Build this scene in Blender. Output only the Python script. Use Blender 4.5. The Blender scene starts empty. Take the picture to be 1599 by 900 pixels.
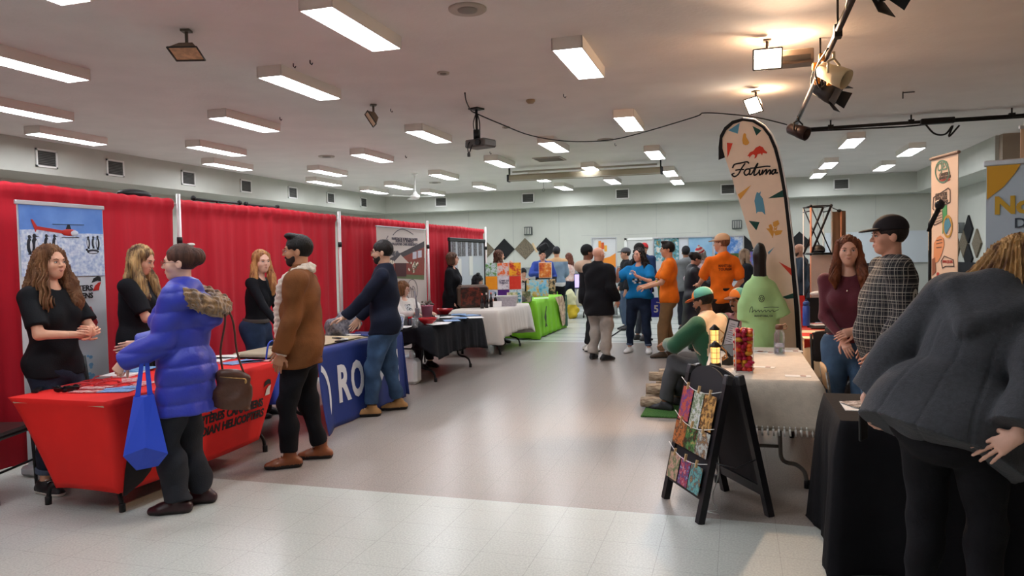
import bpy, math, random
import numpy as np
from mathutils import Vector, Matrix
random.seed(7); np.random.seed(7)
PI=math.pi
C=bpy.context.scene.collection
scn=bpy.context.scene
# ---------------- camera, exposure ----------------
F=1154.;CX,CY=799.5,450.
def nrm(v): v=np.array(v,float); return v/np.linalg.norm(v)
Yc=nrm((350.5,53,F)); Xc=nrm((3799.5,29,-F)); Xc=nrm(Xc-Yc*Xc.dot(Yc)); Zc=-np.cross(Xc,Yc)
RW=np.array([Xc,Yc,Zc]); EYE=np.array([0,0,1.56])
cd=bpy.data.cameras.new('camera'); cam=bpy.data.objects.new('camera',cd); C.objects.link(cam)
cd.sensor_width=36; cd.lens=36*F/1599; cd.clip_end=100; cd.clip_start=.05
m=Matrix.Identity(4)
for i,c in enumerate((RW@[1,0,0],RW@[0,1,0],-(RW@[0,0,1]))):
    for j in range(3): m[j][i]=c[j]
m[0][3],m[1][3],m[2][3]=EYE
cam.matrix_world=m; scn.camera=cam
scn.view_settings.view_transform='Standard'; scn.view_settings.look='None'
scn.view_settings.exposure=0.42; scn.view_settings.gamma=1; scn.view_settings.use_curve_mapping=False
LAMP_STRENGTH=23.0; FLOOD_STRENGTH=25.0
w=bpy.data.worlds.new('world'); scn.world=w; w.use_nodes=True
w.node_tree.nodes['Background'].inputs[0].default_value=(.75,.8,.85,1); w.node_tree.nodes['Background'].inputs[1].default_value=.5
# real-world points found once from the room's measured planes
def ray(u,v): return RW@np.array([(u-CX)/F,-(v-CY)/F,1.])
def atz(u,v,z=0.): r=ray(u,v); return EYE+r*((z-EYE[2])/r[2])
def atx(u,v,x): r=ray(u,v); return EYE+r*(x/r[0])
def aty(u,v,y): r=ray(u,v); return EYE+r*(y/r[1])
def depth(p): return float((RW.T@(np.array(p,float)-EYE))[2])
# ---------------- materials ----------------
def lin(c):
    if isinstance(c,str): c=[int(c[i:i+2],16)/255 for i in (0,2,4)]
    return tuple(((x/12.92) if x<=.04045 else ((x+.055)/1.055)**2.4) for x in c)+(1,)
MATS={}
def mat(name,col,rough=.6,met=0.,spec=.5,noise=0.,nscale=8.,bump=0.,bscale=60.,emit=0.,alpha=1.,trans=0.,col2=None,stretch=(1,1,1),coat=0.,fuzz=0.,ior=1.45):
    if name in MATS: return MATS[name]
    mt=bpy.data.materials.new(name); mt.use_nodes=True; nt=mt.node_tree; b=nt.nodes['Principled BSDF']
    L=nt.links.new
    b.inputs['Base Color'].default_value=lin(col); b.inputs['Roughness'].default_value=rough
    b.inputs['Metallic'].default_value=met; b.inputs['Specular IOR Level'].default_value=spec
    b.inputs['Coat Weight'].default_value=coat; b.inputs['Sheen Weight'].default_value=fuzz; b.inputs['IOR'].default_value=ior
    b.inputs['Transmission Weight'].default_value=trans; b.inputs['Alpha'].default_value=alpha
    tc=nt.nodes.new('ShaderNodeTexCoord'); mp=nt.nodes.new('ShaderNodeMapping'); L(tc.outputs['Object'],mp.inputs[0]); mp.inputs['Scale'].default_value=stretch
    if noise or col2:
        n=nt.nodes.new('ShaderNodeTexNoise'); n.inputs['Scale'].default_value=nscale; n.inputs['Detail'].default_value=4; L(mp.outputs[0],n.inputs[0])
        mx=nt.nodes.new('ShaderNodeMix'); mx.data_type='RGBA'
        c1=lin(col)
        if col2: a,d=c1,lin(col2)
        else: a=tuple(x*(1-noise) for x in c1[:3])+(1,); d=tuple(min(1,x*(1+noise)) for x in c1[:3])+(1,)
        mx.inputs[6].default_value=a; mx.inputs[7].default_value=d
        cr=nt.nodes.new('ShaderNodeMapRange'); cr.inputs[1].default_value=.35; cr.inputs[2].default_value=.65
        L(n.outputs[0],cr.inputs[0]); L(cr.outputs[0],mx.inputs[0]); L(mx.outputs[2],b.inputs['Base Color'])
    if bump:
        n2=nt.nodes.new('ShaderNodeTexNoise'); n2.inputs['Scale'].default_value=bscale; n2.inputs['Detail'].default_value=3; L(mp.outputs[0],n2.inputs[0])
        bp=nt.nodes.new('ShaderNodeBump'); bp.inputs['Strength'].default_value=bump; bp.inputs['Distance'].default_value=.01
        L(n2.outputs[0],bp.inputs['Height']); L(bp.outputs[0],b.inputs['Normal'])
    if emit:
        b.inputs['Emission Color'].default_value=lin(col); b.inputs['Emission Strength'].default_value=emit
    MATS[name]=mt; return mt
def picmat(name,cols,scale=9.,seed=0.,kind='n'):
    """printed picture: patches of the picture's colours"""
    if name in MATS: return MATS[name]
    mt=bpy.data.materials.new(name); mt.use_nodes=True; nt=mt.node_tree; b=nt.nodes['Principled BSDF']; L=nt.links.new
    tc=nt.nodes.new('ShaderNodeTexCoord'); mp=nt.nodes.new('ShaderNodeMapping'); L(tc.outputs['Object'],mp.inputs[0]); mp.inputs['Location'].default_value=(seed*3.1,seed*1.7,seed)
    n=nt.nodes.new('ShaderNodeTexNoise'); n.inputs['Scale'].default_value=scale; n.inputs['Detail'].default_value=5; n.inputs['Roughness'].default_value=.7; L(mp.outputs[0],n.inputs[0])
    r=nt.nodes.new('ShaderNodeValToRGB'); r.color_ramp.interpolation='LINEAR'
    k=len(cols); e=r.color_ramp.elements
    while len(e)<k: e.new(.5)
    for i,c in enumerate(cols): e[i].position=.3+.4*i/(k-1); e[i].color=lin(c)
    L(n.outputs[0],r.inputs[0]); L(r.outputs[0],b.inputs['Base Color']); b.inputs['Roughness'].default_value=.35
    MATS[name]=mt; return mt
# ---------------- objects ----------------
def tag(o,label=None,cat=None,group=None,kind=None):
    if label: o['label']=label
    if cat: o['category']=cat
    if group: o['group']=group
    if kind: o['kind']=kind
    return o
def thing(name,label,cat,loc=(0,0,0),rz=0.,group=None):
    o=bpy.data.objects.new(name,None); C.objects.link(o); o.empty_display_size=.1
    o.location=[float(x) for x in loc]; o.rotation_euler=(0,0,rz); return tag(o,label,cat,group)
def rotz(a): c,s=math.cos(a),math.sin(a); return np.array([[c,-s,0],[s,c,0],[0,0,1.]])
def rotx(a): c,s=math.cos(a),math.sin(a); return np.array([[1,0,0],[0,c,-s],[0,s,c]])
def roty(a): c,s=math.cos(a),math.sin(a); return np.array([[c,0,s],[0,1,0],[-s,0,c]])
def perp(d):
    d=nrm(d); a=np.array([0,0,1.]) if abs(d[2])<.9 else np.array([1.,0,0]); s=nrm(np.cross(d,a)); return s,np.cross(s,d)
class MB:
    def __init__(s): s.v=[];s.f=[];s.m=[];s.sm=[]
    def add(s,v,f,mi=0,smooth=False):
        o=len(s.v); s.v+= [tuple(float(c) for c in x) for x in v]; s.f+=[tuple(i+o for i in q) for q in f]; s.m+=[mi]*len(f); s.sm+=[smooth]*len(f); return s
    def box(s,c,sz,R=None,mi=0):
        c=np.array(c,float); h=np.array(sz,float)/2
        P=[np.array([x,y,z])*h for z in(-1,1) for y in(-1,1) for x in(-1,1)]
        if R is not None: P=[R@p for p in P]
        return s.add([p+c for p in P],[(0,2,3,1),(4,5,7,6),(0,1,5,4),(2,6,7,3),(0,4,6,2),(1,3,7,5)],mi)
    def rbox(s,c,sz,r=.01,R=None,mi=0):
        """box with chamfered edges"""
        c=np.array(c,float); h=np.array(sz,float)/2; r=min(r,*(h*.9)); v=[];idx={}
        for sx in(-1,1):
            for sy in(-1,1):
                for sz_ in(-1,1):
                    S=np.array([sx,sy,sz_])
                    for ax in range(3):
                        p=S*(h-r); p[ax]=S[ax]*h[ax]; idx[(sx,sy,sz_,ax)]=len(v); v.append(p)
        f=[]
        def q(*k): f.append([idx[x] for x in k])
        for ax in range(3):
            a,b=[i for i in range(3) if i!=ax]
            for sg in(-1,1):
                k=[]
                for (p,r_) in ((-1,-1),(1,-1),(1,1),(-1,1)):
                    S=[0,0,0];S[ax]=sg;S[a]=p;S[b]=r_;k.append((S[0],S[1],S[2],ax))
                q(*k)
            for p in(-1,1):
                for r_ in(-1,1):
                    S=[0,0,0];S[a]=p;S[b]=r_;A=S[:];B=S[:];A[ax]=-1;B[ax]=1
                    q((*A,a),(*B,a),(*B,b),(*A,b))
        for sx in(-1,1):
            for sy in(-1,1):
                for z in(-1,1): q((sx,sy,z,0),(sx,sy,z,1),(sx,sy,z,2))
        V=[(R@p if R is not None else p)+c for p in v]
        # orient outwards
        F2=[]
        for fc in f:
            P=[V[i] for i in fc]; nn=np.cross(P[1]-P[0],P[2]-P[0]); 
            if nn.dot(sum(P)/len(P)-c)<0: fc=fc[::-1]
            F2.append(tuple(fc))
        return s.add(V,F2,mi)
    def tube(s,pts,r,n=10,mi=0,cap=True):
        pts=[np.array(p,float) for p in pts]; R=[r]*len(pts) if np.isscalar(r) else r
        v=[];f=[];pu=None
        for i,p in enumerate(pts):
            d=nrm(pts[min(i+1,len(pts)-1)]-pts[max(i-1,0)])
            if pu is None: a,b=perp(d)
            else:
                a=pu-d*pu.dot(d); a=nrm(a) if np.linalg.norm(a)>1e-6 else perp(d)[0]; b=np.cross(a,d)
            pu=a
            for k in range(n):
                t=2*PI*k/n; v.append(p+(a*math.cos(t)+b*math.sin(t))*R[i])
        for i in range(len(pts)-1):
            for k in range(n): a0=i*n+k;a1=i*n+(k+1)%n; f.append((a0,a0+n,a1+n,a1))
        s.add(v,f,mi,True)
        if cap:
            N=len(pts); o=len(s.v)-len(v)
            s.f+= [tuple(o+k for k in range(n)),tuple(o+(N-1)*n+k for k in range(n))[::-1]]; s.m+=[mi]*2; s.sm+=[False]*2
        return s
    def lathe(s,prof,n=20,c=(0,0,0),R=None,mi=0,close=True):
        c=np.array(c,float); v=[];f=[]
        for (r,z) in prof:
            for k in range(n):
                t=2*PI*k/n; p=np.array([r*math.cos(t),r*math.sin(t),z]); v.append((R@p if R is not None else p)+c)
        for i in range(len(prof)-1):
            for k in range(n): a0=i*n+k;a1=i*n+(k+1)%n; f.append((a0,a1,a1+n,a0+n))
        if close: f.append(tuple(range(n))[::-1]); f.append(tuple((len(prof)-1)*n+k for k in range(n)))
        return s.add(v,f,mi,True)
    def ell(s,c,r,R=None,n=12,mi=0):
        prof=[(math.cos(a),math.sin(a)) for a in np.linspace(-PI/2+.02,PI/2-.02,n//2+2)]
        v=[];f=[];c=np.array(c,float);r=np.array(r,float)
        for (q,z) in prof:
            for k in range(n):
                t=2*PI*k/n; p=np.array([q*math.cos(t),q*math.sin(t),z])*r; v.append((R@p if R is not None else p)+c)
        for i in range(len(prof)-1):
            for k in range(n): a0=i*n+k;a1=i*n+(k+1)%n; f.append((a0,a1,a1+n,a0+n))
        f.append(tuple(range(n))[::-1]); f.append(tuple((len(prof)-1)*n+k for k in range(n)))
        return s.add(v,f,mi,True)
    def prism(s,poly,o,ax,ay,th,mi=0):
        """extruded polygon: 2D poly mapped with origin o, axes ax, ay; thickness th along ax x ay"""
        o=np.array(o,float);ax=np.array(ax,float);ay=np.array(ay,float);nz=nrm(np.cross(ax,ay))
        A=sum(poly[i][0]*poly[(i+1)%len(poly)][1]-poly[(i+1)%len(poly)][0]*poly[i][1] for i in range(len(poly)))
        if A<0: poly=poly[::-1]
        k=len(poly); v=[o+ax*p[0]+ay*p[1] for p in poly]; v+=[p+nz*th for p in v]
        f=[tuple(range(k))[::-1],tuple(range(k,2*k))]+[(i,(i+1)%k,(i+1)%k+k,i+k) for i in range(k)]
        return s.add(v,f,mi)
    def build(s,name,mats,parent=None,bevel=0.):
        me=bpy.data.meshes.new(name); me.from_pydata(s.v,[],s.f)
        if not isinstance(mats,(list,tuple)): mats=[mats]
        for x in mats: me.materials.append(x)
        me.polygons.foreach_set('material_index',s.m); me.polygons.foreach_set('use_smooth',s.sm); me.update()
        o=bpy.data.objects.new(name,me); C.objects.link(o)
        if parent is not None: o.parent=parent
        if bevel:
            b=o.modifiers.new('bevel','BEVEL'); b.width=bevel; b.segments=2; b.limit_method='ANGLE'
        return o
def struct(name,mb,m_): return tag(mb.build(name,m_),kind='structure')
def dup(root,loc=None,rz=None,label=None,group=None):
    def cp(o,par):
        c=o.copy(); C.objects.link(c)
        if par is not None: c.parent=par
        for ch in list(o.children): cp(ch,c)
        return c
    r=cp(root,None)
    if loc is not None: r.location=loc
    if rz is not None: r.rotation_euler=(0,0,rz)
    if label: r['label']=label
    if group: r['group']=group
    return r
def text(s,size,m_,parent,o,ax,ay,th=.002,name='lettering',align='LEFT',bold=0.,shear=0.,width=None):
    cu=bpy.data.curves.new('t','FONT'); cu.body=s; cu.size=size; cu.align_x=align; cu.offset=bold; cu.shear=shear; cu.extrude=th/2; cu.resolution_u=3
    ob=bpy.data.objects.new('t',cu); C.objects.link(ob); dg=bpy.context.evaluated_depsgraph_get()
    me=bpy.data.meshes.new_from_object(ob.evaluated_get(dg)); bpy.data.objects.remove(ob); me.name=name
    ax=nrm(ax);ay=nrm(ay);nz=np.cross(ax,ay); o=np.array(o,float)
    co=np.zeros(len(me.vertices)*3); me.vertices.foreach_get('co',co); co=co.reshape(-1,3)
    if width and len(co): co[:,0]*=width/(np.ptp(co[:,0])+1e-9)
    co=o+co[:,:1]*ax+co[:,1:2]*ay+co[:,2:]*nz; me.vertices.foreach_set('co',co.ravel())
    me.materials.clear(); me.materials.append(m_); me.update()
    x=bpy.data.objects.new(name,me); C.objects.link(x)
    if parent is not None: x.parent=parent
    return x
class Board:
    """an upright flat panel standing in the room: local x along it, z up, built in world units"""
    def __init__(s,p0,ang):   # p0: a floor point the panel passes through; ang: direction of the panel on the floor
        s.o=np.array([p0[0],p0[1],0.]); s.ax=np.array([math.cos(ang),math.sin(ang),0]); s.n=np.array([math.sin(ang),-math.cos(ang),0]); s.ang=ang
    def loc(s,u,v):      # where the sight line to a measured point meets the panel -> local (s,z)
        r=ray(u,v); t=(s.o-EYE).dot(s.n)/r.dot(s.n); p=EYE+r*t; return ((p-s.o).dot(s.ax),p[2])
    # local frame of the parent empty: x along the panel, -y towards the viewer, z up
def stroke(mb,pts,w,o,ax,ay,th=.002,mi=0):
    """a drawn line as a thin ribbon of width w"""
    pts=[np.array(p,float) for p in pts]
    for a,b in zip(pts[:-1],pts[1:]):
        d=b-a; L=np.linalg.norm(d)
        if L<1e-6: continue
        d/=L; q=np.array([-d[1],d[0]])*w/2; e=d*w*.4
        mb.prism([tuple(a-e-q),tuple(b+e-q),tuple(b+e+q),tuple(a-e+q)],o,ax,ay,th,mi)
def smooth_pts(pts,n=6):
    P=[np.array(p,float) for p in pts]; P=[P[0]]+P+[P[-1]]; out=[]
    for i in range(1,len(P)-2):
        for t in np.linspace(0,1,n,endpoint=False):
            a,b,c,d=P[i-1:i+3]; out.append(.5*((2*b)+(-a+c)*t+(2*a-5*b+4*c-d)*t*t+(-a+3*b-3*c+d)*t**3))
    out.append(P[-2]); return out
# ================= the room =================
CEIL=3.66; XL,XR=-12.0,5.4; Y0,Y1=-4.0,22.6
m_ceil=mat('ceiling_paint','e3dcd8',.9,noise=.03,nscale=2,bump=.25,bscale=25)
m_wall=mat('wall_paint','bec0b7',.8,noise=.02,nscale=3)
m_grey=mat('wainscot_grey','8d9292',.7)
m_line=mat('wall_joint','a9aca6',.8)
m_white=mat('white_paint','e6e6e2',.5)
m_dark=mat('vent_dark','3a3a38',.6)
m_black=mat('black_paint','141416',.5)
# floor: two tile colours laid in bands
def floor_mat():
    mt=bpy.data.materials.new('floor_tiles'); mt.use_nodes=True; nt=mt.node_tree; b=nt.nodes['Principled BSDF']; L=nt.links.new
    N=nt.nodes.new; g=N('ShaderNodeNewGeometry'); sp=N('ShaderNodeSeparateXYZ'); L(g.outputs['Position'],sp.inputs[0])
    def mth(op,a,b_=None,c=None):
        x=N('ShaderNodeMath'); x.operation=op
        for i,v in enumerate((a,b_,c)):
            if v is None: continue
            if isinstance(v,(int,float)): x.inputs[i].default_value=v
            else: L(v,x.inputs[i])
        return x.outputs[0]
    def mix(f,a,b_):
        x=N('ShaderNodeMix'); x.data_type='RGBA'
        for i,v in ((0,f),(6,a),(7,b_)):
            if isinstance(v,tuple): x.inputs[i].default_value=v
            else: L(v,x.inputs[i])
        return x.outputs[2]
    y=sp.outputs[1];x=sp.outputs[0]
    inband=mth('MULTIPLY',mth('GREATER_THAN',y,4.46),mth('LESS_THAN',y,13.28))
    sc=N('ShaderNodeTexNoise'); sc.inputs['Scale'].default_value=90; sc.inputs['Detail'].default_value=3; L(g.outputs['Position'],sc.inputs[0])
    big=N('ShaderNodeTexNoise'); big.inputs['Scale'].default_value=1.3; L(g.outputs['Position'],big.inputs[0])
    mr=N('ShaderNodeMapRange'); mr.inputs[1].default_value=.38; mr.inputs[2].default_value=.62; L(sc.outputs[0],mr.inputs[0])
    pale=mix(mr.outputs[0],lin('b0b4ae'),lin('bfc3bc')); brown=mix(mr.outputs[0],lin('938b85'),lin('a29a93'))
    c=mix(inband,pale,brown)
    # lighter bands beyond, with thin darker lines
    t=mth('FRACT',mth('DIVIDE',y,.305)); gr=mth('LESS_THAN',t,.012); t2=mth('FRACT',mth('DIVIDE',mth('ADD',x,.103),.305)); gr2=mth('LESS_THAN',t2,.012)
    grid=mth('MULTIPLY',mth('MAXIMUM',gr,gr2),.30); c=mix(grid,c,lin('6d6a66'))
    far=mth('GREATER_THAN',y,13.28); s1=mth('LESS_THAN',mth('FRACT',mth('DIVIDE',y,1.22)),.16); c=mix(mth('MULTIPLY',mth('MULTIPLY',far,s1),.45),c,lin('7d8284'))
    bn=mth('MULTIPLY',far,mth('LESS_THAN',mth('ABSOLUTE',mth('SUBTRACT',y,14.1)),.06)); c=mix(mth('MULTIPLY',bn,.6),c,lin('6d7274'))
    
    L(c,b.inputs['Base Color'])
    rr=N('ShaderNodeMapRange'); rr.inputs[3].default_value=.2; rr.inputs[4].default_value=.36; L(big.outputs[0],rr.inputs[0]); b.inputs['Roughness'].default_value=.27
    bp=N('ShaderNodeBump'); bp.inputs['Strength'].default_value=.02; bp.inputs['Distance'].default_value=.01
    n3=N('ShaderNodeTexNoise'); n3.inputs['Scale'].default_value=60; L(g.outputs['Position'],n3.inputs[0]); L(n3.outputs[0],bp.inputs['Height']); L(bp.outputs[0],b.inputs['Normal'])
    b.inputs['Specular IOR Level'].default_value=.45
    return mt
struct('floor',MB().box(((XL+XR)/2,(Y0+Y1)/2,-.05),(XR-XL+.4,Y1-Y0+.4,.1)),floor_mat())
struct('ceiling',MB().box(((XL+XR)/2,(Y0+Y1)/2,CEIL+.05),(XR-XL+.4,Y1-Y0+.4,.1)),m_ceil)
wb=MB().box(((XL+XR)/2,Y1+.05,CEIL/2),(XR-XL+.2,.1,CEIL))
for i in range(12): wb.box((XL+.7+i*1.5,Y1-.002,2.2),(.012,.006,2.0),mi=1)
for (a,b_) in ((-3.2,-1.0),(-4.6,-3.4),(-10,-8)): wb.box(((a+b_)/2,Y1-.002,2.22),(b_-a,.006,.012),mi=1)
struct('wall_back',wb,[m_wall,m_line])
struct('wall_left',MB().box((XL-.05,(Y0+Y1)/2,CEIL/2),(.1,Y1-Y0+.2,CEIL)),m_wall)
struct('wall_right',MB().box((XR+.05,(Y0+Y1)/2,CEIL/2),(.1,Y1-Y0+.2,CEIL)),m_wall)
struct('wall_front',MB().box(((XL+XR)/2,Y0-.05,CEIL/2),(XR-XL+.2,.1,CEIL)),m_wall)
# soffits
SB=3.11
struct('trim_soffit_left',MB().box(((XL-10.96)/2,(Y0+Y1)/2,(SB+CEIL)/2),(-10.96-XL,Y1-Y0,CEIL-SB)),m_wall)
struct('trim_soffit_back',MB().box(((4.6-10.96)/2,22.3,(SB+CEIL)/2),(4.6+10.96,.6,CEIL-SB)),m_wall)
struct('trim_soffit_right',MB().box(((XR+4.6)/2,19.2,(SB+CEIL)/2),(XR-4.6,6.8,CEIL-SB)),m_wall)
struct('trim_beige_panel',MB().box(((XR+4.66)/2,15.7,3.3),(XR-4.66,.2,.72)),mat('beige_panel','a39383',.7))
struct('trim_wainscot_back',MB().box(((XL+2.3)/2,22.56,.62),(2.3-XL,.06,1.24)).box(((XL+2.3)/2,22.545,1.25),(2.3-XL,.1,.03)),m_grey)
struct('trim_wainscot_side',MB().box(((XL+2.3)/2+5.9,22.55,.62),(3.1+2,.05,1.24)),mat('black_skirt','191a1e',.8)).location=(1.0,0,0)
struct('trim_black_skirt_right',MB().box((XR-.03,19,.62),(.06,7.,1.26)),mat('black_skirt','191a1e',.8))
struct('trim_whiteboard_panel',MB().box((3.9,22.56,1.66),(3.0,.05,.84)).box((3.9,22.54,2.09),(3.02,.04,.03)),mat('panel_pale','c6cdd2',.5))
struct('door_1',MB().box((-2.75,22.55,1.02),(.86,.06,2.04)).box((-3.22,22.54,1.05),(.07,.1,2.12),mi=1).box((-2.28,22.54,1.05),(.07,.1,2.12),mi=1).box((-2.75,22.54,2.08),(1.0,.1,.07),mi=1),[mat('door_paint','c4c5c3',.5),m_white])
# grilles on the soffits
def grille(loc,rz,label):
    t=thing('air_vent',label,'vent',loc,rz,'square air vents along the bulkhead')
    f=MB()
    for (x,z,a,b) in ((0,.135,.40,.03),(0,-.135,.40,.03),(-.185,0,.03,.3),(.185,0,.03,.3)): f.box((x,-.012,z),(a,.024,b))
    f.build('vent_frame',m_white,t)
    g=MB().box((0,-.003,0),(.35,.006,.25))
    g.build('backing',m_dark,t)
    s=MB()
    for k in range(9): s.box((0,-.012,-.11+k*.0275),(.345,.014,.006),R=rotx(.6))
    s.build('louvre',mat('louvre_grey','6a6a66',.5),t.children[0])
ord_=['first','second','third','fourth','fifth','sixth','seventh']
for i,y in enumerate((9.58,11.0,12.9,14.8,16.7,18.57,20.5)):
    # faces +x
    grille((-10.958,y,3.37),PI/2,'dark air vent in the left bulkhead above the red curtains, %s from the near end'%ord_[i])
for i,x in enumerate((-9.0,-6.12,-3.22,-.22,2.75)):
    grille((x,21.998,3.41),0,'dark air vent in the far end bulkhead, %s counting from the left corner'%ord_[i])
# ---------------- ceiling lights ----------------
m_diff=mat('lamp_diffuser','f4f8ff',.5,emit=LAMP_STRENGTH)
m_case=mat('lamp_case','ece5dd',.6)
def lamp0():
    t=thing('ceiling_light','x','ceiling light')
    h=MB()
    for (x,y,a,b) in ((-.145,0,.012,1.24),(.145,0,.012,1.24),(0,-.614,.30,.012),(0,.614,.30,.012)): h.box((x,y,-.058),(a,b,.116))
    h.box((0,0,-.004),(.29,1.23,.008)); h.build('housing',m_case,t)
    MB().box((0,0,-.108),(.277,1.214,.008)).build('diffuser',m_diff,t.children[0])
    return t
LA=lamp0(); first=True
cols={'fifth row':( -9.95,[9.1,12.9,16.6,19.3]),'fourth row':(-8.74,[7.7-.35,11.05,14.75,18.4,20.75]),'third row':(-6.72,[5.7,9.13,13.0,16.65,19.65,1.9]),
 'second row':(-4.74,[3.85,7.48,11.15,14.9,18.2,20.9,.2]),'first row':(-3.14,[5.8,13.1,16.85,19.7,2.1]),
 'centre row':(-1.53,[7.6,11.28,14.95,18.45,20.75,.3,3.9]),'right row':(2.03,[14.9,18.45,20.75]),'far right row':(3.38,[16.75,19.6])}
allL=[(n,x,y) for n,(x,ys) in cols.items() for y in ys]
names={'fifth row':'row beside the left bulkhead','fourth row':'second row from the left bulkhead','third row':'third row from the left bulkhead','second row':'fourth row from the left bulkhead','first row':'row left of the projector','centre row':'row right of the projector','right row':'row beyond the black pipe','far right row':'row nearest the right bulkhead'}
for n,(x,ys) in cols.items():
    for k,y in enumerate(sorted(ys)):
        t=LA if first else dup(LA); first=False
        t.location=(x,y,CEIL)
        t['label']='box ceiling light, %s, %s from near end'%(names[n],ord_[k]); t['group']='fluorescent ceiling lights'; t['category']='ceiling light'
# light from the part of the hall behind the photographer
for (x,y) in ((1.5,-1.5),(3.5,1.5),(2.0,4.6)):
    pass
# ---------------- ceiling fittings ----------------
m_offw=mat('fitting_offwhite','b5aca2',.6)
def speaker(x,y,r,label):
    t=thing('ceiling_speaker',label,'speaker',(x,y,CEIL))
    MB().lathe([(r*.55,0),(r,0),(r,-.012),(r*.94,-.02),(r*.6,-.012),(r*.55,-.012)],28).build('rim',m_offw,t)
    MB().lathe([(r*.1,-.004),(r*.55,-.004),(r*.5,-.022),(r*.1,-.03)],28).build('grille',mat('fitting_grille','8c857e',.6),t)
speaker(-2.14,5.91,.16,'large round ceiling speaker at the top centre near the camera')
speaker(-3.13,7.8,.07,'small round ceiling fitting between speaker and projector')
speaker(-7.76,13.05,.16,'round ceiling speaker above the far end of the red curtains')
speaker(-7.79,18.64,.16,'round ceiling speaker beside the ceiling fan')
speaker(-2.23,13.27,.15,'round ceiling speaker the black cable hangs past')
speaker(-3.5,11.34,.06,'small ceiling fitting just beyond the projector')
t=thing('ceiling_vent','flat rectangular ceiling vent beyond the projector','vent',(-3.78,15.33,CEIL))
MB().box((0,0,-.01),(.6,.6,.02)).build('vent_frame',m_offw,t); s=MB()
for k in range(7): s.box((0,-.24+k*.08,-.024),(.54,.03,.008))
s.build('louvre',mat('fitting_grille','8c857e',.6),t)
t=thing('smoke_detector','small rusty smoke detector on the ceiling right of the projector','smoke detector',(-2.6,9.56,CEIL))
MB().lathe([(.06,0),(.06,-.02),(.04,-.045),(.01,-.05)],18).build('housing',mat('detector','9c8a70',.6),t)
# dead floodlights
def flood(loc,rz,tilt,label,lit=0,s=1.):
    t=thing('floodlight',label,'floodlight',loc,rz)
    R=rotx(tilt)
    def P(v): return R@(np.array(v,float)*s)
    b=MB(); b.tube([(0,0,.16*s),(0,0,.05*s)],.015*s,8); b.box((0,0,.16*s),(.08*s,.08*s,.02*s)); b.build('bracket',mat('flood_bracket','6b6258',.5,met=.4),t)
    v=[P(p) for p in ((-.06,-.04,.04),(.06,-.04,.04),(.06,.04,.04),(-.06,.04,.04),(-.13,-.10,-.05),(.13,-.10,-.05),(.13,.10,-.05),(-.13,.10,-.05))]
    MB().add(v,[(0,3,2,1)[::-1],(0,1,5,4)[::-1],(1,2,6,5)[::-1],(2,3,7,6)[::-1],(3,0,4,7)[::-1]]).build('reflector_housing',mat('flood_case','7a6a58',.5,met=.3),t)
    MB().add([P(p) for p in ((-.122,-.092,-.046),(.122,-.092,-.046),(.122,.092,-.046),(-.122,.092,-.046))],[(0,3,2,1)]).build('lens',mat('flood_lens_lit','fff0d8',.3,emit=FLOOD_STRENGTH) if lit else mat('flood_lens','c79d72',.35,noise=.2,nscale=20),t)
    fr=MB()
    for a,b_ in ((4,5),(5,6),(6,7),(7,4)): fr.tube([v[a],v[b_]],.008*s,6)
    fr.build('rim',mat('flood_rim','3c3630',.5),t)
    return t
flood((-4.69,5.57,3.49),.3,-.35,'unlit square floodlight hanging from the ceiling at upper left')
flood((-4.64,9.03,3.49),2.2,1.0,'unlit floodlight turned sideways on the ceiling left of the projector')
flood((.30,7.66,3.46),0,-1.0,'glowing square floodlight above the feather flag',1)
flood((.25,9.97,3.46),-.9,-1.1,'glowing floodlight turned sideways above the feather flag top',1)
for (x,y,e) in ((.42,7.74,62),(.33,10.05,14)):
    ld=bpy.data.lights.new('flood_lamp','POINT'); ld.energy=e; ld.color=(1,.64,.38); ld.shadow_soft_size=.05
    lo=bpy.data.objects.new('flood_lamp',ld); lo.location=(x,y+.03,3.47+.06); C.objects.link(lo)
for (x,y,e,dv) in ((.30,7.55,260,(.15,-.85,-.75)),(.28,9.85,120,(.5,-.7,-.8))):
    ld=bpy.data.lights.new('flood_beam','SPOT'); ld.energy=e; ld.color=(1,.66,.42); ld.shadow_soft_size=.07; ld.spot_size=2.4; ld.spot_blend=.6
    lo=bpy.data.objects.new('flood_beam',ld); lo.location=(x,y,3.36); lo.rotation_euler=Vector(dv).to_track_quat('-Z','Y').to_euler(); C.objects.link(lo)
# ceiling hooks
for i,(u,v) in enumerate(((458,99),(437,183),(610,170),(633,243),(880,147),(960,224),(765,237),(484,94))):
    p=atz(u,v,CEIL); mb=MB().tube([(0,0,0),(0,0,-.03),(.02,0,-.05),(.03,0,-.03)],.006,6)
    o=mb.build('ceiling_hook',m_black); o.location=p; tag(o,'tiny black hook in the white ceiling','hook','black ceiling hooks')
o=MB().tube([(0,0,0),(0,0,-.09)],.008,6).tube([(0,0,-.012),(.14,0,-.012)],.008,6).build('pipe_bracket',m_black); o.location=(2.12,10.95,CEIL); tag(o,'small black L shaped bracket on the ceiling at right','bracket')
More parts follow.
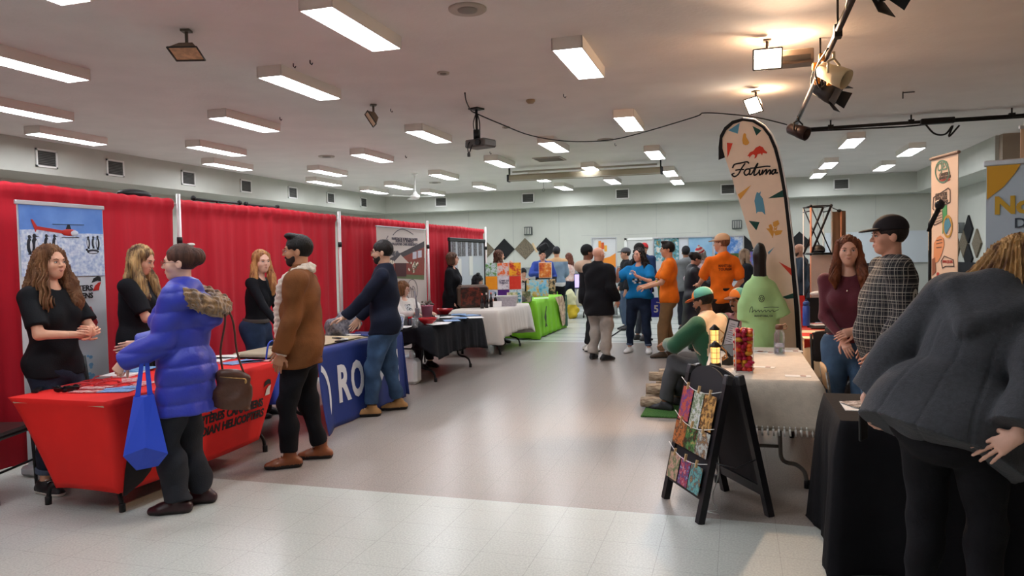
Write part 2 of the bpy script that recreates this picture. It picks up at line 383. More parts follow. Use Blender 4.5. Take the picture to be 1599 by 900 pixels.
# fan
t=thing('ceiling_fan','white three bladed ceiling fan over the far left corner','fan',(-7.4,16.45,CEIL))
MB().lathe([(.07,0),(.07,-.03),(.02,-.06)],16).tube([(0,0,-.04),(0,0,-.5)],.014,10).build('downrod',m_white,t)
MB().lathe([(.03,-.44),(.06,-.5),(.11,-.53),(.12,-.58),(.09,-.62),(.02,-.64)],20).build('motor',m_white,t)
for k,a in enumerate((PI*.02,PI*.7,PI*1.36)):
    R=rotz(a); v=[R@np.array(p) for p in ((.1,-.04,-.575),(.72,-.085,-.585),(.74,.06,-.57),(.1,.04,-.565),(.1,-.04,-.567),(.72,-.085,-.577),(.74,.06,-.562),(.1,.04,-.557))]
    MB().add(v,[(0,3,2,1),(4,5,6,7),(0,1,5,4),(1,2,6,5),(2,3,7,6),(3,0,4,7)]).build('blade',m_white,t)
# projector
m_proj=mat('projector_grey','56514d',.45); 
t=thing('projector','grey ceiling projector hanging on a black pole with loose cables','projector',(-3.45,9.8,CEIL),-.35)
MB().box((0,0,-.01),(.16,.16,.02)).tube([(0,0,0),(0,0,-.42)],.018,10).tube([(.0,0,-.3),(0,0,-.42)],.05,10).build('mount',m_black,t)
MB().rbox((.06,0,-.5),(.36,.28,.11),.02).build('case',m_proj,t)
MB().lathe([(.045,0),(.045,.03),(.03,.03)],16,c=(.14,-.14,-.5),R=rotx(PI/2)).build('lens',m_black,t)
c=MB().tube(smooth_pts([(0,0,-.05),(-.06,0,-.2),(-.05,.02,-.35),(-.03,0,-.45)]),.007,6).tube(smooth_pts([(0,0,-.05),(.05,0,-.2),(.0,.03,-.4),(-.02,-.16,-.5),(-.02,-.16,-.64),(.03,-.14,-.52)]),.008,6).box((-.02,-.16,-.66),(.03,.03,.05)); c.build('cable',m_black,t)
# long cable slung along the ceiling
pts=[atz(726,145,CEIL-.02),atz(728,158,CEIL-.06),atz(735,172,CEIL-.06),atz(743,177,CEIL-.06),atz(780,193,3.55),atz(830,212,3.5),atz(890,221,3.48),atz(950,219,3.5),atz(1000,208,3.55),(0.02-.6,11.35,3.6),(-.45,11.3,3.64),(-.1,11.2,3.58),(.3,11.2,3.5),(.7,11.25,3.38)]
tag(MB().tube(smooth_pts(pts,5),.009,6).build('black_cable',m_black),'long thin black cable slung from the projector to the stage pipe','cable')
# projection screen case
t=thing('projection_screen','long beige rolled up projection screen hanging under the ceiling','projection screen',(-3.3,16.5,3.42))
MB().rbox((0,0,0),(3.5,.14,.15),.03).build('case',mat('screen_case','9c917a',.6),t)
MB().box((0,-.075,-.06),(3.46,.012,.012)).box((0,-.02,.14),(3.3,.04,.04)).build('pull_bar',mat('screen_bar','b8b2a6',.6),t)
for s in(-1,1): MB().box((s*1.73,0,.13),(.03,.04,.22)).rbox((s*1.75,0,0),(.05,.16,.17),.01).build('bracket',m_black,t)
MB().tube([(1.1-2.0,-.08,-.07),(1.1-2.0,-.08,-.28)],.004,5).tube([(-.9+.03*math.cos(a),-.08,-.31+.03*math.sin(a)) for a in np.linspace(0,2*PI,12)],.004,5).build('pull_cord',m_dark,t)
# ---------------- stage pipes and lamps ----------------
m_pipe=mat('black_pipe','1c1a1a',.45,met=.3)
PZ=3.54; PY=float(atz(1400,193,PZ)[1])
t=thing('lighting_pipe','black stage lighting pipe running across under the ceiling at right','pipe',(0,0,0))
MB().tube([(1.02,PY,PZ),(XR,PY,PZ)],.026,12).tube([(1.1,PY-.03,PZ-.035),(2.5,PY-.03,PZ-.06),(3.2,PY-.03,PZ-.03),(5.3,PY-.03,PZ-.04)],.013,8).build('pipe',m_pipe,t)
for x in (1.45,2.6,3.95,5.0): MB().tube([(x,PY,PZ),(x,PY,CEIL)],.012,8).box((x,PY,PZ+.01),(.08,.06,.07)).build('hanger',m_pipe,t)
MB().rbox((2.95,PY-.05,PZ-.01),(.46,.1,.09),.01).build('connector_box',m_pipe,t)
MB().tube(smooth_pts([(2.78,PY-.06,PZ-.04),(2.9,PY-.08,PZ-.2),(3.05,PY-.08,PZ-.22),(3.15,PY-.07,PZ-.1),(3.1,PY-.08,PZ-.26),(3.24,PY-.07,PZ-.1)]),.015,6).build('cable_loop',m_pipe,t)
t=thing('lighting_pipe','black stage lighting pipe running away from the camera with plugs taped on','pipe',(0,0,0))
MB().tube([(.80,3.6,3.36),(.80,11.1,3.34)],.026,12).build('pipe',mat('pipe_dark_red','2c2120',.45,met=.3),t)
MB().tube(smooth_pts([(.84,3.8,3.42),(.78,5.5,3.44),(.85,7.0,3.42),(.76,8.2,3.4),(.84,9.2,3.40)],6),.007,6).tube(smooth_pts([(.76,6.9,3.3),(.70,7.3,3.22),(.76,7.6,3.12),(.84,7.8,3.2),(.8,8.0,3.3)]),.008,6).build('cable',m_black,t)
for (y,z) in ((6.6,3.33),(7.9,3.32)): MB().box((.8,y,z+.02),(.06,.1,.1)).tube([(.8,y,z),(.8,y,CEIL)],.010,6).build('hanger',m_pipe,t)
for (x,y,z) in ((.70,7.35,3.26),(.74,7.2,3.30),(.84,7.5,3.14),(.77,7.9,3.24)): MB().rbox((x,y,z),(.05,.07,.06),.008).build('plug',mat('plug_yellow','d98a20',.5),t)
tag(MB().rbox((.52,7.85,3.47),(.42,.2,.14),.01).box((.52,7.74,3.45),(.36,.01,.05),mi=1).build('dimmer_box',[mat('dimmer_grey','77695d',.5),m_dark]),'grey metal dimmer box on the ceiling beside the stage pipe','dimmer box')
def par(loc,rz,tilt,label,m_,L=.24,r=.1,barn=True):
    t=thing('stage_light',label,'stage light',loc,rz)
    R=rotx(tilt)
    MB().tube([(0,0,0),(0,0,-.06)],.014,8).tube([(-r-.02,0,-.2),(-r-.02,0,-.1),(0,0,-.06),(r+.02,0,-.1),(r+.02,0,-.2)],.011,8).build('yoke',m_pipe if not m_.name.startswith('cream') else m_,t)
    cc=np.array([0,0,-.2])
    MB().lathe([(r*.45,-L*.6),(r*.8,-L*.5),(r*.9,-L*.1),(r,L*.1),(r*1.05,L*.5),(r*.95,L*.5),(r*.9,0)],20,c=cc,R=R,close=False).lathe([(.001,-L*.6),(r*.45,-L*.6)],20,c=cc,R=R,close=False).build('can',m_,t)
    MB().lathe([(.002,L*.2),(r*.9,L*.2)],20,c=cc,R=R,close=False).build('lens',mat('stage_lens','3a2222',.2),t)
    if barn:
        for k in range(4):
            a=k*PI/2; Rr=R@rotz(a); v=[cc+Rr@np.array(p) for p in ((r*.9,-r*.7,L*.5),(r*.9,r*.7,L*.5),(r*1.35,r*.9,L*.95),(r*1.35,-r*.9,L*.95))]; v2=[p+Rr@np.array([.004,0,-.002]) for p in v]
            MB().add(v+v2,[(0,1,2,3),(7,6,5,4),(0,4,5,1),(1,5,6,2),(2,6,7,3),(3,7,4,0)]).build('barn_door',m_black,t)
par((.84,7.2,3.34),1.0,2.1,'cream coloured stage spotlight on the pipe pointing right',mat('cream_can','cbbd9c',.4),.26,.085,False)
par((.86,7.95,3.34),1.1,2.1,'black stage light with barn doors below the cream spotlight',m_black,.2,.09)
par((.78,10.35,3.34),1.0,2.0,'dark red black stage light at the far end of the pipe',mat('dark_can','281a1a',.4,met=.3),.26,.085,False)
par((.84,5.25,3.50),.9,2.2,'black stage light cut off by the top edge of the picture',m_black,.24,.11)
# ---------------- back wall diamonds and sconces ----------------
m_dk=mat('acoustic_black','131316',.8,bump=.3,bscale=30); m_tan=mat('acoustic_tan','7c715e',.8,col2='5d5445',nscale=30)
for i,x in enumerate((-9.23,-8.52,-7.78,-7.10,-6.41,-5.72)):
    mm=m_dk if i%2 else m_tan
    o=MB().prism([(-.34,0),(0,-.34),(.34,0),(0,.34)],(0,0,0),(1,0,0),(0,0,1),.04).build('acoustic_panel',mm); o.location=(x,22.6,1.86)
    if i<2: bpy.data.objects.remove(o); continue
    tag(o,'%s diamond shaped acoustic panel on the far wall, %s from the red curtain'%('black' if i%2 else 'tan',['','','nearest','second','third','fourth'][i]),'wall panel','diamond wall panels')
for i,(x,z) in enumerate(((.20,1.78),(1.72,1.83))):
    o=MB().prism([(-.34,0),(0,-.34),(.34,0),(0,.34)],(0,0,0),(1,0,0),(0,0,1),.04).build('acoustic_panel',m_dk); o.location=(x,22.6,z)
    tag(o,'black diamond acoustic panel %s'%('left of the feather flag behind a landscape picture' if i==0 else 'half hidden by the feather flag pole'),'wall panel','diamond wall panels')
for i,(y,z,mm) in enumerate(((20.35,2.05,m_dk),(20.35,1.35,m_dk),(20.75,1.7,m_tan),(19.7,1.7,m_tan),(21.4,1.62,m_tan))):
    o=MB().prism([(-.34,0),(0,-.34),(.34,0),(0,.34)],(0,0,0),(0,1,0),(0,0,1),.04).build('acoustic_panel',mm); o.location=(XR-.045,y,z)
    tag(o,'%s diamond acoustic panel on the right side wall, %s'%(('black','black','tan','tan','tan')[i],('topmost','lowest','beside the two black ones','partly behind the yellow banner','farthest')[i]),'wall panel','diamond wall panels')
def sconce(loc,rz,label):
    t=thing('wall_sconce',label,'sconce',loc,rz)
    MB().lathe([(.13,-.13),(.14,-.12),(.14,.12),(.13,.13)],24).build('shade',mat('sconce_grey','565a58',.5),t)
    s=MB()
    for k in range(5): s.box((.10-.05*k,-.138+.004*abs(2-k),0),(.016,.012,.2))
    s.build('slot',mat('sconce_white','d8dad2',.5),t)
sconce((-6.3,22.6,2.42),0,'grey slotted wall sconce above the diamond panels on the far wall')
sconce((.02,22.6,2.42),0,'grey slotted wall sconce left of the feather flag')
sconce((XR,20.9,2.1),-PI/2,'slotted wall sconce between the cream banner and the yellow banner')
# ================= figures: smooth implicit surfaces =================
def surface(prims,h,disp=None,cuts=(),pad=.03,subs=()):
    """mesh the smooth union of tapered capsules / ellipsoids on a grid of step h"""
    lo=np.array([1e9]*3);hi=-lo
    for p in prims:
        if p[0]=='e': R=max(p[2]); a=np.array(p[1])-R; b=np.array(p[1])+R
        else:
            R=max(np.max(p[3]),np.max(p[4])); a=np.minimum(p[1],p[2])-R; b=np.maximum(p[1],p[2])+R
        lo=np.minimum(lo,a);hi=np.maximum(hi,b)
    lo-=pad+2*h;hi+=pad+2*h
    n=np.ceil((hi-lo)/h).astype(int)+1
    ax=[lo[i]+h*np.arange(n[i]) for i in range(3)]
    Fd=np.full(n,.5,np.float32)
    def region(c0,c1):
        sl=[]
        for i in range(3):
            a=max(0,int((c0[i]-lo[i])/h)-1); b=min(n[i],int((c1[i]-lo[i])/h)+3); sl.append(slice(a,max(b,a+1)))
        X,Y,Z=np.meshgrid(ax[0][sl[0]],ax[1][sl[1]],ax[2][sl[2]],indexing='ij'); return tuple(sl),X,Y,Z
    def dist(p,X,Y,Z):
        if p[0]=='e':
            c=np.array(p[1]);r=np.array(p[2]);Rm=p[3] if len(p)>3 and p[3] is not None else np.eye(3)
            x,y,z=X-c[0],Y-c[1],Z-c[2]
            q=[(Rm[0,i]*x+Rm[1,i]*y+Rm[2,i]*z) for i in range(3)]
            k0=np.sqrt(sum((q[i]/r[i])**2 for i in range(3)));k1=np.sqrt(sum((q[i]/r[i]**2)**2 for i in range(3)))+1e-6
            return k0*(k0-1)/k1
        A=np.array(p[1],float);B=np.array(p[2],float);D=B-A;L2=D.dot(D)+1e-9;L=math.sqrt(L2)
        x,y,z=X-A[0],Y-A[1],Z-A[2]; t0=(x*D[0]+y*D[1]+z*D[2])/L2; t=np.clip(t0,0,1)
        opt=p[6] if len(p)>6 else ''
        if p[0]=='c':
            d=np.sqrt((x-t*D[0])**2+(y-t*D[1])**2+(z-t*D[2])**2)-(p[3]+(p[4]-p[3])*t)
        else: # 'o' elliptic capsule, p[3]=(a0,b0) p[4]=(a1,b1) p[7]=side vector
            s=np.array(p[7],float); u=D/L; s=nrm(s-u*s.dot(u)); f=np.cross(u,s)
            x,y,z=x-t*D[0],y-t*D[1],z-t*D[2]
            a=p[3][0]+(p[4][0]-p[3][0])*t; b=p[3][1]+(p[4][1]-p[3][1])*t
            qs=x*s[0]+y*s[1]+z*s[2];qf=x*f[0]+y*f[1]+z*f[2];qa=x*u[0]+y*u[1]+z*u[2]
            m_=np.minimum(a,b); d=(np.sqrt((qs/a)**2+(qf/b)**2+(qa/m_)**2)-1)*m_
        if '0' in opt: d=np.maximum(d,-t0*L)
        if '1' in opt: d=np.maximum(d,(t0-1)*L)
        if len(p)>8: pt,nv=p[8]; d=np.maximum(d,(X-pt[0])*nv[0]+(Y-pt[1])*nv[1]+(Z-pt[2])*nv[2])
        return d
    def bb(p,e):
        if p[0]=='e': R=max(p[2])+e; return np.array(p[1])-R,np.array(p[1])+R
        R=max(np.max(p[3]),np.max(p[4]))+e; return np.minimum(p[1],p[2])-R,np.maximum(p[1],p[2])+R
    for p in prims:
        k=(p[4] if p[0]=='e' and len(p)>4 else (p[5] if p[0]!='e' and len(p)>5 else .02))
        sl,X,Y,Z=region(*bb(p,k+3*h+.01)); d=dist(p,X,Y,Z); c=Fd[sl]
        g=np.maximum(k-np.abs(c-d),0)/k; Fd[sl]=np.minimum(c,d)-g*g*k*.25
    if disp is not None:
        X,Y,Z=np.meshgrid(*ax,indexing='ij'); Fd=Fd+disp(X,Y,Z)
    for p in subs:
        k=p[4] if p[0]=='e' and len(p)>4 else .01
        sl,X,Y,Z=region(*bb(p,k+2*h)); d=-dist(p,X,Y,Z); c=Fd[sl]
        g=np.maximum(k-np.abs(c-d),0)/k; Fd[sl]=np.maximum(c,d)+g*g*k*.25
    if cuts:
        X,Y,Z=np.meshgrid(*ax,indexing='ij')
        for cf in cuts: Fd=np.maximum(Fd,cf(X,Y,Z))
    S=Fd<0
    # cells with a sign change
    c=[S[i:n[0]-1+i,j:n[1]-1+j,k:n[2]-1+k] for i in(0,1) for j in(0,1) for k in(0,1)]
    al=c[0].copy();an=c[0].copy()
    for q in c[1:]: al&=q; an|=q
    act=np.argwhere(an&~al)
    if len(act)==0: return np.zeros((0,3)),np.zeros((0,4),int)
    idx=-np.ones(np.array(n)-1,int); idx[tuple(act.T)]=np.arange(len(act))
    acc=np.zeros((len(act),3));cnt=np.zeros(len(act))
    for a in range(3):
        o=[b for b in range(3) if b!=a]
        for p_ in(0,1):
            for q_ in(0,1):
                s0=act.copy();s0[:,o[0]]+=p_;s0[:,o[1]]+=q_;s1=s0.copy();s1[:,a]+=1
                f0=Fd[tuple(s0.T)];f1=Fd[tuple(s1.T)];mk=(f0<0)!=(f1<0)
                t=np.where(mk,f0/(f0-f1+1e-12),0); P=np.zeros((len(act),3));P[:,a]=t;P[:,o[0]]=p_;P[:,o[1]]=q_
                acc+=P*mk[:,None];cnt+=mk
    V=lo+h*(act+acc/np.maximum(cnt,1)[:,None])
    Q=[]
    for a in range(3):
        b,c_=(a+1)%3,(a+2)%3
        sl0=[slice(1,-1)]*3;sl0[a]=slice(0,-1);sl1=list(sl0);sl1[a]=slice(1,None)
        e0=S[tuple(sl0)];e1=S[tuple(sl1)];mk=np.argwhere(e0!=e1); off=np.array([1,1,1]);off[a]=0; mk=mk+off
        if len(mk)==0: continue
        fl=S[tuple(mk.T)]
        def g(db,dc): m2=mk.copy();m2[:,b]-=db;m2[:,c_]-=dc; return idx[tuple(m2.T)]
        q=np.stack([g(1,1),g(0,1),g(0,0),g(1,0)],1); q[~fl]=q[~fl][:,::-1]; Q.append(q)
    Q=np.concatenate(Q); return V,Q[(Q>=0).all(1)]
class SM:
    """collects meshed surfaces into one mesh object"""
    def __init__(s): s.V=[];s.Q=[];s.M=[];s.n=0
    def add(s,VQ,mi=0,fn=None):
        V,Q=VQ
        if len(V)==0: return s
        m_=np.full(len(Q),mi,int)
        if fn is not None: m_=np.array(fn(V[Q].mean(1)),int)
        s.V.append(V);s.Q.append(Q+s.n);s.M.append(m_);s.n+=len(V); return s
    def addmb(s,mb):
        s.extra=getattr(s,'extra',[]); s.extra.append(mb); return s
    def build(s,name,mats,parent=None):
        V=np.concatenate(s.V);Q=np.concatenate(s.Q);M=np.concatenate(s.M)
        v=V.tolist();f=Q.tolist();mi=M.tolist()
        for mb in getattr(s,'extra',[]):
            o=len(v);v+=[list(x) for x in mb.v];f+=[[i+o for i in q] for q in mb.f];mi+=mb.m
        me=bpy.data.meshes.new(name);me.from_pydata(v,[],f)
        for x in (mats if isinstance(mats,(list,tuple)) else [mats]): me.materials.append(x)
        me.polygons.foreach_set('material_index',mi);me.polygons.foreach_set('use_smooth',[True]*len(f));me.update()
        o=bpy.data.objects.new(name,me);C.objects.link(o)
        if parent is not None: o.parent=parent
        return o
def folds(amp,f=26.,seed=0.):
    def d(X,Y,Z):
        a=np.sin(f*.55*X+1.7*seed+2.2*np.sin(f*.33*Z+seed))+np.sin(f*.8*Z+f*.45*Y+2.5*np.sin(f*.3*X+2*seed))+.6*np.sin(f*1.3*Z-f*.7*X+3*seed+1.5*np.sin(f*.5*Y))
        return (amp*.72*a).astype(np.float32)
    return d
def ik(a,b,l1,l2,pole):
    a=np.array(a,float);b=np.array(b,float);d=b-a;L=np.linalg.norm(d)
    if L>(l1+l2)*.995: b=a+d/L*(l1+l2)*.995;d=b-a;L=np.linalg.norm(d)
    u=d/L;x=(l1*l1-l2*l2+L*L)/(2*L);h=math.sqrt(max(l1*l1-x*x,0));p=np.array(pole,float);p=p-u*p.dot(u);p=nrm(p)
    return a+u*x+p*h,b
SKIN={}
def skin(tone):
    return mat('skin_'+tone,tone,.5,bump=.05,bscale=90,noise=.04,nscale=20)
def cloth_m(col,rough=.85,**k):
    return mat('fabric_%s_%d'%(col,int(rough*100)) if not k else 'fabric_%s_%s'%(col,'_'.join(str(x) for x in k.values())),col,rough,**({'bump':.2,'bscale':120,'noise':.06,'nscale':14,'fuzz':.0,'spec':.2}|k))
def hand(prims,w,d,nrm_,side,curl,S,thumb=.6,spread=.0):
    """palm, four fingers and a thumb; w wrist, d direction of the hand, nrm_ palm normal; side +1 = thumb on +across"""
    d=nrm(d);nn=np.array(nrm_,float);nn=nrm(nn-d*nn.dot(d));a=np.cross(nn,d)*side
    P=lambda x,y,z: w+S*(a*x+d*y+nn*z)
    prims.append(('o',P(0,-.01,0),P(0,.075,0),(.026*S,.019*S),(.040*S,.013*S),.01,'',a))
    L=((.042,.027,.022),(.046,.030,.023),(.043,.028,.022),(.034,.022,.019)); bx=(.028,.0095,-.0095,-.027); by=(.078,.083,.079,.070)
    for k in range(4):
        p=P(bx[k],by[k]-.008,0);ang=0;r=(.0088,.0080,.0073,.0062)
        sp=spread*(1.5-k)*.12
        for j in range(3):
            ang+=curl*(.7,1.1,.8)[j]*(1+.06*k); dr=d*math.cos(ang)+nn*math.sin(ang)+a*sp; q=p+S*L[k][j]*nrm(dr)
            prims.append(('c',p,q,r[j]*S*(1 if k<3 else .88),r[j+1]*S*(1 if k<3 else .88),.004)); p=q
    p=P(.024,.018,.004); t1=nrm(a*(.8+.2*thumb)+d*.75+nn*.45*thumb*1.2); q=p+S*.040*t1; t2=nrm(a*.35+d*1.+nn*.55*thumb); r2=q+S*.032*t2; r3=r2+S*.024*nrm(t2+nn*.3*thumb-a*.1)
    prims+= [('c',p,q,.013*S,.0105*S,.01),('c',q,r2,.0105*S,.009*S,.004),('c',r2,r3,.009*S,.007*S,.004)]
def person(name_lab,loc,face,H=1.7,sex='m',tone='d9a68a',bulk=1.,vox=None,
           lean=0.,leanside=0.,seat=None,feet=None,wr=None,wl=None,poleR=(.6,-1,-.6),poleL=(-.6,-1,-.6),hr=None,hl=None,curl=.35,
           look=(0,0),roll=0.,
           top=None,pants=None,shoes=None,hair=None,hat=None,face_hair=None,glasses=False,extra=None,group=None,turn=0.,mouth='c08070',label2=None,hide_legs=False,cat='person'):
    """face: world angle the chest points to (radians, 0=+x). Local frame: +y forward, +x right."""
    loc=tuple(loc)+(0.,)*(3-len(loc)); dp=depth(loc)
    if vox is None: vox=min(max(dp*.0017,.0075),.022)
    hv=min(max(dp*.0009,.0038),.012)
    root=thing('person',name_lab,cat,(loc[0],loc[1],loc[2] if len(loc)>2 else 0),face-PI/2,group)
    S=H/1.7; fem=sex=='f'; sk=skin(tone)
    pel=np.array([0,0,.925*S]) if seat is None else np.array(seat,float)
    Rl=rotx(-lean)@roty(leanside)@rotz(0)
    Rt=rotz(turn)
    def T(x,y,z): return pel+Rl@(Rt@np.array([x,y,z])*S)   # torso frame: origin pelvis, z up
    # arms
    shx=.165 if fem else .185; shx*=(1+.5*(bulk-1))
    shR=T(shx,-.005,.445);shL=T(-shx,-.005,.445)
    l1,l2=.285*S,.25*S
    wr=np.array(wr,float) if wr is not None else T(.24,.06,-.08); wl=np.array(wl,float) if wl is not None else T(-.24,.06,-.08)
    elR,wr=ik(shR,wr,l1,l2,poleR);elL,wl=ik(shL,wl,l1,l2,poleL)
    # legs
    hpR=pel+np.array([.09*S,0,-.02]);hpL=pel+np.array([-.09*S,0,-.02])
    ft=feet or ((.11,0.,0.),(-.11,0.,0.))   # x,y,yaw for right, left
    anR=np.array([ft[0][0],ft[0][1],.085*S]);anL=np.array([ft[1][0],ft[1][1],.085*S])
    knR,anR=ik(hpR,anR,.425*S,.407*S,(math.sin(-ft[0][2])*.3,1,.1));knL,anL=ik(hpL,anL,.425*S,.407*S,(math.sin(-ft[1][2])*.3,1,.1))
    # head
    nb=T(0,-.01,.50);Rh=Rl@rotz(turn*.6)@rotz(look[0])@rotx(look[1])@roty(roll); hc=nb+Rl@np.array([0,.022,.165])*S
    if look[1]<-.3 or lean>.3: hc=hc+Rl@np.array([0,.03,-.015])*S
    def Hp(x,y,z): return hc+Rh@(np.array([x,y,z])*S)
    B=bulk; cl=.006
    st=[(-.10,.155,.105,0),(.0,.17 if fem else .16,.115,-.005),(.11,.128 if fem else .138,.095,0),(.24,.142 if fem else .158,.105,.0),(.36,.150 if fem else .175,.100,-.005),(.44,.125 if fem else .145,.075,-.01),(.485,.065,.06,-.012)]
    def torso(infl,z0=-.12,flare=0.,bk=B,top_=.485,opt0='0'):
        out=[];pr=None
        SS=[s for s in st if s[0]<=top_+1e-6]
        zs=[s[0] for s in SS]
        # start at hem height z0
        def at(z):
            if z<=zs[0]: return np.array([SS[0][1],SS[0][2],SS[0][3]])
            for i in range(len(SS)-1):
                if z<=zs[i+1]:
                    t=(z-zs[i])/(zs[i+1]-zs[i]);t=t*t*(3-2*t); return np.array(SS[i][1:])*(1-t)+np.array(SS[i+1][1:])*t
            return np.array(SS[-1][1:])
        Z=[z0]+[z for z in (-.1,-.05,0,.06,.11,.17,.24,.30,.36,.40,.44,.465,.485) if z0+.02<z<=top_+1e-6]
        for i in range(len(Z)-1):
            a=at(Z[i]);b=at(Z[i+1]);f0=flare*max(0,(.11-Z[i]))/.3;f1=flare*max(0,(.11-Z[i+1]))/.3
            kb=lambda z: bk if z<.3 else 1+(bk-1)*max(0,(.5-z)/.2)
            out.append(('o',T(0,a[2],Z[i]),T(0,b[2],Z[i+1]),((a[0]*kb(Z[i])+infl+f0)*S,(a[1]*kb(Z[i])+infl+f0)*S),((b[0]*kb(Z[i+1])+infl+f1)*S,(b[1]*kb(Z[i+1])+infl+f1)*S),.012,opt0 if i==0 else '',Rl@Rt@np.array([1.,0,0]))+(((T(0,0,z0),-(Rl@np.array([0,0,1.]))),) if opt0=='0' else ()))
        if fem:
            for s in(-1,1): out.append(('e',T(s*.072,.075,.30),((.066+infl)*S,(.060+infl)*S,(.064+infl)*S),None,.04))
        elif bk>1.1: out.append(('e',T(0,.05*bk,.08),((.12*bk+infl)*S,(.10*bk+infl)*S,(.14+infl)*S),None,.05))
        return out
    def arm(sh,el,w,infl,frac=1.,k=.03,cuff=0.,w2=1.):
        """frac: 0-1 upper arm only, 1-2 down to the wrist"""
        ru,re,rw=(.048,.038,.026) if not fem else (.042,.034,.023)
        ru*=S*(1+.4*(B-1));re*=S*(1+.3*(B-1));rw*=S
        sh2=sh+(T(0,0,.40)-T(0,0,.445))*.0
        out=[('c',T(math.copysign(.07,(np.linalg.inv(Rl@Rt)@(sh-pel))[0]),-.01,.455),sh,.035*S+infl,(.045*S+infl)*w2,.03)]
        if frac<1:
            e=sh+(el-sh)*frac; out.append(('c',sh,e,(ru+infl)*w2,(ru*.95+infl)*w2+cuff,k,'1'))
        else:
            out.append(('c',sh,el,(ru+infl)*w2,(re+infl)*w2,k)); f=frac-1
            if f>0: e=el+(w-el)*f; out.append(('c',el,e,(re+infl)*w2,(re+(rw-re)*f+infl)*w2+cuff,k*.7,'1' if f<1.2 else ''))
        return out
    def leg(hp,kn,an,infl,th=1.,kw=1.,aw=1.,end=1.,fl=''):
        a=.088*S*th*(1+.5*(B-1))
        out=[('c',hp+np.array([0,0,-.02]),kn,a+infl,.056*S*kw+infl,.03)]
        e=kn+(an-kn)*end; out.append(('c',kn,e,.055*S*kw+infl,.038*S*aw+infl,.02,fl))
        if aw<1.25: out.append(('c',kn+(an-kn)*.12+(0,-.012,0),kn+(an-kn)*.5+(0,-.012,0),.046*S*kw+infl,.04*S*aw+infl,.03))
        return out
    top=top or {};pants=pants or {}
    # ---- the body: one surface ----
    bp=torso(-.004,-.06,bk=B*.97,opt0='')
    for sh,el,w in((shR,elR,wr),(shL,elL,wl)): bp+=arm(sh,el,w,-.001,2.0)
    if not hide_legs:
        for hp,kn,an in((hpR,knR,anR),(hpL,knL,anL)): bp+=leg(hp,kn,an,-.004,aw=.92)
        for an,f in((anR,ft[0]),(anL,ft[1])):
            fd=np.array([math.sin(-f[2]),math.cos(f[2]),0]); bp.append(('c',an+(0,0,-.02),an*[1,1,0]+fd*.11*S+(0,0,.04),.035*S,.024*S,.02))
    bp.append(('c',T(0,-.012,.46),hc+Rh@np.array([0,-.018,-.06])*S,.056*S*(.9 if fem else 1.05),.050*S*(.9 if fem else 1.08),.03))
    sm=SM(); sm.add(surface(bp,vox))
    hp_=[('e',Hp(0,-.014,.030),(.073*S,.092*S,.083*S),Rh,.01),('e',Hp(0,.022,-.028),(.058*S,.062*S,.075*S),Rh,.03),('e',Hp(0,.050,-.078),((.030 if fem else .036)*S,.030*S,.028*S),Rh,.03),
         ('c',Hp(-.03,.070,.026),Hp(.03,.070,.026),.012*S,.012*S,.02),('c',Hp(0,.078,.012),Hp(0,.100,-.018),.007*S,.0105*S,.008),('e',Hp(.009,.090,-.022),(.008*S,.009*S,.007*S),Rh,.006),('e',Hp(-.009,.090,-.022),(.008*S,.009*S,.007*S),Rh,.006),
         ('e',Hp(.038,.052,-.022),(.022*S,.024*S,.024*S),Rh,.02),('e',Hp(-.038,.052,-.022),(.022*S,.024*S,.024*S),Rh,.02),('e',Hp(0,.076,-.050),(.022*S,.012*S,.014*S),Rh,.012),
         ('e',Hp(.073,-.010,-.006),(.009*S,.020*S,.031*S),Rh@roty(-.15)@rotz(.25),.006),('e',Hp(-.073,-.010,-.006),(.009*S,.020*S,.031*S),Rh@roty(.15)@rotz(-.25),.006),
         ('c',hc+Rh@np.array([0,-.020,-.055])*S,nb+Rl@np.array([0,.0,.02]),.050*S*(.9 if fem else 1.06),.053*S*(.9 if fem else 1.05),.02)]
    sub=[('e',Hp(s*.031,.092,.006),(.016*S,.016*S,.011*S),Rh,.010) for s in(-1,1)]
    sm.add(surface(hp_,hv,subs=sub))
    for (w,el,hh,sd) in ((wr,elR,hr,1),(wl,elL,hl,-1)):
        hh=hh or {}; dd=np.array(hh.get('d',w-el),float); nn=np.array(hh.get('n',(-sd,.2,0)),float)
        hpm=[]; hand(hpm,w,dd,nn,sd*hh.get('flip',1),hh.get('curl',curl),S*(.90 if fem else .96),hh.get('thumb',.6),hh.get('spread',.2))
        hpm.append(('c',el+(w-el)*.72,w,.029*S*(.9 if fem else 1),.0235*S*(.92 if fem else 1.05),.01))
        sm.add(surface(hpm,min(hv*.95,.0045) if dp<9 else hv*.8))
    det=MB()
    for s in(-1,1):
        det.ell(Hp(s*.031,.077,.006),(.0120*S,.0078*S,.0052*S),Rh,10,1)
        det.ell(Hp(s*.0305,.0835,.006),(.0050*S,.0026*S,.0047*S),Rh,8,2)
        det.tube([Hp(s*.016,.0855,.0235),Hp(s*.031,.0850,.0285),Hp(s*.046,.073,.0245)],[.0028*S,.0035*S,.0018*S],6,3)
        det.tube([Hp(s*.019,.084,.0115),Hp(s*.031,.0865,.014),Hp(s*.044,.077,.0095)],.0016*S,5,2)
    smile=.006 if 'smile' in name_lab else .0
    det.tube([Hp(-.024,.078,-.050+smile),Hp(-.008,.0885,-.0475),Hp(0,.0895,-.049),Hp(.008,.0885,-.0475),Hp(.024,.078,-.050+smile)],[.0015*S,.0045*S,.004*S,.0045*S,.0015*S],7,4)
    det.tube([Hp(-.02,.079,-.0535+smile*.6),Hp(0,.0885,-.0575),Hp(.02,.079,-.0535+smile*.6)],[.0015*S,.0055*S,.0015*S],7,4)
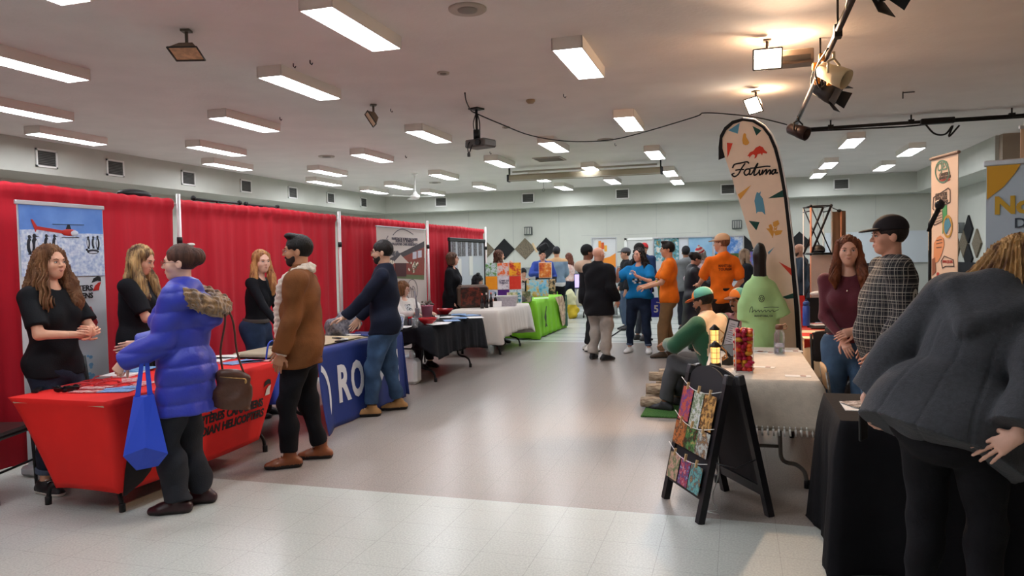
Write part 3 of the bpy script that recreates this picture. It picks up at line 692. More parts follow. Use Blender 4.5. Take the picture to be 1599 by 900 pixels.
    if smile: det.tube([Hp(-.018,.0835,-.0505+smile*.5),Hp(0,.092,-.0530),Hp(.018,.0835,-.0505+smile*.5)],[.001*S,.0026*S,.001*S],6,1)
    sm.addmb(det)
    hcol=(hair or {}).get('col','2b211c')
    sm.build('body',[sk,mat('eye_white','d8d2cc',.3),mat('eye_dark','1f1713',.25),mat('brow_'+hcol,hcol,.8),mat('lip_'+mouth,mouth,.45)],root)
    # ---- trousers ----
    if pants.get('col') and not hide_legs:
        pw=pants.get('w',.012); fit=pants.get('fit',(1.05,1.1,1.2)); end=pants.get('end',.93)
        pp=[]
        for hp,kn,an in((hpR,knR,anR),(hpL,knL,anL)): pp+=leg(hp,kn,an,pw,fit[0],fit[1],fit[2],end,'1')
        pp+=[('o',T(0,-.004,-.09),T(0,-.005,.06),((.158*B)*S+pw,.112*S*B+pw),((.150*B)*S+pw*.8,.105*B*S+pw*.8),.03,'1',Rl@np.array([1.,0,0]))]
        if seat is None: pp+=[('e',T(s*.075,-.055,-.03),(.075*S*B+pw*.6,.07*S,.085*S),None,.05) for s in(-1,1)]
        hm_=(top or {}).get('hem',-.10); cutp=()
        if (top or {}).get('col') and hm_<-.01 and seat is None:
            cp0=T(0,0,hm_+.05); cn=Rl@np.array([0,0,1.]); cutp=(lambda X,Y,Z:((X-cp0[0])*cn[0]+(Y-cp0[1])*cn[1]+(Z-cp0[2])*cn[2]),)
        trs=SM().add(surface(pp,vox,disp=folds(pants.get('fold',.006),28,loc[0]),cuts=cutp)).build('trousers',pants['m'] if 'm' in pants else cloth_m(pants['col'],**pants.get('mk',{})),root)
        if pants.get('belt'):
            SM().add(surface([('o',T(0,-.004,.045),T(0,-.005,.085),((.160*B)*S+pw,.115*S*B+pw),((.156*B)*S+pw,.112*B*S+pw),.01,'01',Rl@np.array([1.,0,0]))],vox*.7)).build('belt',mat('belt_'+pants['belt'],pants['belt'],.5),trs)
        if pants.get('turn'):
            for kn,an in((knR,anR),(knL,anL)):
                e=kn+(an-kn)*end;e0=kn+(an-kn)*(end-.09)
                SM().add(surface([('c',e0,e,.043*S*fit[2]+pw,.04*S*fit[2]+pw,.005,'01')],vox*.8)).build('turned_up_cuff',cloth_m(pants['turn']),trs)
    # ---- shoes ----
    if shoes and not hide_legs:
        for an,f in((anR,ft[0]),(anL,ft[1])):
            fd=np.array([math.sin(-f[2]),math.cos(f[2]),0]);sd=np.array([fd[1],-fd[0],0]);g=an*[1,1,0]; sw=shoes.get('w',1.)
            q=[('o',g-fd*.055*S+(0,0,.035),g+fd*.10*S+(0,0,.030),(.036*S*sw,.042*S),(.046*S*sw,.036*S),.02,'',sd),('o',g+fd*.10*S+(0,0,.03),g+fd*.155*S+(0,0,.022),(.046*S*sw,.034*S),(.036*S*sw,.026*S),.02,'',sd),
               ('c',g+fd*(-.02)+(0,0,.06),g+fd*.07*S+(0,0,.045),.042*S,.032*S,.02)]
            if shoes.get('boot'): q.append(('c',g+(0,0,.06),g+fd*(-.005)+(0,0,shoes['boot']),.045*S,.048*S,.02,'1'))
            else: q.append(('c',g+(0,0,.06),g+(0,0,.095*S),.043*S,.044*S,.02,'1'))
            sh=shoes.get('sole_h',.022)
            x=SM(); x.add(surface(q,max(vox*.7,.006),cuts=(lambda X,Y,Z:.001-Z,)),0,lambda c:(c[:,2]<sh).astype(int))
            det=MB()
            if dp<9 and shoes.get('lace'):
                for k in range(4): c0=g+fd*(.035+.022*k)*S+(0,0,.102-.014*k); det.tube([c0-sd*.022,c0+(0,0,.006),c0+sd*.022],.003,5,2)
            if det.v: x.addmb(det)
            x.build('shoe',[mat('shoe_'+shoes['col'],shoes['col'],shoes.get('rough',.5),noise=.1),mat('sole_'+shoes.get('sole','1a1a1a'),shoes.get('sole','1a1a1a'),.6),mat('lace_'+shoes.get('lace','333333'),shoes.get('lace','333333'),.8)],root)
        if shoes.get('sock'):
            for kn,an in((knR,anR),(knL,anL)): SM().add(surface([('c',an+(0,0,-.01),an+(kn-an)*.14,.042*S,.043*S,.01,'1')],vox*.8)).build('sock',mat('sock_'+shoes['sock'],shoes['sock'],.9),root)
    # ---- top ----
    ctx=dict(T=T,Hp=Hp,Rh=Rh,Rl=Rl,S=S,root=root,shR=shR,shL=shL,elR=elR,elL=elL,wr=wr,wl=wl,pel=pel,hc=hc,vox=vox,hv=hv,arm=arm,torso=torso,Rt=Rt,nb=nb,knR=knR,knL=knL)
    if top.get('col'):
        inf=top.get('w',.014); tp=torso(inf,top.get('hem',-.10),top.get('flare',0.)); sl=top.get('sleeve',.6)
        for sh,el,w in((shR,elR,wr),(shL,elL,wl)): tp+=arm(sh,el,w,inf*top.get('aw',1.),sl,k=.025,cuff=top.get('cuff',0.))
        if top.get('collar'): tp.append(('c',T(0,-.012,.475),T(0,-.006,.475+top['collar']),.064*S+inf*.4,.066*S+inf*.3,.02,'1'))
        hz=top.get('hem',-.10)
        if hz<-.04 and seat is None:
            for s in(-1,1): tp.append(('c',T(s*.07,-.050,-.04),T(s*.066,-.034,.05),(.080*S*B+inf*.7),(.07*S*B+inf*.7),.05,'',None,(T(0,0,hz),-(Rl@np.array([0,0,1.])))))
            rr=.088*S*pants.get('fit',(1.05,))[0]*(1+.5*(B-1))+pants.get('w',.012)+.004
            for hp,kn in((hpR,knR),(hpL,knL)): tp.append(('c',hp,hp+(kn-hp)*.6,rr,rr*.86,.03,'',None,(T(0,0,hz),-(Rl@np.array([0,0,1.])))))
        if top.get('add'): tp+=top['add'](ctx)
        sub=[('c',T(0,.0,.51),T(0,.01,.62),.056*S,.07*S)] ; sub=[('e',T(0,.045,.51),(.062*S,.05*S,top.get('neck',.035)*S),None,.01)] if not top.get('collar') else []
        dsp=top.get('disp') or folds(top.get('fold',.006),24,loc[1])
        fn=(lambda c:top['zones'](ctx,c)) if top.get('zones') else None
        mats=top.get('mats') or [top['m'] if 'm' in top else cloth_m(top['col'],**top.get('mk',{}))]
        SM().add(surface(tp,vox,disp=dsp,subs=sub),0,fn).build(top.get('name','shirt'),mats,root); ctx['shirt']=[o for o in root.children if o.name.split('.')[0]==top.get('name','shirt')][0]
    # ---- hair ----
    if hair:
        hs=hair.get('style','short');hm=hair.get('m') or mat('hair_'+hcol+hair.get('col2',''),hcol,.5,spec=.3,**({'col2':hair['col2'],'nscale':9,'stretch':(3,3,.6)} if hair.get('col2') else {'noise':.35,'nscale':14,'stretch':(3,3,.5)}),bump=.4,bscale=70)
        v=hair.get('vol',0.)
        if hs!='bald':
            q=[('e',Hp(0,-.020,.034),((.082+v)*S,(.100+v)*S,(.094+v)*S),Rh,.01)]
            sub=[('e',Hp(0,.128,-.035+hair.get('line',0.)),(.080*S,.092*S,(.100+hair.get('line',0.)*.35)*S),Rh,.008)]
            if hs in('short','crop','bun','quiff'):
                sub+=[('e',Hp(s*.085,.040,-.035),(.045*S,.040*S,.060*S),Rh,.008) for s in(-1,1)]+[('e',Hp(0,-.03,-.135),(.12*S,.12*S,.095*S),Rh,.01)]
                sub+=[('e',Hp(s*.09,-.008,-.010),(.022*S,.022*S,.036*S),Rh,.004) for s in(-1,1)]
            if hs=='quiff': q+=[('e',Hp(0,.035,.115),(.060*S,.050*S,.026*S),Rh@rotx(.15),.02)]
            if hs=='bun': q+=[('e',Hp(0,-.115,.035),(.055*S,.045*S,.055*S),Rh,.02)]
            if hs=='bob':
                for s in(-1,1): q+=[('o',Hp(s*.070,-.01,.03),Hp(s*.068,.005,-.08),(.022*S,.05*S),(.026*S,.045*S),.02,'',Rh@np.array([1.,0,0]))]
                q+=[('o',Hp(0,-.075,.02),Hp(0,-.065,-.085),(.07*S,.04*S),(.072*S,.035*S),.03,'',Rh@np.array([1.,0,0]))]
            if hs=='tail': sub+=[('e',Hp(0,-.0,-.16),(.12*S,.14*S,.105*S),Rh,.01)]; q+=[('c',Hp(0,-.11,.04),Hp(0,-.15,-.02),.03*S,.035*S,.01),('c',Hp(0,-.15,-.02),Hp(0,-.14,-.2),.035*S,.012*S,.01)]
            if hs in('long','curly'):
                Ln=hair.get('len',.34); wd=hair.get('wd',1.)
                x0=Rl@np.array([1.,0,0])
                def D(s,y,z): return hc+Rh@(np.array([s,y,0])*S)+Rl@np.array([0,0,z])*S
                for s in(-1,1):
                    fy=hair.get('front',.02)
                    q+=[('c',Hp(s*.058,.005,.06),Hp(s*.078*wd,-.005,-.03),.030*S,.032*S*wd,.02),('c',Hp(s*.078*wd,-.005,-.03),D(s*.098*wd,fy,-.15),.032*S*wd,.040*S*wd,.02),('c',D(s*.098*wd,fy,-.15),D(s*.105*wd,fy+.045,-Ln*.75),.040*S*wd,.034*S*wd,.02),('c',D(s*.105*wd,fy+.045,-Ln*.75),D(s*.098*wd,fy+.05,-Ln),.034*S*wd,.012*S,.02)]
                q+=[('o',Hp(0,-.065,.0),D(0,-.085,-.16),(.075*S*wd,.045*S),(.105*S*wd,.042*S),.03,'',x0),('o',D(0,-.085,-.16),D(0,-.088,-Ln),(.105*S*wd,.042*S),(.085*S*wd,.018*S),.02,'',x0)]
            amp=hair.get('amp',.0016 if hs in('short','crop','quiff','bun') else .006)
            c0=hc
            def dsp(X,Y,Z,a=amp,cu=(hs=='curly')):
                an=np.arctan2(X-c0[0],Y-c0[1]); wv=(1.6*np.sin(34*Z+5*an)+1.0*np.sin(61*Z-3*an+1)) if cu else .5*np.sin(16*Z+3*an)
                return (a*(np.sin(46*an+wv)+.7*np.sin(79*an+1.3*wv+2))*(1.3 if cu else .9)).astype(np.float32)
            SM().add(surface(q,max(hv,.0045),disp=dsp,subs=sub)).build('hair',hm,root)
            if hair.get('clip'): MB().ell(Hp(.03,-.07,.115),(.022,.03,.012),Rh,10).build('hair_clip',mat('clip_pearl','d9d6d0',.2),root)
    if face_hair:
        fm=mat('beard_'+face_hair[1],face_hair[1],.8,bump=.4,bscale=90); kind=face_hair[0]
        q=[('c',Hp(-.022,.086,-.041),Hp(.022,.086,-.041),.006*S,.006*S,.004)]
        if kind!='moustache':
            q+=[('e',Hp(0,.024,-.030),(.0605*S,.0645*S,.0775*S),Rh,.01),('e',Hp(0,.051,-.080),(.038*S,.033*S,.030*S),Rh,.02)]
        else: q=[('c',Hp(-.026,.086,-.046),Hp(0,.096,-.038),.006*S,.009*S,.004),('c',Hp(.026,.086,-.046),Hp(0,.096,-.038),.006*S,.009*S,.004)]
        bs=[] if kind=='moustache' else [('e',Hp(0,-.035,-.03),(.12*S,.052*S,.12*S),Rh,.006),('e',Hp(0,.02,.045),(.12*S,.14*S,.082*S),Rh,.006),('e',Hp(0,.098,-.052),(.024*S,.026*S,.010*S),Rh,.004),('e',Hp(0,.095,-.005),(.045*S,.06*S,.034*S),Rh,.006)]
        SM().add(surface(q,hv*.8,subs=bs)).build('beard' if kind!='moustache' else 'moustache',fm,root)
    if hat:
        hm=[mat('hat_'+hat['col'],hat['col'],.85,bump=.1,bscale=100)]+[mat('hat_'+c,c,.85) for c in hat.get('cols',())]
        if hat['kind']=='cap':
            q=[('e',Hp(0,-.018,.052),(.088*S,.106*S,.088*S),Rh,.01)]
            zz=lambda X,Y,Z:-((X-hc[0])*Rh[0,2]+(Y-hc[1])*Rh[1,2]+(Z-hc[2])*Rh[2,2]-.040*S)
            fn=None
            if hat.get('zones'): fn=lambda c:hat['zones'](((c-hc)@Rh)/S)
            s_=SM().add(surface(q,hv,cuts=(zz,)),0,fn); cap_=s_.build('cap',hm,root)
            fw=hat.get('back',1); q=[('o',Hp(0,.060*fw,.052),Hp(0,.150*fw,.040),(.070*S,.012*S),(.052*S,.010*S),.01,'',Rh@np.array([1.,0,0]))]
            SM().add(surface([('e',Hp(0,.088*fw,.048),(.070*S,.085*S,.010*S),Rh@rotx(-.10*fw),.01)],hv*.8)).build('cap_brim',mat('hat_'+hat.get('brim',hat['col']),hat.get('brim',hat['col']),.85),cap_)
        elif hat['kind']=='beanie':
            q=[('e',Hp(0,-.020,.045),(.086*S,.104*S,.102*S),Rh,.01)]+([('e',Hp(0,-.04,.15),(.03*S,.03*S,.03*S),None,.01)] if hat.get('pom') else [])
            zz=lambda X,Y,Z:-((X-hc[0])*Rh[0,2]+(Y-hc[1])*Rh[1,2]+(Z-hc[2])*Rh[2,2]-.030*S-.25*((Y-hc[1])*Rh[1,1]+(X-hc[0])*Rh[0,1]))
            fn=(lambda c:hat['zones'](((c-hc)@Rh)/S)) if hat.get('zones') else None
            SM().add(surface(q,hv,cuts=(zz,)),0,fn).build('knitted_hat',hm,root)
    if glasses:
        gm=MB()
        for s in(-1,1):
            gm.tube([Hp(s*.033+.021*math.cos(a)*.95,.098,.004+.018*math.sin(a)) for a in np.linspace(0,2*PI,13)],.0016,5); gm.tube([Hp(s*.055,.096,.008),Hp(s*.077,.06,.008),Hp(s*.080,-.01,.004)],.0016,5)
        gm.tube([Hp(-.012,.1,.008),Hp(.012,.1,.008)],.0016,5); gm.build('glasses',mat('glasses_frame',glasses if isinstance(glasses,str) else '2a2624',.3,met=.5),root)
    if extra: extra(ctx)
    return root

def snap(o,shirt,off=.003,dirn=None,keep=True):
    """press flat lettering on to the garment it is printed on"""
    from mathutils.bvhtree import BVHTree
    me=shirt.data; bvh=BVHTree.FromPolygons([v.co[:] for v in me.vertices],[p.vertices[:] for p in me.polygons]); d=Vector(nrm(dirn))
    for v in o.data.vertices:
        h=bvh.ray_cast(v.co-d*.5,d)
        if h[0] is not None: v.co=h[0]-d*off
    return o
# ================= tables on the left side =================
m_leg=mat('table_leg_black','18181a',.4,met=.2); m_top=mat('table_top_beige','b9ad93',.5,noise=.04,nscale=40)
m_gleg=mat('table_leg_grey','77736e',.4,met=.4)
def folding_table(x0,x1,y0,y1,label,z=.735,mleg=None,top=None,along='y',inset=.13,group=None):
    mleg=mleg or m_leg
    cx,cy=(x0+x1)/2,(y0+y1)/2
    t=thing('folding_table',label,'table',(cx,cy,0),0 if along=='y' else PI/2,group)
    W,Ln=(x1-x0,y1-y0) if along=='y' else (y1-y0,x1-x0)
    MB().rbox((0,0,z-.02),(W,Ln,.04),.01).build('tabletop',top or m_top,t)
    MB().box((0,0,z-.05),(W-.08,Ln-.08,.02)).build('frame',mleg,t)
    for s in(-1,1):
        y=s*(Ln/2-inset)
        for q in(-1,1):
            # C-shaped foot: comes down the middle and curves out
            MB().tube(smooth_pts([(q*W*.16,y-s*.02,z-.04),(q*W*.17,y,.32),(q*W*.18,y,.20),(q*W*.23,y,.165),(q*W*.31,y,.155),(q*W*.385,y,.11),(q*W*.41,y,.02)],4),.0145,10).build('leg',mleg,t)
            f=MB().lathe([(.02,0),(.021,.05),(.017,.055)],12,c=(q*W*.41,y,.0)); f.build('foot_cap',m_black,t)
        MB().tube([(-W*.17,y,.27),(W*.17,y,.27)],.012,8).tube([(-W*.17,y,.42),(W*.17,y,.42)],.010,8).tube([(0,y,.42),(0,y-s*.5,z-.05)],.009,8).build('brace',mleg,t)
    return t
def drape(x0,x1,y0,y1,z,drops,name,m_,label,cat,amp=.02,nf=9,seed=0,flare=.05,r=.03,hemj=.0,parent=None,rows=10,group=None):
    """cloth lying over a table: drops = hang on (-x,+x,-y,+y) sides"""
    rs=random.Random(seed); per=[]
    N=26
    def side(a,b,n,dn,dr): 
        for i in range(n): t=i/n; per.append((a[0]+(b[0]-a[0])*t,a[1]+(b[1]-a[1])*t,dn[0],dn[1],dr,min(t,1-t)*math.hypot(b[0]-a[0],b[1]-a[1])))
    lx,ly=x1-x0,y1-y0; nx=max(8,int(lx/.035)); ny=max(8,int(ly/.035))
    side((x0,y0),(x1,y0),nx,(0,-1),drops[2]); side((x1,y0),(x1,y1),ny,(1,0),drops[1]); side((x1,y1),(x0,y1),nx,(0,1),drops[3]); side((x0,y1),(x0,y0),ny,(-1,0),drops[0])
    n=len(per); mb=MB(); v=[];f=[]
    # smooth drops and normals near corners
    D=[];Nn=[]
    K=4
    for i in range(n):
        d=sum(per[(i+k)%n][4] for k in range(-K,K+1))/(2*K+1); nx_=sum(per[(i+k)%n][2] for k in range(-K,K+1)); ny_=sum(per[(i+k)%n][3] for k in range(-K,K+1)); l=math.hypot(nx_,ny_)
        D.append(d); Nn.append((nx_/l,ny_/l))
    ph=[rs.uniform(0,6.28) for _ in range(4)]
    for k in range(rows+1):
        t=k/rows
        for i in range(n):
            px,py=per[i][0],per[i][1]; u=i/n*2*PI
            wv=amp*(math.sin(nf*u+ph[0]+.8*math.sin(3*u))+.6*math.sin(nf*2.3*u+ph[1])+.3*math.sin(nf*5.1*u+ph[2]))
            dc=D[i]*(1+hemj*math.sin(2*u+ph[3])); cor=math.exp(-(per[i][5]/.07)**2)
            out=r*math.sin(min(1,t*4)*PI/2)+wv*t+flare*t+cor*.05*t
            zz=z-r*(1-math.cos(min(1,t*4)*PI/2))*.6-dc*t*(1+.07*cor)
            v.append((px+Nn[i][0]*out,py+Nn[i][1]*out,max(zz,.008)))
    for k in range(rows):
        for i in range(n): a=k*n+i;b=k*n+(i+1)%n; f.append((a,a+n,b+n,b))
    mb.add(v,f,0,True); o=len(mb.v); 
    mb.f.append(tuple(range(n))); mb.m.append(0); mb.sm.append(False)
    ob=mb.build(name,m_,parent); md=ob.modifiers.new('solid','SOLIDIFY'); md.thickness=.003; md.offset=1
    if parent is None: tag(ob,label,cat,group)
    return ob
# ---- red fitted cover ----
ZT=.745
folding_table(-4.42,-3.68,3.54,5.37,'folding table with black legs under the red stretch cover',ZT-.008,inset=.17)
t=thing('fitted_table_cover','bright red stretch table cover with black lettering and helicopter company emblem','table cover',(-4.05,4.455,0))
hx,hy=.385,.93
def ring(tt,k):
    return hx-.02*tt,hy-.10*tt**.55
mb=MB();v=[];f=[];rows=14
per=[]
n1,n2=14,30
for i in range(n1): per.append((-1+2*i/n1,-1,0))
for i in range(n2): per.append((1,-1+2*i/n2,1))
for i in range(n1): per.append((1-2*i/n1,1,0))
for i in range(n2): per.append((-1,1-2*i/n2,1))
n=len(per)
def side_xyz(px,py,long,tt):
    X,Y=ring(tt,0); a=abs(py if long else px)
    # edge of the cloth bows up between the legs and pulls in
    sag=(-.015 if long else .01)*(1-a**2)*tt
    zb=.15+sag; bow=-.05*(1-a**4)*math.sin(PI*min(tt,1))*(.6 if long else .5)
    x=px*X;y=py*Y
    if px<0: x-=px*.23*tt**1.05
    if py>0: y-=py*.25*tt
    if long: x+=math.copysign(bow,px)
    else: y+=math.copysign(bow,py)
    cr=1.
    return (x,y,ZT-.004-(ZT-zb)*tt)
for k in range(rows+1):
    tt=k/rows
    for (px,py,lg) in per: v.append(side_xyz(px,py,lg,tt))
for k in range(rows):
    for i in range(n): a=k*n+i;b=k*n+(i+1)%n;f.append((a,a+n,b+n,b))
mb.add(v,f,0,True); mb.f.append(tuple(range(n)));mb.m.append(0);mb.sm.append(False)
m_red=mat('stretch_red','dc1d17',.75,noise=.03,nscale=6,bump=.05,bscale=200)
ob=mb.build('cover',m_red,t); md=ob.modifiers.new('s','SOLIDIFY'); md.thickness=.003; md.offset=-1
# lettering on the aisle side (sloping face): fit to the surface
def on_side(obj,off=.004):
    me=obj.data
    for vv in me.vertices:
        py=max(-1,min(1,vv.co.y/ .80)); 
        zz=vv.co.z; tt=max(0,min(1,(ZT-zz)/.60)); p=side_xyz(1,py,1,tt); 
        # solve height
        for _ in range(3):
            p=side_xyz(1,py,1,tt); tt=max(0,min(1,tt+(p[2]-zz)/.62)); py=max(-1,min(1,vv.co.y/ring(tt,0)[1]))
        vv.co.x=p[0]+off+ vv.co.x
m_ltr=mat('letter_black','1b1517',.6)
for s_,y0,z0,wd in(('HÉLICOPTÈRES CANADIENS',-.42,.42,1.02),('CANADIAN HELICOPTERS',-.36,.335,.97)):
    o=text(s_,.086,m_ltr,t,(0,y0,z0),(0,1,0),(0,0,1),.002,'lettering',bold=.0035,shear=.12,width=wd); on_side(o)
def emblem(parent,o,ax,ay,s,th,c2,fit=None,flip=1):
    a=MB().prism([(-.5*s*flip,.02*s),(-.30*s*flip,.34*s),(.02*s*flip,.46*s),(.28*s*flip,.40*s),(.30*s*flip,.10*s),(.0*s*flip,.16*s),(-.25*s*flip,.10*s)],o,ax,ay,th)
    b=MB().prism([(-.40*s*flip,-.52*s),(-.22*s*flip,-.18*s),(.05*s*flip,.02*s),(.30*s*flip,.06*s),(.16*s*flip,-.22*s),(.10*s*flip,-.50*s)],o,ax,ay,th)
    A=a.build('emblem',m_ltr,parent);B=b.build('emblem',c2,parent)
    if fit: fit(A);fit(B)
emblem(t,(0,.68,.56),(0,1,0),(0,0,1),.13,.002,mat('emblem_white','dcd6d2',.5),on_side)
# black panel printed on the cover near the corner
PB=[]
for k in range(13):
    zz=.60-.54*k/12; PB.append((-.80+.34*(k/12)**.8*.0+ .10*math.sin(k/12*1.2)+.0,zz))
poly=[(-.60,.62),(-.40,.62),(-.40,.44),(-.38,.30),(-.42,.22),(-.50,.155),(-.61,.12),(-.70,.12),(-.685,.28),(-.655,.46)]
vs=[];
mb=MB()
# subdivide the polygon into strips so it follows the face
for k in range(10):
    za,zb=.62-.05*k,.62-.05*(k+1)
    def xs(z):
        z=z
        L=np.interp(-z,[-.62,-.46,-.28,-.12],[-.60,-.655,-.685,-.70]); Rr=np.interp(-z,[-.62,-.44,-.30,-.22,-.155,-.12],[-.40,-.40,-.38,-.42,-.50,-.61]); return L-.10,Rr-.16
    la,ra=xs(za);lb,rb=xs(zb); mb.prism([(la,za),(lb,zb),(rb,zb),(ra,za)],(0,0,0),(0,1,0),(0,0,1),.001)
on_side(mb.build('printed_panel',m_ltr,t),.003)
# ---- things on the red table ----
def flat(name,c,sz,rz,m_,label,cat,group=None,th=.003,z=None):
    o=MB().box((0,0,th/2),(sz[0],sz[1],th)).build(name,m_); o.location=(c[0],c[1],(ZT if z is None else z)+.001); o.rotation_euler=(0,0,rz); return tag(o,label,cat,group)
m_pap=mat('paper_white','e4e3e0',.6); m_pblue=picmat('paper_blue',['e9edf2','3f7fc4','9cc3e6','2c5fae'],22,1); m_pred=picmat('paper_red',['b52a30','e7d9d6','c8343a','8e1d25'],26,2)
def leaf(u,v,sz,rz,m_,label,cat='leaflet',group=None,name='leaflet',zt=ZT,th=.003,z=.0):
    p=atz(u,v,zt); return flat(name,p,sz,rz,m_,label,cat,group,th,zt+z)
g='papers on the red table'
leaf(62,608,(.30,.035),-.9,m_black,'thin black tablet lying at the near left corner of red table','tablet',None,'tablet',th=.012)
leaf(182,611,(.10,.21),-1.25,m_pblue,'blue leaflet nearest the red table front edge','leaflet',g)
leaf(192,607,(.10,.21),-1.05,m_pblue,'blue leaflet lying partly over another at the red table front','leaflet',g,z=.004)
leaf(152,606,(.10,.22),-1.2,m_pred,'patterned red and white strip of stickers near the black sunglasses','sticker',g,'sticker_sheet')
leaf(135,612,(.08,.2),-1.3,m_pred,'red patterned sticker sheet at the front edge','sticker',g,'sticker_sheet')
leaf(195,585,(.22,.30),.3,m_pap,'white clipboard sheet at the back of the red table','paper',g,'paper_sheet',th=.012)
leaf(215,580,(.2,.28),.15,m_pblue,'blue and white sheet beside the clipboard sheet','paper',g,'paper_sheet',z=.014)
leaf(205,594,(.12,.2),.8,m_pred,'red printed card below the clipboard sheet','card',g,'card')
leaf(222,600,(.12,.2),.2,m_pred,'red printed card next to the blue tote bag','card',g,'card')
leaf(340,562,(.2,.28),.2,m_pap,'white sheet on the far end of red table beside the parka','paper',g,'paper_sheet')
leaf(352,558,(.2,.28),.5,m_pap,'white sheet lying far back on the red table','paper',g,'paper_sheet')
leaf(374,566,(.2,.28),-.3,m_pblue,'blue printed sheet on the far end of the red table','paper',g,'paper_sheet')
leaf(392,565,(.12,.2),-.8,m_pblue,'blue leaflet at far end of red table beside the sheet','leaflet',g)
leaf(408,564,(.10,.2),-1.1,m_pred,'white and red card nearest the far corner of red table','card',g,'card')
for i,(u,v) in enumerate(((100,613),(110,612))):
    p=atz(u,v,ZT); t=thing('sunglasses','black folded sunglasses, %s pair on the red table'%('left hand' if i==0 else 'right hand'),'sunglasses',(p[0],p[1],ZT+.002),.4+i)
    MB().ell((-.035,0,.02),(.03,.004,.022)).ell((.035,0,.02),(.03,.004,.022)).build('lens',mat('lens_black','0d0d10',.1),t)
    MB().tube([(-.07,0,.035),(-.01,0,.03),(.01,0,.03),(.07,0,.035)],.003,5).build('frame',m_black,t)
    for s in(-1,1): MB().tube([(s*.07,0,.033),(s*.065,.1,.02)],.0025,5).build('temple',m_black,t)
# lanyards
for i,(u,v) in enumerate(((120,603),(145,598),(170,600),(160,592),(190,604))):
    p=atz(u,v,ZT); rs=random.Random(i); pts=[(.07*math.cos(a)*(1+.4*math.sin(2*a+i)),.09*math.sin(a)*(1+.3*math.cos(3*a)),.006+.004*math.sin(3*a)) for a in np.linspace(0,2*PI,20)]
    o=MB().tube(pts,.005,6).build('lanyard',mat('lanyard_red','b3222a',.5)); o.location=(p[0],p[1],ZT); tag(o,'coiled red lanyard, %s on the red table'%['leftmost','second from the left','beside the stickers','farthest back','nearest the blue tote'][i],'lanyard','red lanyards')
# ---- blue covered table ----
folding_table(-4.44,-3.68,5.72,7.58,'beige folding table carrying the blue banner cloth',.74,inset=.2)
m_blue=mat('banner_blue','1c3278',.6,noise=.07,nscale=5,bump=.12,bscale=40)
t=thing('table_banner','royal blue cloth with large white letters hung over the table front','table banner',(-3.66,6.85,0))
mb=MB();v=[];f=[];nc,nr=60,16
for k in range(nr+1):
    for i in range(nc+1):
        s=i/nc;tt=k/nr; y=-.98+1.76*s
        x=.015+.05*tt+.018*tt*math.sin(9*s+2)+.012*tt*math.sin(23*s+1)+.08*tt*tt*(s<.15)*(1-s/.15)
        z=.75-tt*(.742-.03*math.sin(3*s)*(1-tt))
        v.append((x,y-.10*tt*(1-s)**2+.04*tt*s,max(z,.008)))
for k in range(nr):
    for i in range(nc): a=k*(nc+1)+i; f.append((a,a+nc+1,a+nc+2,a+1))
o=len(v)
# top strip folded back over the table
for i in range(nc+1): s=i/nc; v.append((-.10-.04*math.sin(5*s)-(.45 if s>.72 else 0)*min(1,(s-.72)/.12 if s>.72 else 0),-.98+1.76*s,.750))
for i in range(nc): f.append((i,i+1,o+i+1,o+i))
# far end flap
o2=len(v)
for k in range(9):
    for j in range(8): tt=k/8; v.append((.015+.05*tt-.7*j/7*.85,.78+.02+.05*tt*(1+.4*math.sin(j*2)),max(.75-.72*tt,.008)))
for k in range(8):
    for j in range(7): a=o2+k*8+j; f.append((a,a+8,a+9,a+1))
mb.add(v,f,0,True); ob=mb.build('cloth',m_blue,t); md=ob.modifiers.new('s','SOLIDIFY'); md.thickness=.003; md.offset=0
def on_cloth(o,off):
    for vv in o.data.vertices:
        s=(vv.co.y+.98)/1.76; tt=max(0,(.75-vv.co.z)/.742); vv.co.x+=.015+.05*tt+.018*tt*math.sin(9*s+2)+.012*tt*math.sin(23*s+1)+off
m_bw=mat('letter_white','dcdce0',.6)
for ch,y,wd in(('R',-.68,.22),('O',-.43,.26),('M',-.13,.72)):
    o=text(ch,.48,m_bw,t,(0,y,.235),(0,1,0),(0,0,1),.002,'letter',bold=.016,width=wd); on_cloth(o,.007)
# emblem ring at the near edge
mb=MB(); c=(-1.02,.34)
for k in range(18):
    a0=-PI/2+PI*k/18;a1=-PI/2+PI*(k+1)/18; rr=lambda a,r: (c[0]+r*math.cos(a)*.75,c[1]+r*math.sin(a)*1.2)
    p=[rr(a0,.20),rr(a1,.20),rr(a1,.25),rr(a0,.25)]
    if min(q[0] for q in p)>-.97: mb.prism(p,(0,0,0),(0,1,0),(0,0,1),.002)
on_cloth(mb.build('emblem',m_bw,t),.007)
tag(MB().box((-4.10,6.62,.7535),(.50,1.0,.004)).build('table_runner',mat('runner_cream','c9b797',.8,noise=.05)),'cream runner cloth on the blue covered table','cloth')
for i,(u,v,m_) in enumerate(((533,533,m_black),(538,531,m_pap),(528,529,m_black),(552,524,m_pap))):
    p=atz(u,v,.757); flat('phone' if m_ is m_black else 'card',p,(.07,.14),.5*i,m_,['black phone nearest the edge of the cream runner','white card beside the black phone on cream runner','dark phone farther left on cream runner','white card under the navy jacket hand'][i],'phone' if m_ is m_black else 'card','items on the cream runner',.008,.757)
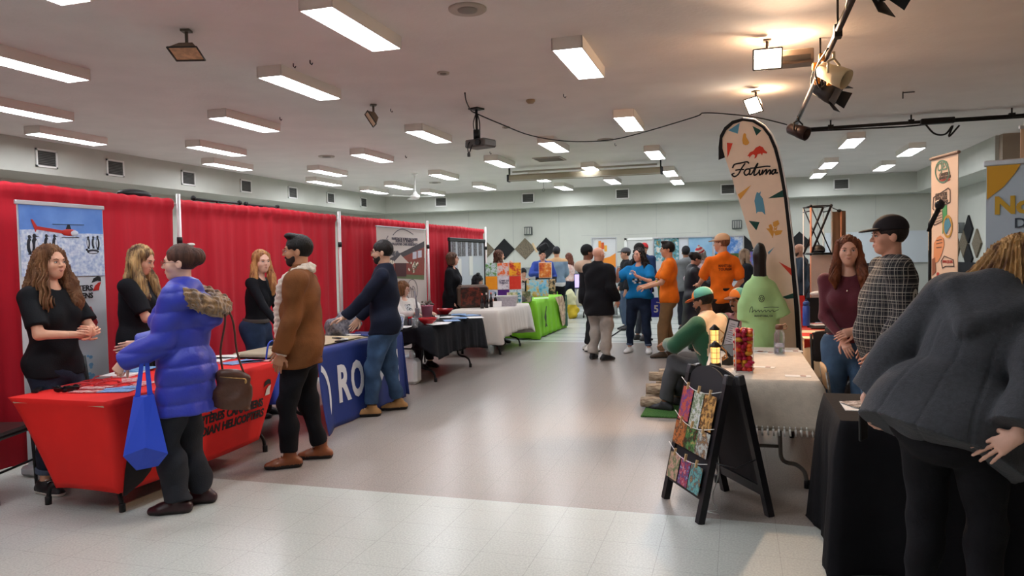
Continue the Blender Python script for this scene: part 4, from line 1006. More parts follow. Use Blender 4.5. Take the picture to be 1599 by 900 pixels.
# grey scarf bundle and blue tote hanging by the black trousers
t=thing('tote_bag','small royal blue bag standing between red and blue tables','bag',(-3.86,5.56,0))
o=drape(-.07,.07,-.12,.12,.62,(.30,.30,.30,.30),'bag_body',mat('bag_blue','2446b8',.5),'','',amp=.01,nf=3,flare=.03,parent=t)
MB().tube(smooth_pts([(0,-.1,.62),(0,-.05,.78),(0,.05,.78),(0,.1,.62)],4),.008,6).build('strap',mat('bag_blue','2446b8',.5),t)
t.location=(-3.9,5.56,.38-.30)
o=SM().add(surface([('e',(0,0,.0),(.16,.14,.13),None,.05),('e',(.12,.05,.05),(.12,.1,.1),None,.05)],.012,disp=folds(.02,40,3))).build('folded_scarf',mat('scarf_grey','8f8c92',.9,col2='4e4c58',nscale=30),None)
o.location=(-4.25,7.28,.84); tag(o,'bundled grey patterned scarf on the blue covered table behind the navy jacket','scarf')
# ---- black cloth table ----
folding_table(-4.42,-3.62,8.42,10.27,'folding table under the wrinkled black tablecloth',.735,inset=.28)
m_bcl=mat('cloth_black','15161b',.85,noise=.15,nscale=12,bump=.5,bscale=22,spec=.25)
drape(-4.42,-3.62,8.42,10.27,.742,(.25,.42,.18,.42),'tablecloth',m_bcl,'wrinkled black tablecloth hanging over the second left table','tablecloth',amp=.012,nf=14,seed=4,flare=.02,hemj=.12)
g='items on the black cloth table'
def lathe_thing(name,u,v,zt,prof,m_,label,cat,grp=None,n=20,pos=None):
    p=atz(u,v,zt) if pos is None else pos; o=MB().lathe(prof,n).build(name,m_); o.location=(p[0],p[1],zt); return tag(o,label,cat,grp)
m_bowl=mat('bowl_red','a51d22',.25)
lathe_thing('bowl',668,507,.745,[(.05,0),(.055,.01),(.10,.045),(.125,.085),(.118,.085),(.09,.04),(.03,.015)],m_bowl,'red bowl at the near edge of the black cloth table','bowl',g)
lathe_thing('bowl',695,491,.745,[(.05,0),(.055,.01),(.10,.045),(.125,.085),(.118,.085),(.09,.04),(.03,.015)],m_bowl,'red bowl farther back beside the white tablecloth','bowl',g)
t=thing('flower_pot','pink bucket planter with dark plant on the black cloth table','planter',(*atz(667,497,.745)[:2],.745)); 
MB().lathe([(.065,0),(.085,.17),(.09,.17),(.09,.18),(.08,.18),(.07,.05)],20).build('pot',mat('pot_pink','e293aa',.45),t)
q=MB(); rs=random.Random(5)
for k in range(26):
    a=rs.uniform(0,6.28);r=rs.uniform(0,.09); q.ell((r*math.cos(a),r*math.sin(a),.19+rs.uniform(0,.05)),(.02,.02,.014),None,6)
q.build('plant',mat('plant_dark','43382e',.7,col2='8b8578',nscale=40),t)
lathe_thing('glass_jar',648,512,.745,[(.04,0),(.04,.12),(.035,.12),(.035,.01)],mat('glass_clear','e8eef0',.05,trans=.9),'clear glass tumbler beside the near red bowl','glass',g)
lathe_thing('paper_cup',683,500,.745,[(.025,0),(.033,.06),(.03,.06),(.022,.01)],m_pap,'small white cup between the two red bowls','cup',g)
t=thing('jar','small dark jar with red label on black cloth table','jar',(*atz(641,510,.745)[:2],.745)); MB().lathe([(.035,0),(.035,.09),(.025,.1)],14).build('glass',mat('jar_dark','2a2530',.2),t); MB().lathe([(.028,.1),(.028,.12)],14).build('lid',m_bowl,t)
tag(MB().rbox((0,0,.1),(.05,.05,.2),.01).tube([(0,0,.2),(-.03,0,.42)],.012,8).build('pen_holder',mat('vase_grey','6f6e74',.4)),'slim grey vase with a stem near the seated woman','vase').location=(*atz(652,505,.745)[:2],.745)
for i,(u,v,m_,a) in enumerate(((690,505,m_pap,.2),(705,501,m_pblue,.5),(720,497,m_pblue,.1),(735,493,m_pblue,.8),(700,496,m_pap,-.2),(716,492,m_pblue,.3),(680,507,m_pap,.9),(628,512,m_pap,.1),(742,497,m_pap,.5))):
    leaf(u,v,(.21,.28),a,m_,['white sheet beside the near bowl','blue and white leaflet nearest the front edge','blue leaflet in the middle of the black cloth','blue leaflet close to the far corner','white sheet by the far bowl','blue leaflet far back on black cloth','small white sheet under the near bowl','white sheet by the patterned white basket','white sheet at far corner of black cloth'][i],'leaflet',g,zt=.747,z=.001*i)
t=thing('gift_basket','white and blue patterned basket in front of the seated woman','basket',(*atz(613,515,.745)[:2],.745))
MB().lathe([(.12,0),(.15,.16),(.145,.16),(.11,.02)],20).build('basket',picmat('basket_pat',['e3e6ee','e3e6ee','5b76b8','dfe3ea'],22,5),t)
SM().add(surface([('e',(.0,0,.15),(.13,.12,.06),None,.05)],.012,disp=folds(.02,60,1))).build('wrapping',mat('tissue_white','dadde0',.6),t)
# under table white bottle box
t=thing('water_dispenser','white plastic jug standing on the floor under the black cloth table','jug',(-3.95,8.55,0)); MB().rbox((0,0,.16),(.2,.2,.32),.04).build('body',m_pap,t); MB().lathe([(.03,.32),(.03,.4),(.02,.42)],12).build('spout',m_pap,t)
# ---- white cloth table ----
folding_table(-4.42,-3.62,11.05,12.9,'folding table under the white tablecloth',.735,inset=.35)
drape(-4.42,-3.62,11.05,12.9,.742,(.3,.42,.5,.5),'tablecloth',mat('cloth_white','d2cbc2',.85,bump=.15,bscale=30,fuzz=.1),'plain white tablecloth with long corners on the third left table','tablecloth',amp=.022,nf=15,seed=2,flare=.04,hemj=.08)
g='items on the white cloth table'
# brown retro display box
t=thing('display_box','rounded brown wooden display box with dark front and bottles','display box',(*atz(738,480,.745)[:2],.745),-1.05)
MB().rbox((0,0,.19),(.34,.52,.38),.05).build('case',mat('wood_brown','5a463a',.5,noise=.15,nscale=10),t)
MB().rbox((.165,-.0,.19),(.03,.46,.32),.01).build('front_panel',picmat('box_front',['120e0d','1c1311','2a1512','6e2a1e','17110f'],7,3),t)
for i in range(4): 
    p=atz(753+7*i,482-1*i,.745); t=thing('bottle','small dark bottle, %s before the brown box'%['leftmost','second from left','third from left','rightmost'][i],'bottle',(p[0],p[1],.745),0,'dark bottles')
    MB().lathe([(.03,0),(.03,.13),(.012,.18),(.012,.22)],12).build('glass',mat('bottle_dk','1c1416',.15),t); MB().lathe([(.014,.22),(.014,.25)],10).build('cap',mat('cap_%d'%i,['c9503a','e0d9d0','c9503a','3a6f8a'][i],.4),t)
# picture wall of coloured squares
bd=Board(atz(786,482,.745)[:2],.0); 
t=thing('display_board','upright board of nine coloured square prints on the white cloth table','display board',(-4.07,12.84,.745),.12)
MB().box((0,.02,.37),(.66,.02,.74)).build('panel',mat('board_white','dcdcd8',.6),t)
pics=[(['7fae3c','4d8f3a','d8e6ea','2f6a55'],0),(['ee6a22','ee6a22','d9dcde','ee7a30'],1),(['f0a51d','f2b21f','d43a24','7a2412'],2),(['f39a1c','f6a223','f39a1c','f8b03a'],3),(['e8e4ea','e8e4ea','d9d4dc','3b2b55'],4),(['d7331f','d7331f','dc3c26','e05a3a'],5),(['e4e6ea','9fb0c4','e4e6ea','5d7a92'],6),(['4a1a72','4a1a72','521f7c','6d3a92'],7),(['1d8fa6','1d8fa6','e4eef0','1d8fa6'],8)]
for i,(c_,sd) in enumerate(pics):
    r_,cc_=divmod(i,3); MB().box((-.22+.22*cc_,.004,.62-.245*r_),(.212,.012,.238)).build('print',picmat('print_%d'%i,c_,14,sd),t)
for s_,zz in (('CAMP DE',.40),('TRAVAIL',.36)): text(s_,.045,mat('ltr_purple','3b2b55',.6),t,(-.085,-.006,zz),(1,0,0),(0,0,1),.002,'lettering',bold=.001)
# basket of white goods, folded card
t=thing('storage_basket','pale translucent plastic basket on the white tablecloth corner','basket',(*atz(791,478,.745)[:2],.745),.2)
MB().add([(-.16,-.12,0),(.16,-.12,0),(.16,.12,0),(-.16,.12,0),(-.19,-.15,.17),(.19,-.15,.17),(.19,.15,.17),(-.19,.15,.17)],[(0,3,2,1),(0,1,5,4),(1,2,6,5),(2,3,7,6),(3,0,4,7)]).build('body',mat('basket_pale','b9b3bb',.4,noise=.15,nscale=40),t)
MB().tube([(-.19,-.15,.17),(.19,-.15,.17),(.19,.15,.17),(-.19,.15,.17),(-.19,-.15,.17)],.008,6).build('rim',m_pap,t)
t=thing('table_card','white folded card beside the pale basket','card',(*atz(777,480,.745)[:2],.745),.3)
MB().add([(-.07,0,0),(.07,0,0),(.07,.03,.1),(-.07,.03,.1),(-.07,.06,0),(.07,.06,0)],[(0,1,2,3),(3,2,5,4)]).build('card',m_pap,t)
# ---- green cloth table ----
folding_table(-4.45,-3.7,13.65,15.9,'folding table under the lime green tablecloth',.735)
m_green=mat('cloth_lime','7cc022',.75,noise=.05,nscale=5,bump=.1,bscale=20)
GC=drape(-4.45,-3.7,13.65,15.9,.742,(.5,.70,.70,.70),'tablecloth',m_green,'lime green tablecloth reaching the floor on the fourth left table','tablecloth',amp=.016,nf=14,seed=7,flare=.03)
o=MB().prism([(-.45,.74),(.28,.74),(.5,.5),(.45,.1),(.2,.08),(.05,.3),(-.12,.55)],(-3.60,15.3,0),(0,1,0),(0,0,1),.004).build('patterned_cloth',picmat('pat_cloth',['c9976a','e2c9a4','8d5a3a','d8b48c'],9,4)); tag(o,'floral orange and cream cloth hanging over the end of the green table','cloth')
o=MB().prism([(.5,.74),(.66,.74),(.70,.04),(.46,.06),(.5,.4)],(-3.595,15.3,0),(0,1,0),(0,0,1),.004).build('dark_green_cloth',mat('dkgreen','1f4a35',.8)); tag(o,'dark green cloth strip at the far edge of the green table','cloth')
o=MB().prism([(0,0),(.05,.1),(-.05,.2),(.02,.3),(.12,.42),(.16,.40),(.08,.28),(.12,.2),(.1,.08),(.2,.0),(.1,.02)],(-3.585,13.95,.2),(0,1,0),(0,0,1),.003).build('ribbon',mat('ribbon_dark','2d3a20',.7),GC)
g='items on the green cloth table'
for i,(u,v,w_,h_,cl) in enumerate(((811,469,.22,.34,['e8e6e0','c9c6c0','55504a','e8e6e0']),(832,464,.26,.36,['3f8fc4','8ec3e0','d89a4a','5f9a3a']),(848,463,.24,.36,['3f8fc4','7fb8de','d8a04a','4a8a3a']),(800,474,.2,.2,['c87a4a','8aa05a','e8d8b8','704a30']),(822,472,.16,.2,['6a8a4a','b0a080','405a30','8a6a50']))):
    p=atz(u,v,.745); t=thing('framed_print',['white poster card propped up on the green table','blue landscape picture, left one on the green table','blue landscape picture, right one on the green table','small colourful print near the white cloth','small green brown print beside the landscape'][i],'picture',(p[0],p[1],.745),.1,g)
    R=rotx(-.12); MB().box((0,0,h_/2),(w_,.012,h_),R=R).build('print',picmat('gprint_%d'%i,cl,9,i+20),t); MB().box((0,.03,h_*.3),(.05,.01,h_*.55),R=rotx(.2)).build('stand',m_black,t)
lathe_thing('glass_jar',826,470,.745,[(.06,0),(.07,.16),(.065,.16),(.055,.01)],mat('jar_green','8a9a7a',.2,noise=.3),'greenish glass jar on the green table','jar',g)
leaf(845,466,(.3,.2),.3,m_pap,'white sheet on the far end of the green table','paper',g,'paper_sheet',zt=.745)
# small grey cap on the green table
o=SM().add(surface([('e',(0,0,.04),(.11,.12,.09),None,.02),('e',(0,-.13,.02),(.08,.1,.015),None,.02)],.012,cuts=(lambda X,Y,Z:.0-Z,))).build('baseball_cap',mat('cap_grey','5e5a58',.8)); o.location=(*atz(813,472,.745)[:2],.745); tag(o,'grey baseball cap lying on the green table','cap',g)
# ---- far tables at the back ----
folding_table(-3.9,-2.2,18.6,19.3,'folding table standing at the far end behind the bald man',.735,along='x')
drape(-3.9,-2.2,18.6,19.3,.742,(.4,.4,.4,.4),'tablecloth',mat('cloth_pale','bdbcae',.85),'pale grey tablecloth on the far end table','tablecloth',amp=.012,nf=9,seed=9)
folding_table(-5.2,-4.6,18.2,19.8,'folding table against the far left behind the green table',.735)
drape(-5.2,-4.6,18.2,19.8,.742,(.6,.6,.6,.6),'tablecloth',m_green,'lime green tablecloth on the farthest left table','tablecloth',amp=.012,nf=9,seed=11)
folding_table(-.9,1.5,17.3,18.0,'folding table before the far display wall',.735,along='x')
drape(-.9,1.5,17.3,18.0,.742,(.6,.6,.6,.6),'tablecloth',mat('cloth_dark','2a2c34',.85),'dark tablecloth on the table before the far display wall','tablecloth',amp=.012,nf=9,seed=12)
t=thing('laptop','open laptop with violet screen on the far end table','laptop',(-3.85,18.75,.745),.2); MB().rbox((0,0,.01),(.34,.24,.02),.004).build('keyboard',m_black,t); MB().box((0,.12,.2),(.34,.012,.38)).box((0,.11,.2),(.31,.004,.34),mi=1).build('screen',[m_black,mat('screen_violet','b7a8e8',.4,emit=.9)],t)
t=thing('shopping_bag','pale yellow carrier bag hanging by the far left table','bag',(-4.05,18.4,.0)); SM().add(surface([('e',(0,0,.50),(.15,.1,.24),None,.04),('e',(.05,0,.18),(.15,.12,.18),None,.04)],.015,disp=folds(.02,30,2)),0,lambda c:(c[:,2]<.36).astype(int)).build('bag',[mat('bag_pale','d6d3a8',.6),mat('bag_yellow','d3b52a',.6)],t)
# ---- chairs on the left ----
def stack_chair(x,y,rz,label,mseat,mframe):
    t=thing('chair',label,'chair',(x,y,0),rz)
    MB().rbox((0,0,.445),(.44,.42,.05),.018).build('seat',mseat,t)
    q=[('o',(0,-.21,.62),(0,-.24,.86),(.20,.022),(.19,.02),.01,'',(1,0,0))]
    SM().add(surface(q,.01)).build('backrest',mseat,t)
    for s in(-1,1):
        MB().tube([(s*.2,.17,.43),(s*.2,.19,.0)],.012,8).build('leg',mframe,t)
        MB().tube([(s*.2,-.24,.85),(s*.2,-.19,.43),(s*.21,-.22,.0)],.012,8).build('leg',mframe,t)
    MB().tube([(-.2,.17,.2),(.2,.17,.2)],.008,6).build('stretcher',mframe,t); MB().tube([(-.2,-.2,.2),(.2,-.2,.2)],.008,6).build('stretcher',mframe,t); return t
m_leather=mat('leather_dark','2b2625',.35,bump=.2,bscale=40)
stack_chair(-4.90,3.74,-PI/2+.3,'dark padded chair at the left edge behind the red table',m_leather,m_leg)
stack_chair(-4.74,4.50,-PI/2+.2,'black leather chair between the two women behind the red table',m_leather,m_leg)
stack_chair(-4.75,10.15,-PI/2,'black chair of the seated woman behind the black cloth table',m_leather,m_leg)
stack_chair(-4.9,13.15,-PI/2,'black chair behind the white cloth table end',m_leather,m_leg)
stack_chair(-5.1,17.3,-PI/2,'black chair of the seated person in the knitted hat',m_leather,m_leg)
stack_chair(-4.82,5.62,-PI/2+.1,'black chair tucked behind the beige table end',m_leather,m_leg)
# ================= curtains, poles, banners on the left =================
XC=-5.3; HC=2.215
m_cur=mat('curtain_red','c4182c',.8,noise=.04,nscale=5,stretch=(6,6,.4),bump=.12,bscale=120)
m_pole=mat('pole_white','d8d5d2',.35,met=.2)
polesY=[2.95,6.04,9.12,12.18,15.36]; 
def curtain(y0,y1,label,seed):
    rs=random.Random(seed); ph=[rs.uniform(0,6.28) for _ in range(4)]; L=y1-y0; n=int(L/.022); rows=[0,.03,.075,.11,.2,.5,1.,1.6,2.17]
    mb=MB();v=[];f=[]
    for r in rows:
        for i in range(n+1):
            s=i/n*L; g=min(1,max(0,(r-.07)/.3))
            wv=.014*math.sin(9.5*s+ph[0]+1.2*math.sin(2.1*s+ph[1]))+.007*math.sin(23*s+ph[2])+.004*math.sin(41*s+ph[3])
            a=.004*math.sin(60*s)+.006*math.sin(31*s+ph[1]) if r<.1 else 0
            v.append((XC+wv*g*(1+.25*r)+a+(.02 if r<.08 and r>0 else 0),y0+s,HC-r-.006*math.sin(3*s)+(.004*math.sin(45*s) if r==0 else 0)))
    for k in range(len(rows)-1):
        for i in range(n): a=k*(n+1)+i; f.append((a,a+n+1,a+n+2,a+1))
    mb.add(v,f,0,True); o=mb.build('curtain_panel',m_cur); md=o.modifiers.new('s','SOLIDIFY'); md.thickness=.003
    md.offset=0; tag(o,label,'curtain','red drape panels')
    o=MB().tube([(XC-.035,y0-.03,HC-.05),(XC-.035,y1+.03,HC-.05)],.014,8).build('drape_rod',m_pole); tag(o,'thin rod carrying the %s'%label.split(',')[0],'rod','drape rods')
curtain(.4,2.9,'red drape beyond the left edge, nearest the camera',1)
labs=['red drape behind the penguin banner, left of the first pole','red drape between first and second pole, behind the tan jacket','red drape between second and third pole, behind the navy jacket','last red drape, behind the woman in black at far end']
for i in range(4): curtain(polesY[i]+.03,polesY[i+1]-.03,labs[i],i+3)
for i,y in enumerate(polesY):
    t=thing('drape_pole','white drape pole %s'%['off the left edge','between the penguin banner and the parka','between the suede and navy jackets','beside the care home banner','at the far end of the drapes'][i],'pole',(XC+.045,y,0),0,'white drape poles')
    MB().tube([(0,0,.01),(0,0,HC+.045)],.021,12).build('upright',m_pole,t); MB().tube([(0,0,HC-.45),(0,0,HC-.38)],.027,12).build('clamp',m_black,t)
    MB().box((0,0,.006),(.4,.4,.012)).build('base_plate',m_pole,t)
# black bars seen over the drapes
XB=XC-.5
for i,(ua,va,ub,vb) in enumerate(((302,311,374,318),(384,320,433,324.5))):
    A_=atx(ua,va,XB);B_=atx(ub,vb,XB); y0,y1,z0_,z1_=float(A_[1]),float(B_[1]),float(A_[2]),float(B_[2])
    t=thing('lighting_stand','black bar on a stand sticking up behind the drape, %s one'%('nearer' if i==0 else 'farther'),'stand',(XB,0,0))
    MB().tube([(0,y0,z0_),(0,y1,z1_)],.014,8).build('bar',m_black,t)
    for y,z in((y0,z0_),(y1,z1_)): MB().ell((0,y,z+.01),(.03,.03,.03)).build('knob',m_black,t)
    MB().tube([(0,(y0+y1)/2,0),(0,(y0+y1)/2,(z0_+z1_)/2)],.018,8).build('mast',m_black,t)
A_=atx(210,302,XB); t=thing('parasol','black rounded parasol top behind the drape left of first pole','parasol',(XB,float(A_[1]),0)); MB().tube([(0,0,0),(0,0,float(A_[2]))],.02,8).build('pole',m_black,t)
o=SM().add(surface([('e',(0,0,0),(.10,.20,.05),None,.03)],.015)).build('folded_canopy',m_black,t); o.location=(0,0,float(A_[2])-.01)
# ---- roll-up banner with penguins and a helicopter ----
def banner(name,label,p0,ang,w,h,faces,base=True,mtop=None,bar=.035):
    """p0 = lower left corner on the floor (seen from the aisle), ang = direction of the panel"""
    t=thing(name,label,'banner',(p0[0],p0[1],0),ang)
    MB().box((w/2,.006,h/2+.04),(w,.004,h-.08)).build('panel',faces,t)
    MB().rbox((w/2,.005,h-.012),(w+.03,.025,bar),.006).build('top_bar',mtop or mat('rail_silver','c9cbd0',.3,met=.5),t)
    if base:
        MB().rbox((w/2,.01,.045),(w+.04,.13,.075),.02).build('base',mat('rail_silver','c9cbd0',.3,met=.5),t)
        MB().tube([(w/2,.02,.05),(w/2,.02,h-.02)],.008,6).build('support_pole',m_pole,t)
    return t
BX=-5.06
t=banner('roll_up_banner','tall roll-up banner picturing a red helicopter flying over penguins on snow',(BX,4.165),PI/2,.77,2.06,mat('banner_white','dce0e4',.5))
y0=-.001; wB=.77
m_sky=mat('sky_blue','4a78c8',.5,col2='6f9be0',nscale=3); m_snow=mat('snow','9fb4d8',.5,col2='dfe8f4',nscale=34); m_pg=mat('penguin_black','171a26',.5); m_pw=mat('penguin_white','cdd3de',.5); m_heli=mat('heli_red','c02a22',.4)
q=MB().box((wB/2,y0,1.93),(wB-.02,.004,.24)); q.build('printed_sky',m_sky,t)
q=MB().prism([(.01,1.495),(.76,1.485),(.76,1.83),(.6,1.832),(.45,1.826),(.3,1.835),(.12,1.85),(.01,1.845)],(0,-.003,0),(1,0,0),(0,0,1),.003); q.build('printed_snow',m_snow,t)
q=MB()
def peng(x,z,h,f=1,lying=False):
    w=h*.17
    if lying: q.ell((x,-.006,z),(h*.5,.0022,h*.16),None,12,0); q.ell((x-h*.5*f,-.007,z+h*.12),(h*.1,.002,h*.08),None,8,0); q.ell((x,-.0085,z-h*.06),(h*.36,.001,h*.07),None,8,1)
    else: q.ell((x,-.006,z+h*.45),(w,.0022,h*.42),None,12,0); q.ell((x,-.0065,z+h*.92),(w*.55,.002,h*.10),None,8,0); q.prism([(x,z+h*.95),(x+f*w*1.3,z+h*.9),(x,z+h*.88)],(0,-.006,0),(1,0,0),(0,0,1),.002,0); q.ell((x+f*w*.45,-.0085,z+h*.45),(w*.42,.001,h*.30),None,8,1); q.box((x,-.006,z+.004),(w*1.2,.002,.01),mi=0)
for a in ((.083,1.66,.145,1),(.125,1.635,.18,1),(.226,1.675,.14,1),(.296,1.675,.14,1),(.608,1.708,.10,-1),(.656,1.710,.10,1),(.70,1.70,.115,-1)): peng(*a); q.build('printed_penguin',[m_pg,m_pw],t); q=MB()
peng(.65,1.685,.12,1,True); q.build('printed_penguin',[m_pg,m_pw],t)
q=MB().ell((.43,-.007,1.835),(.075,.003,.028)).ell((.47,-.0075,1.832),(.045,.003,.022),mi=1).prism([(.37,1.85),(.15,1.875),(.115,1.925),(.10,1.925),(.125,1.86),(.135,1.83),(.145,1.85),(.38,1.825)],(0,-.006,0),(1,0,0),(0,0,1),.002,0).prism([(.284,1.893),(.572,1.897),(.572,1.902),(.284,1.898)],(0,-.006,0),(1,0,0),(0,0,1),.002,2).prism([(.40,1.86),(.45,1.86),(.435,1.90),(.42,1.90)],(0,-.006,0),(1,0,0),(0,0,1),.002,2).prism([(.36,1.793),(.52,1.793),(.52,1.799),(.36,1.799)],(0,-.006,0),(1,0,0),(0,0,1),.002,2)
q.build('printed_helicopter',[m_heli,m_pw,m_pg],t)
for s_,x_,z,wd in(('HELICOPTERS',.225,1.368,.41),('CANADIENS',.29,1.306,.345)): text(s_,.062,m_ltr,t,(x_,-.001,z),(1,0,0),(0,0,1),.002,'lettering',bold=.002,width=wd)
emblem(t,(.685,-.001,1.425),(1,0,0),(0,0,1),.12,.002,m_heli)
MB().prism([(.25,.985),(.60,.972),(.672,1.10),(.61,1.235),(.25,1.245)],(0,0,0),(1,0,0),(0,0,1),.004).build('printed_red_tag',mat('tag_red','b02a30',.5),t)
for s_,z in(('bring your',1.165),('career to',1.10),('new heights!',1.035)): text(s_,.055,m_pap,t,(.31,-.005,z),(1,0,0),(0,0,1),.002,'lettering',width=.29)
q=MB(); rs=random.Random(8)
for k in range(34): x,z=.36+rs.uniform(0,.24),.62+rs.uniform(0,.24); r=rs.uniform(.010,.028); q.prism([(x+r*math.cos(a),z+r*.8*math.sin(a)) for a in np.linspace(0,2*PI,7)[:-1]],(0,-.0005*k/34,0),(1,0,0),(0,0,1),.003)
q.build('printed_map',mat('map_blue','7fb0d4',.5),t)
# ---- care home banner ----
p=atx(588,353,-4.98); p2=atx(664,356,-4.98); W2=float(p2[1]-p[1]); H2=2.08
t=banner('roll_up_banner','tall cream banner with a brick house picture and thin line emblem',(-4.98,p[1]),PI/2,W2,H2,mat('banner_cream','d3c8c2',.5),bar=.02)
m_ink=mat('ink_grey','5b5560',.6)
def Z(v_,u_=626): return 0
def pb(u_,v_): # pixel on this banner -> local x,z
    r=atx(u_,v_,-4.98); return (float(r[1]-p[1]),float(r[2]))
q=MB()
stroke(q,smooth_pts([pb(614,367),pb(620,361),pb(628,358),pb(637,361),pb(645,366)],4),.012,(0,.002,0),(1,0,0),(0,0,1),.003)
stroke(q,smooth_pts([pb(606,369),pb(603,376),pb(607,381),pb(601,385),pb(606,374)],4),.012,(0,.002,0),(1,0,0),(0,0,1),.003)
q.build('printed_emblem',m_ink,t)
for s_,v_,a_,b_ in(('MAISON DE SOINS PALLIATIFS',374.5,612,652),('HÔPITAL ST. BONIFACE',378.2,618,646),('PALLIATIVE CARE RESIDENCE',383,612,652)):
    x0,z0=pb(a_,v_); x1,_=pb(b_,v_); text(s_,.055,m_ink,t,(x0,-.001+.002,z0),(1,0,0),(0,0,1),.003,'lettering',bold=.002,width=x1-x0)
def bpoly(pts,m_,nm,d=0.): MB().prism([pb(*a) for a in pts],(0,.003-d,0),(1,0,0),(0,0,1),.004).build(nm,m_,t)
bpoly([(603,407),(663,403),(662,437),(603,434)],mat('pr_lawn','6f7a56',.6),'printed_lawn')
bpoly([(613,405),(662,381),(662,430),(613,428)],mat('pr_brick','8e4438',.6,noise=.1,nscale=30),'printed_house',.002)
bpoly([(608,404),(662,377),(662,386),(613,409)],mat('pr_roof','4a4448',.6),'printed_roof',.004)
bpoly([(617,411),(634,411),(634,432),(617,432)],mat('pr_door','4a2226',.6),'printed_door',.005)
bpoly([(613,411),(625,398),(638,411)],mat('pr_gable','cfc2ba',.6),'printed_gable',.006)
for a in((644,394,650,405),(652,392,658,403)): bpoly([(a[0],a[1]),(a[2],a[1]-1),(a[2],a[3]-1),(a[0],a[3])],mat('pr_window','c8c8d4',.6),'printed_window',.005)
q=MB(); rs=random.Random(4)
for (cx,cy,r_) in((608,413,7),(645,416,9)):
    for k in range(40): a=rs.uniform(0,6.28);d=rs.uniform(0,r_); x,z=pb(cx+d*math.cos(a),cy+d*math.sin(a)); q.prism([(x+.025*math.cos(b),z+.02*math.sin(b)) for b in np.linspace(0,2*PI,7)[:-1]],(0,-.005-.00002*k,0),(1,0,0),(0,0,1),.002,k%2)
q.build('printed_bushes',[mat('pr_bush','efe6d4',.6),mat('pr_bush2','5a5f44',.6)],t)
q=MB()
for (cx,cy) in((610,395),(620,397)):
    for k in range(30): a=rs.uniform(0,6.28);d=rs.uniform(0,6); x,z=pb(cx+d*math.cos(a),cy+d*math.sin(a)); q.prism([(x+.02*math.cos(b),z+.02*math.sin(b)) for b in np.linspace(0,2*PI,7)[:-1]],(0,-.001-.00002*k,0),(1,0,0),(0,0,1),.002)
q.build('printed_trees',mat('pr_tree','56555c',.6),t)
q=MB(); cx,cz=pb(644,454); stroke(q,[(cx+.20*math.cos(a),cz+.20*math.sin(a)*.9) for a in np.linspace(0,2*PI,32)],.009,(0,.002,0),(1,0,0),(0,0,1),.003)
stroke(q,smooth_pts([(cx-.1,cz-.05),(cx-.08,cz+.06),(cx-.02,cz+.02),(cx+.03,cz+.07),(cx+.1,cz+.02),(cx+.09,cz-.07)],4),.009,(0,.002,0),(1,0,0),(0,0,1),.003)
stroke(q,smooth_pts([(cx-.03,cz-.1),(cx-.02,cz),(cx+.04,cz+.02),(cx+.04,cz-.1)],4),.009,(0,.002,0),(1,0,0),(0,0,1),.003); q.build('printed_circle',m_ink,t)
for s_,v_ in(('Accompagnement',472),('Compassion',477),('Caring',482)): x0,z0=pb(634,v_); text(s_,.05,m_ink,t,(x0,.001,z0),(1,0,0),(0,0,1),.003,'lettering')
# ---- standing display board with photographs and codes left out ----
p=atx(703,374,-4.95); p2=atx(756,377,-4.95); W3=float(p2[1]-p[1])
pz=float(p[2])
t=thing('display_screen','white display board with black frame, six dark photos and papers','display board',(-4.95,p[1],0),PI/2)
MB().box((W3/2,.02,pz/2+.25),(W3,.02,pz-.5)).build('panel',mat('board_pale','c3c8d2',.5),t)
MB().rbox((W3/2,.01,pz),(W3+.1,.05,.07),.01).box((W3+.01,.01,pz/2),(.03,.04,pz)).box((-.01,.01,pz/2),(.03,.04,pz)).build('frame',m_black,t)
for i,u in enumerate((709,718,724.5,734,742.5,750.5)):
    c=atx(u,388,-4.95); x=float(c[1]-p[1]); MB().box((x,.005,float(c[2])),(.17,.008,.30)).build('photo',picmat('dark_photo_%d'%(i%3),['15161a','2b2d35','8d8a90','1c1c22'],30,i),t)
for (u,v,cl) in((718,420,'paper_lines'),(736,415,'paper_lines')):
    c=atx(u,v,-4.95); x=float(c[1]-p[1]); MB().box((x,.006,float(c[2])),(.2,.006,.38)).build('paper',m_pap,t)
# ================= right side: cloth tables, sign, flag =================
m_linen=mat('linen','cfc3b2',.85,noise=.06,nscale=18,bump=.25,bscale=90,fuzz=.15)
folding_table(-.20,.50,5.03,6.76,'folding table with grey legs under the linen cloth',.737,mleg=m_gleg,inset=.16)
drape(-.20,.50,5.03,6.76,.742,(.26,.26,.30,.26),'tablecloth',m_linen,'beige linen tablecloth with tassel fringe beside the black folding sign','tablecloth',amp=.010,nf=9,seed=21,flare=.02)
# fringe
t=thing('tassel_fringe','white tassel fringe along the lower edge of linen tablecloth','fringe',(0,0,0))
for i in range(21):
    x=-.20+.70*(i+.5)/21
    MB().tube([(x,5.0-.035,.455),(x,5.0-.037,.435)],.004,6).tube([(x,4.963,.437),(x+.004,4.962,.395)],[.008,.006],6).build('tassel',m_pap,t)
for i in range(30):
    y=5.05+1.65*(i+.5)/30
    MB().tube([(.538,y,.490),(.54,y,.470)],.004,6).tube([(.54,y,.472),(.541,y,.44)],[.009,.004],6).build('tassel',m_pap,t)
Z1=.744
def onto(u,v,z=Z1): p=atz(u,v,z); return p
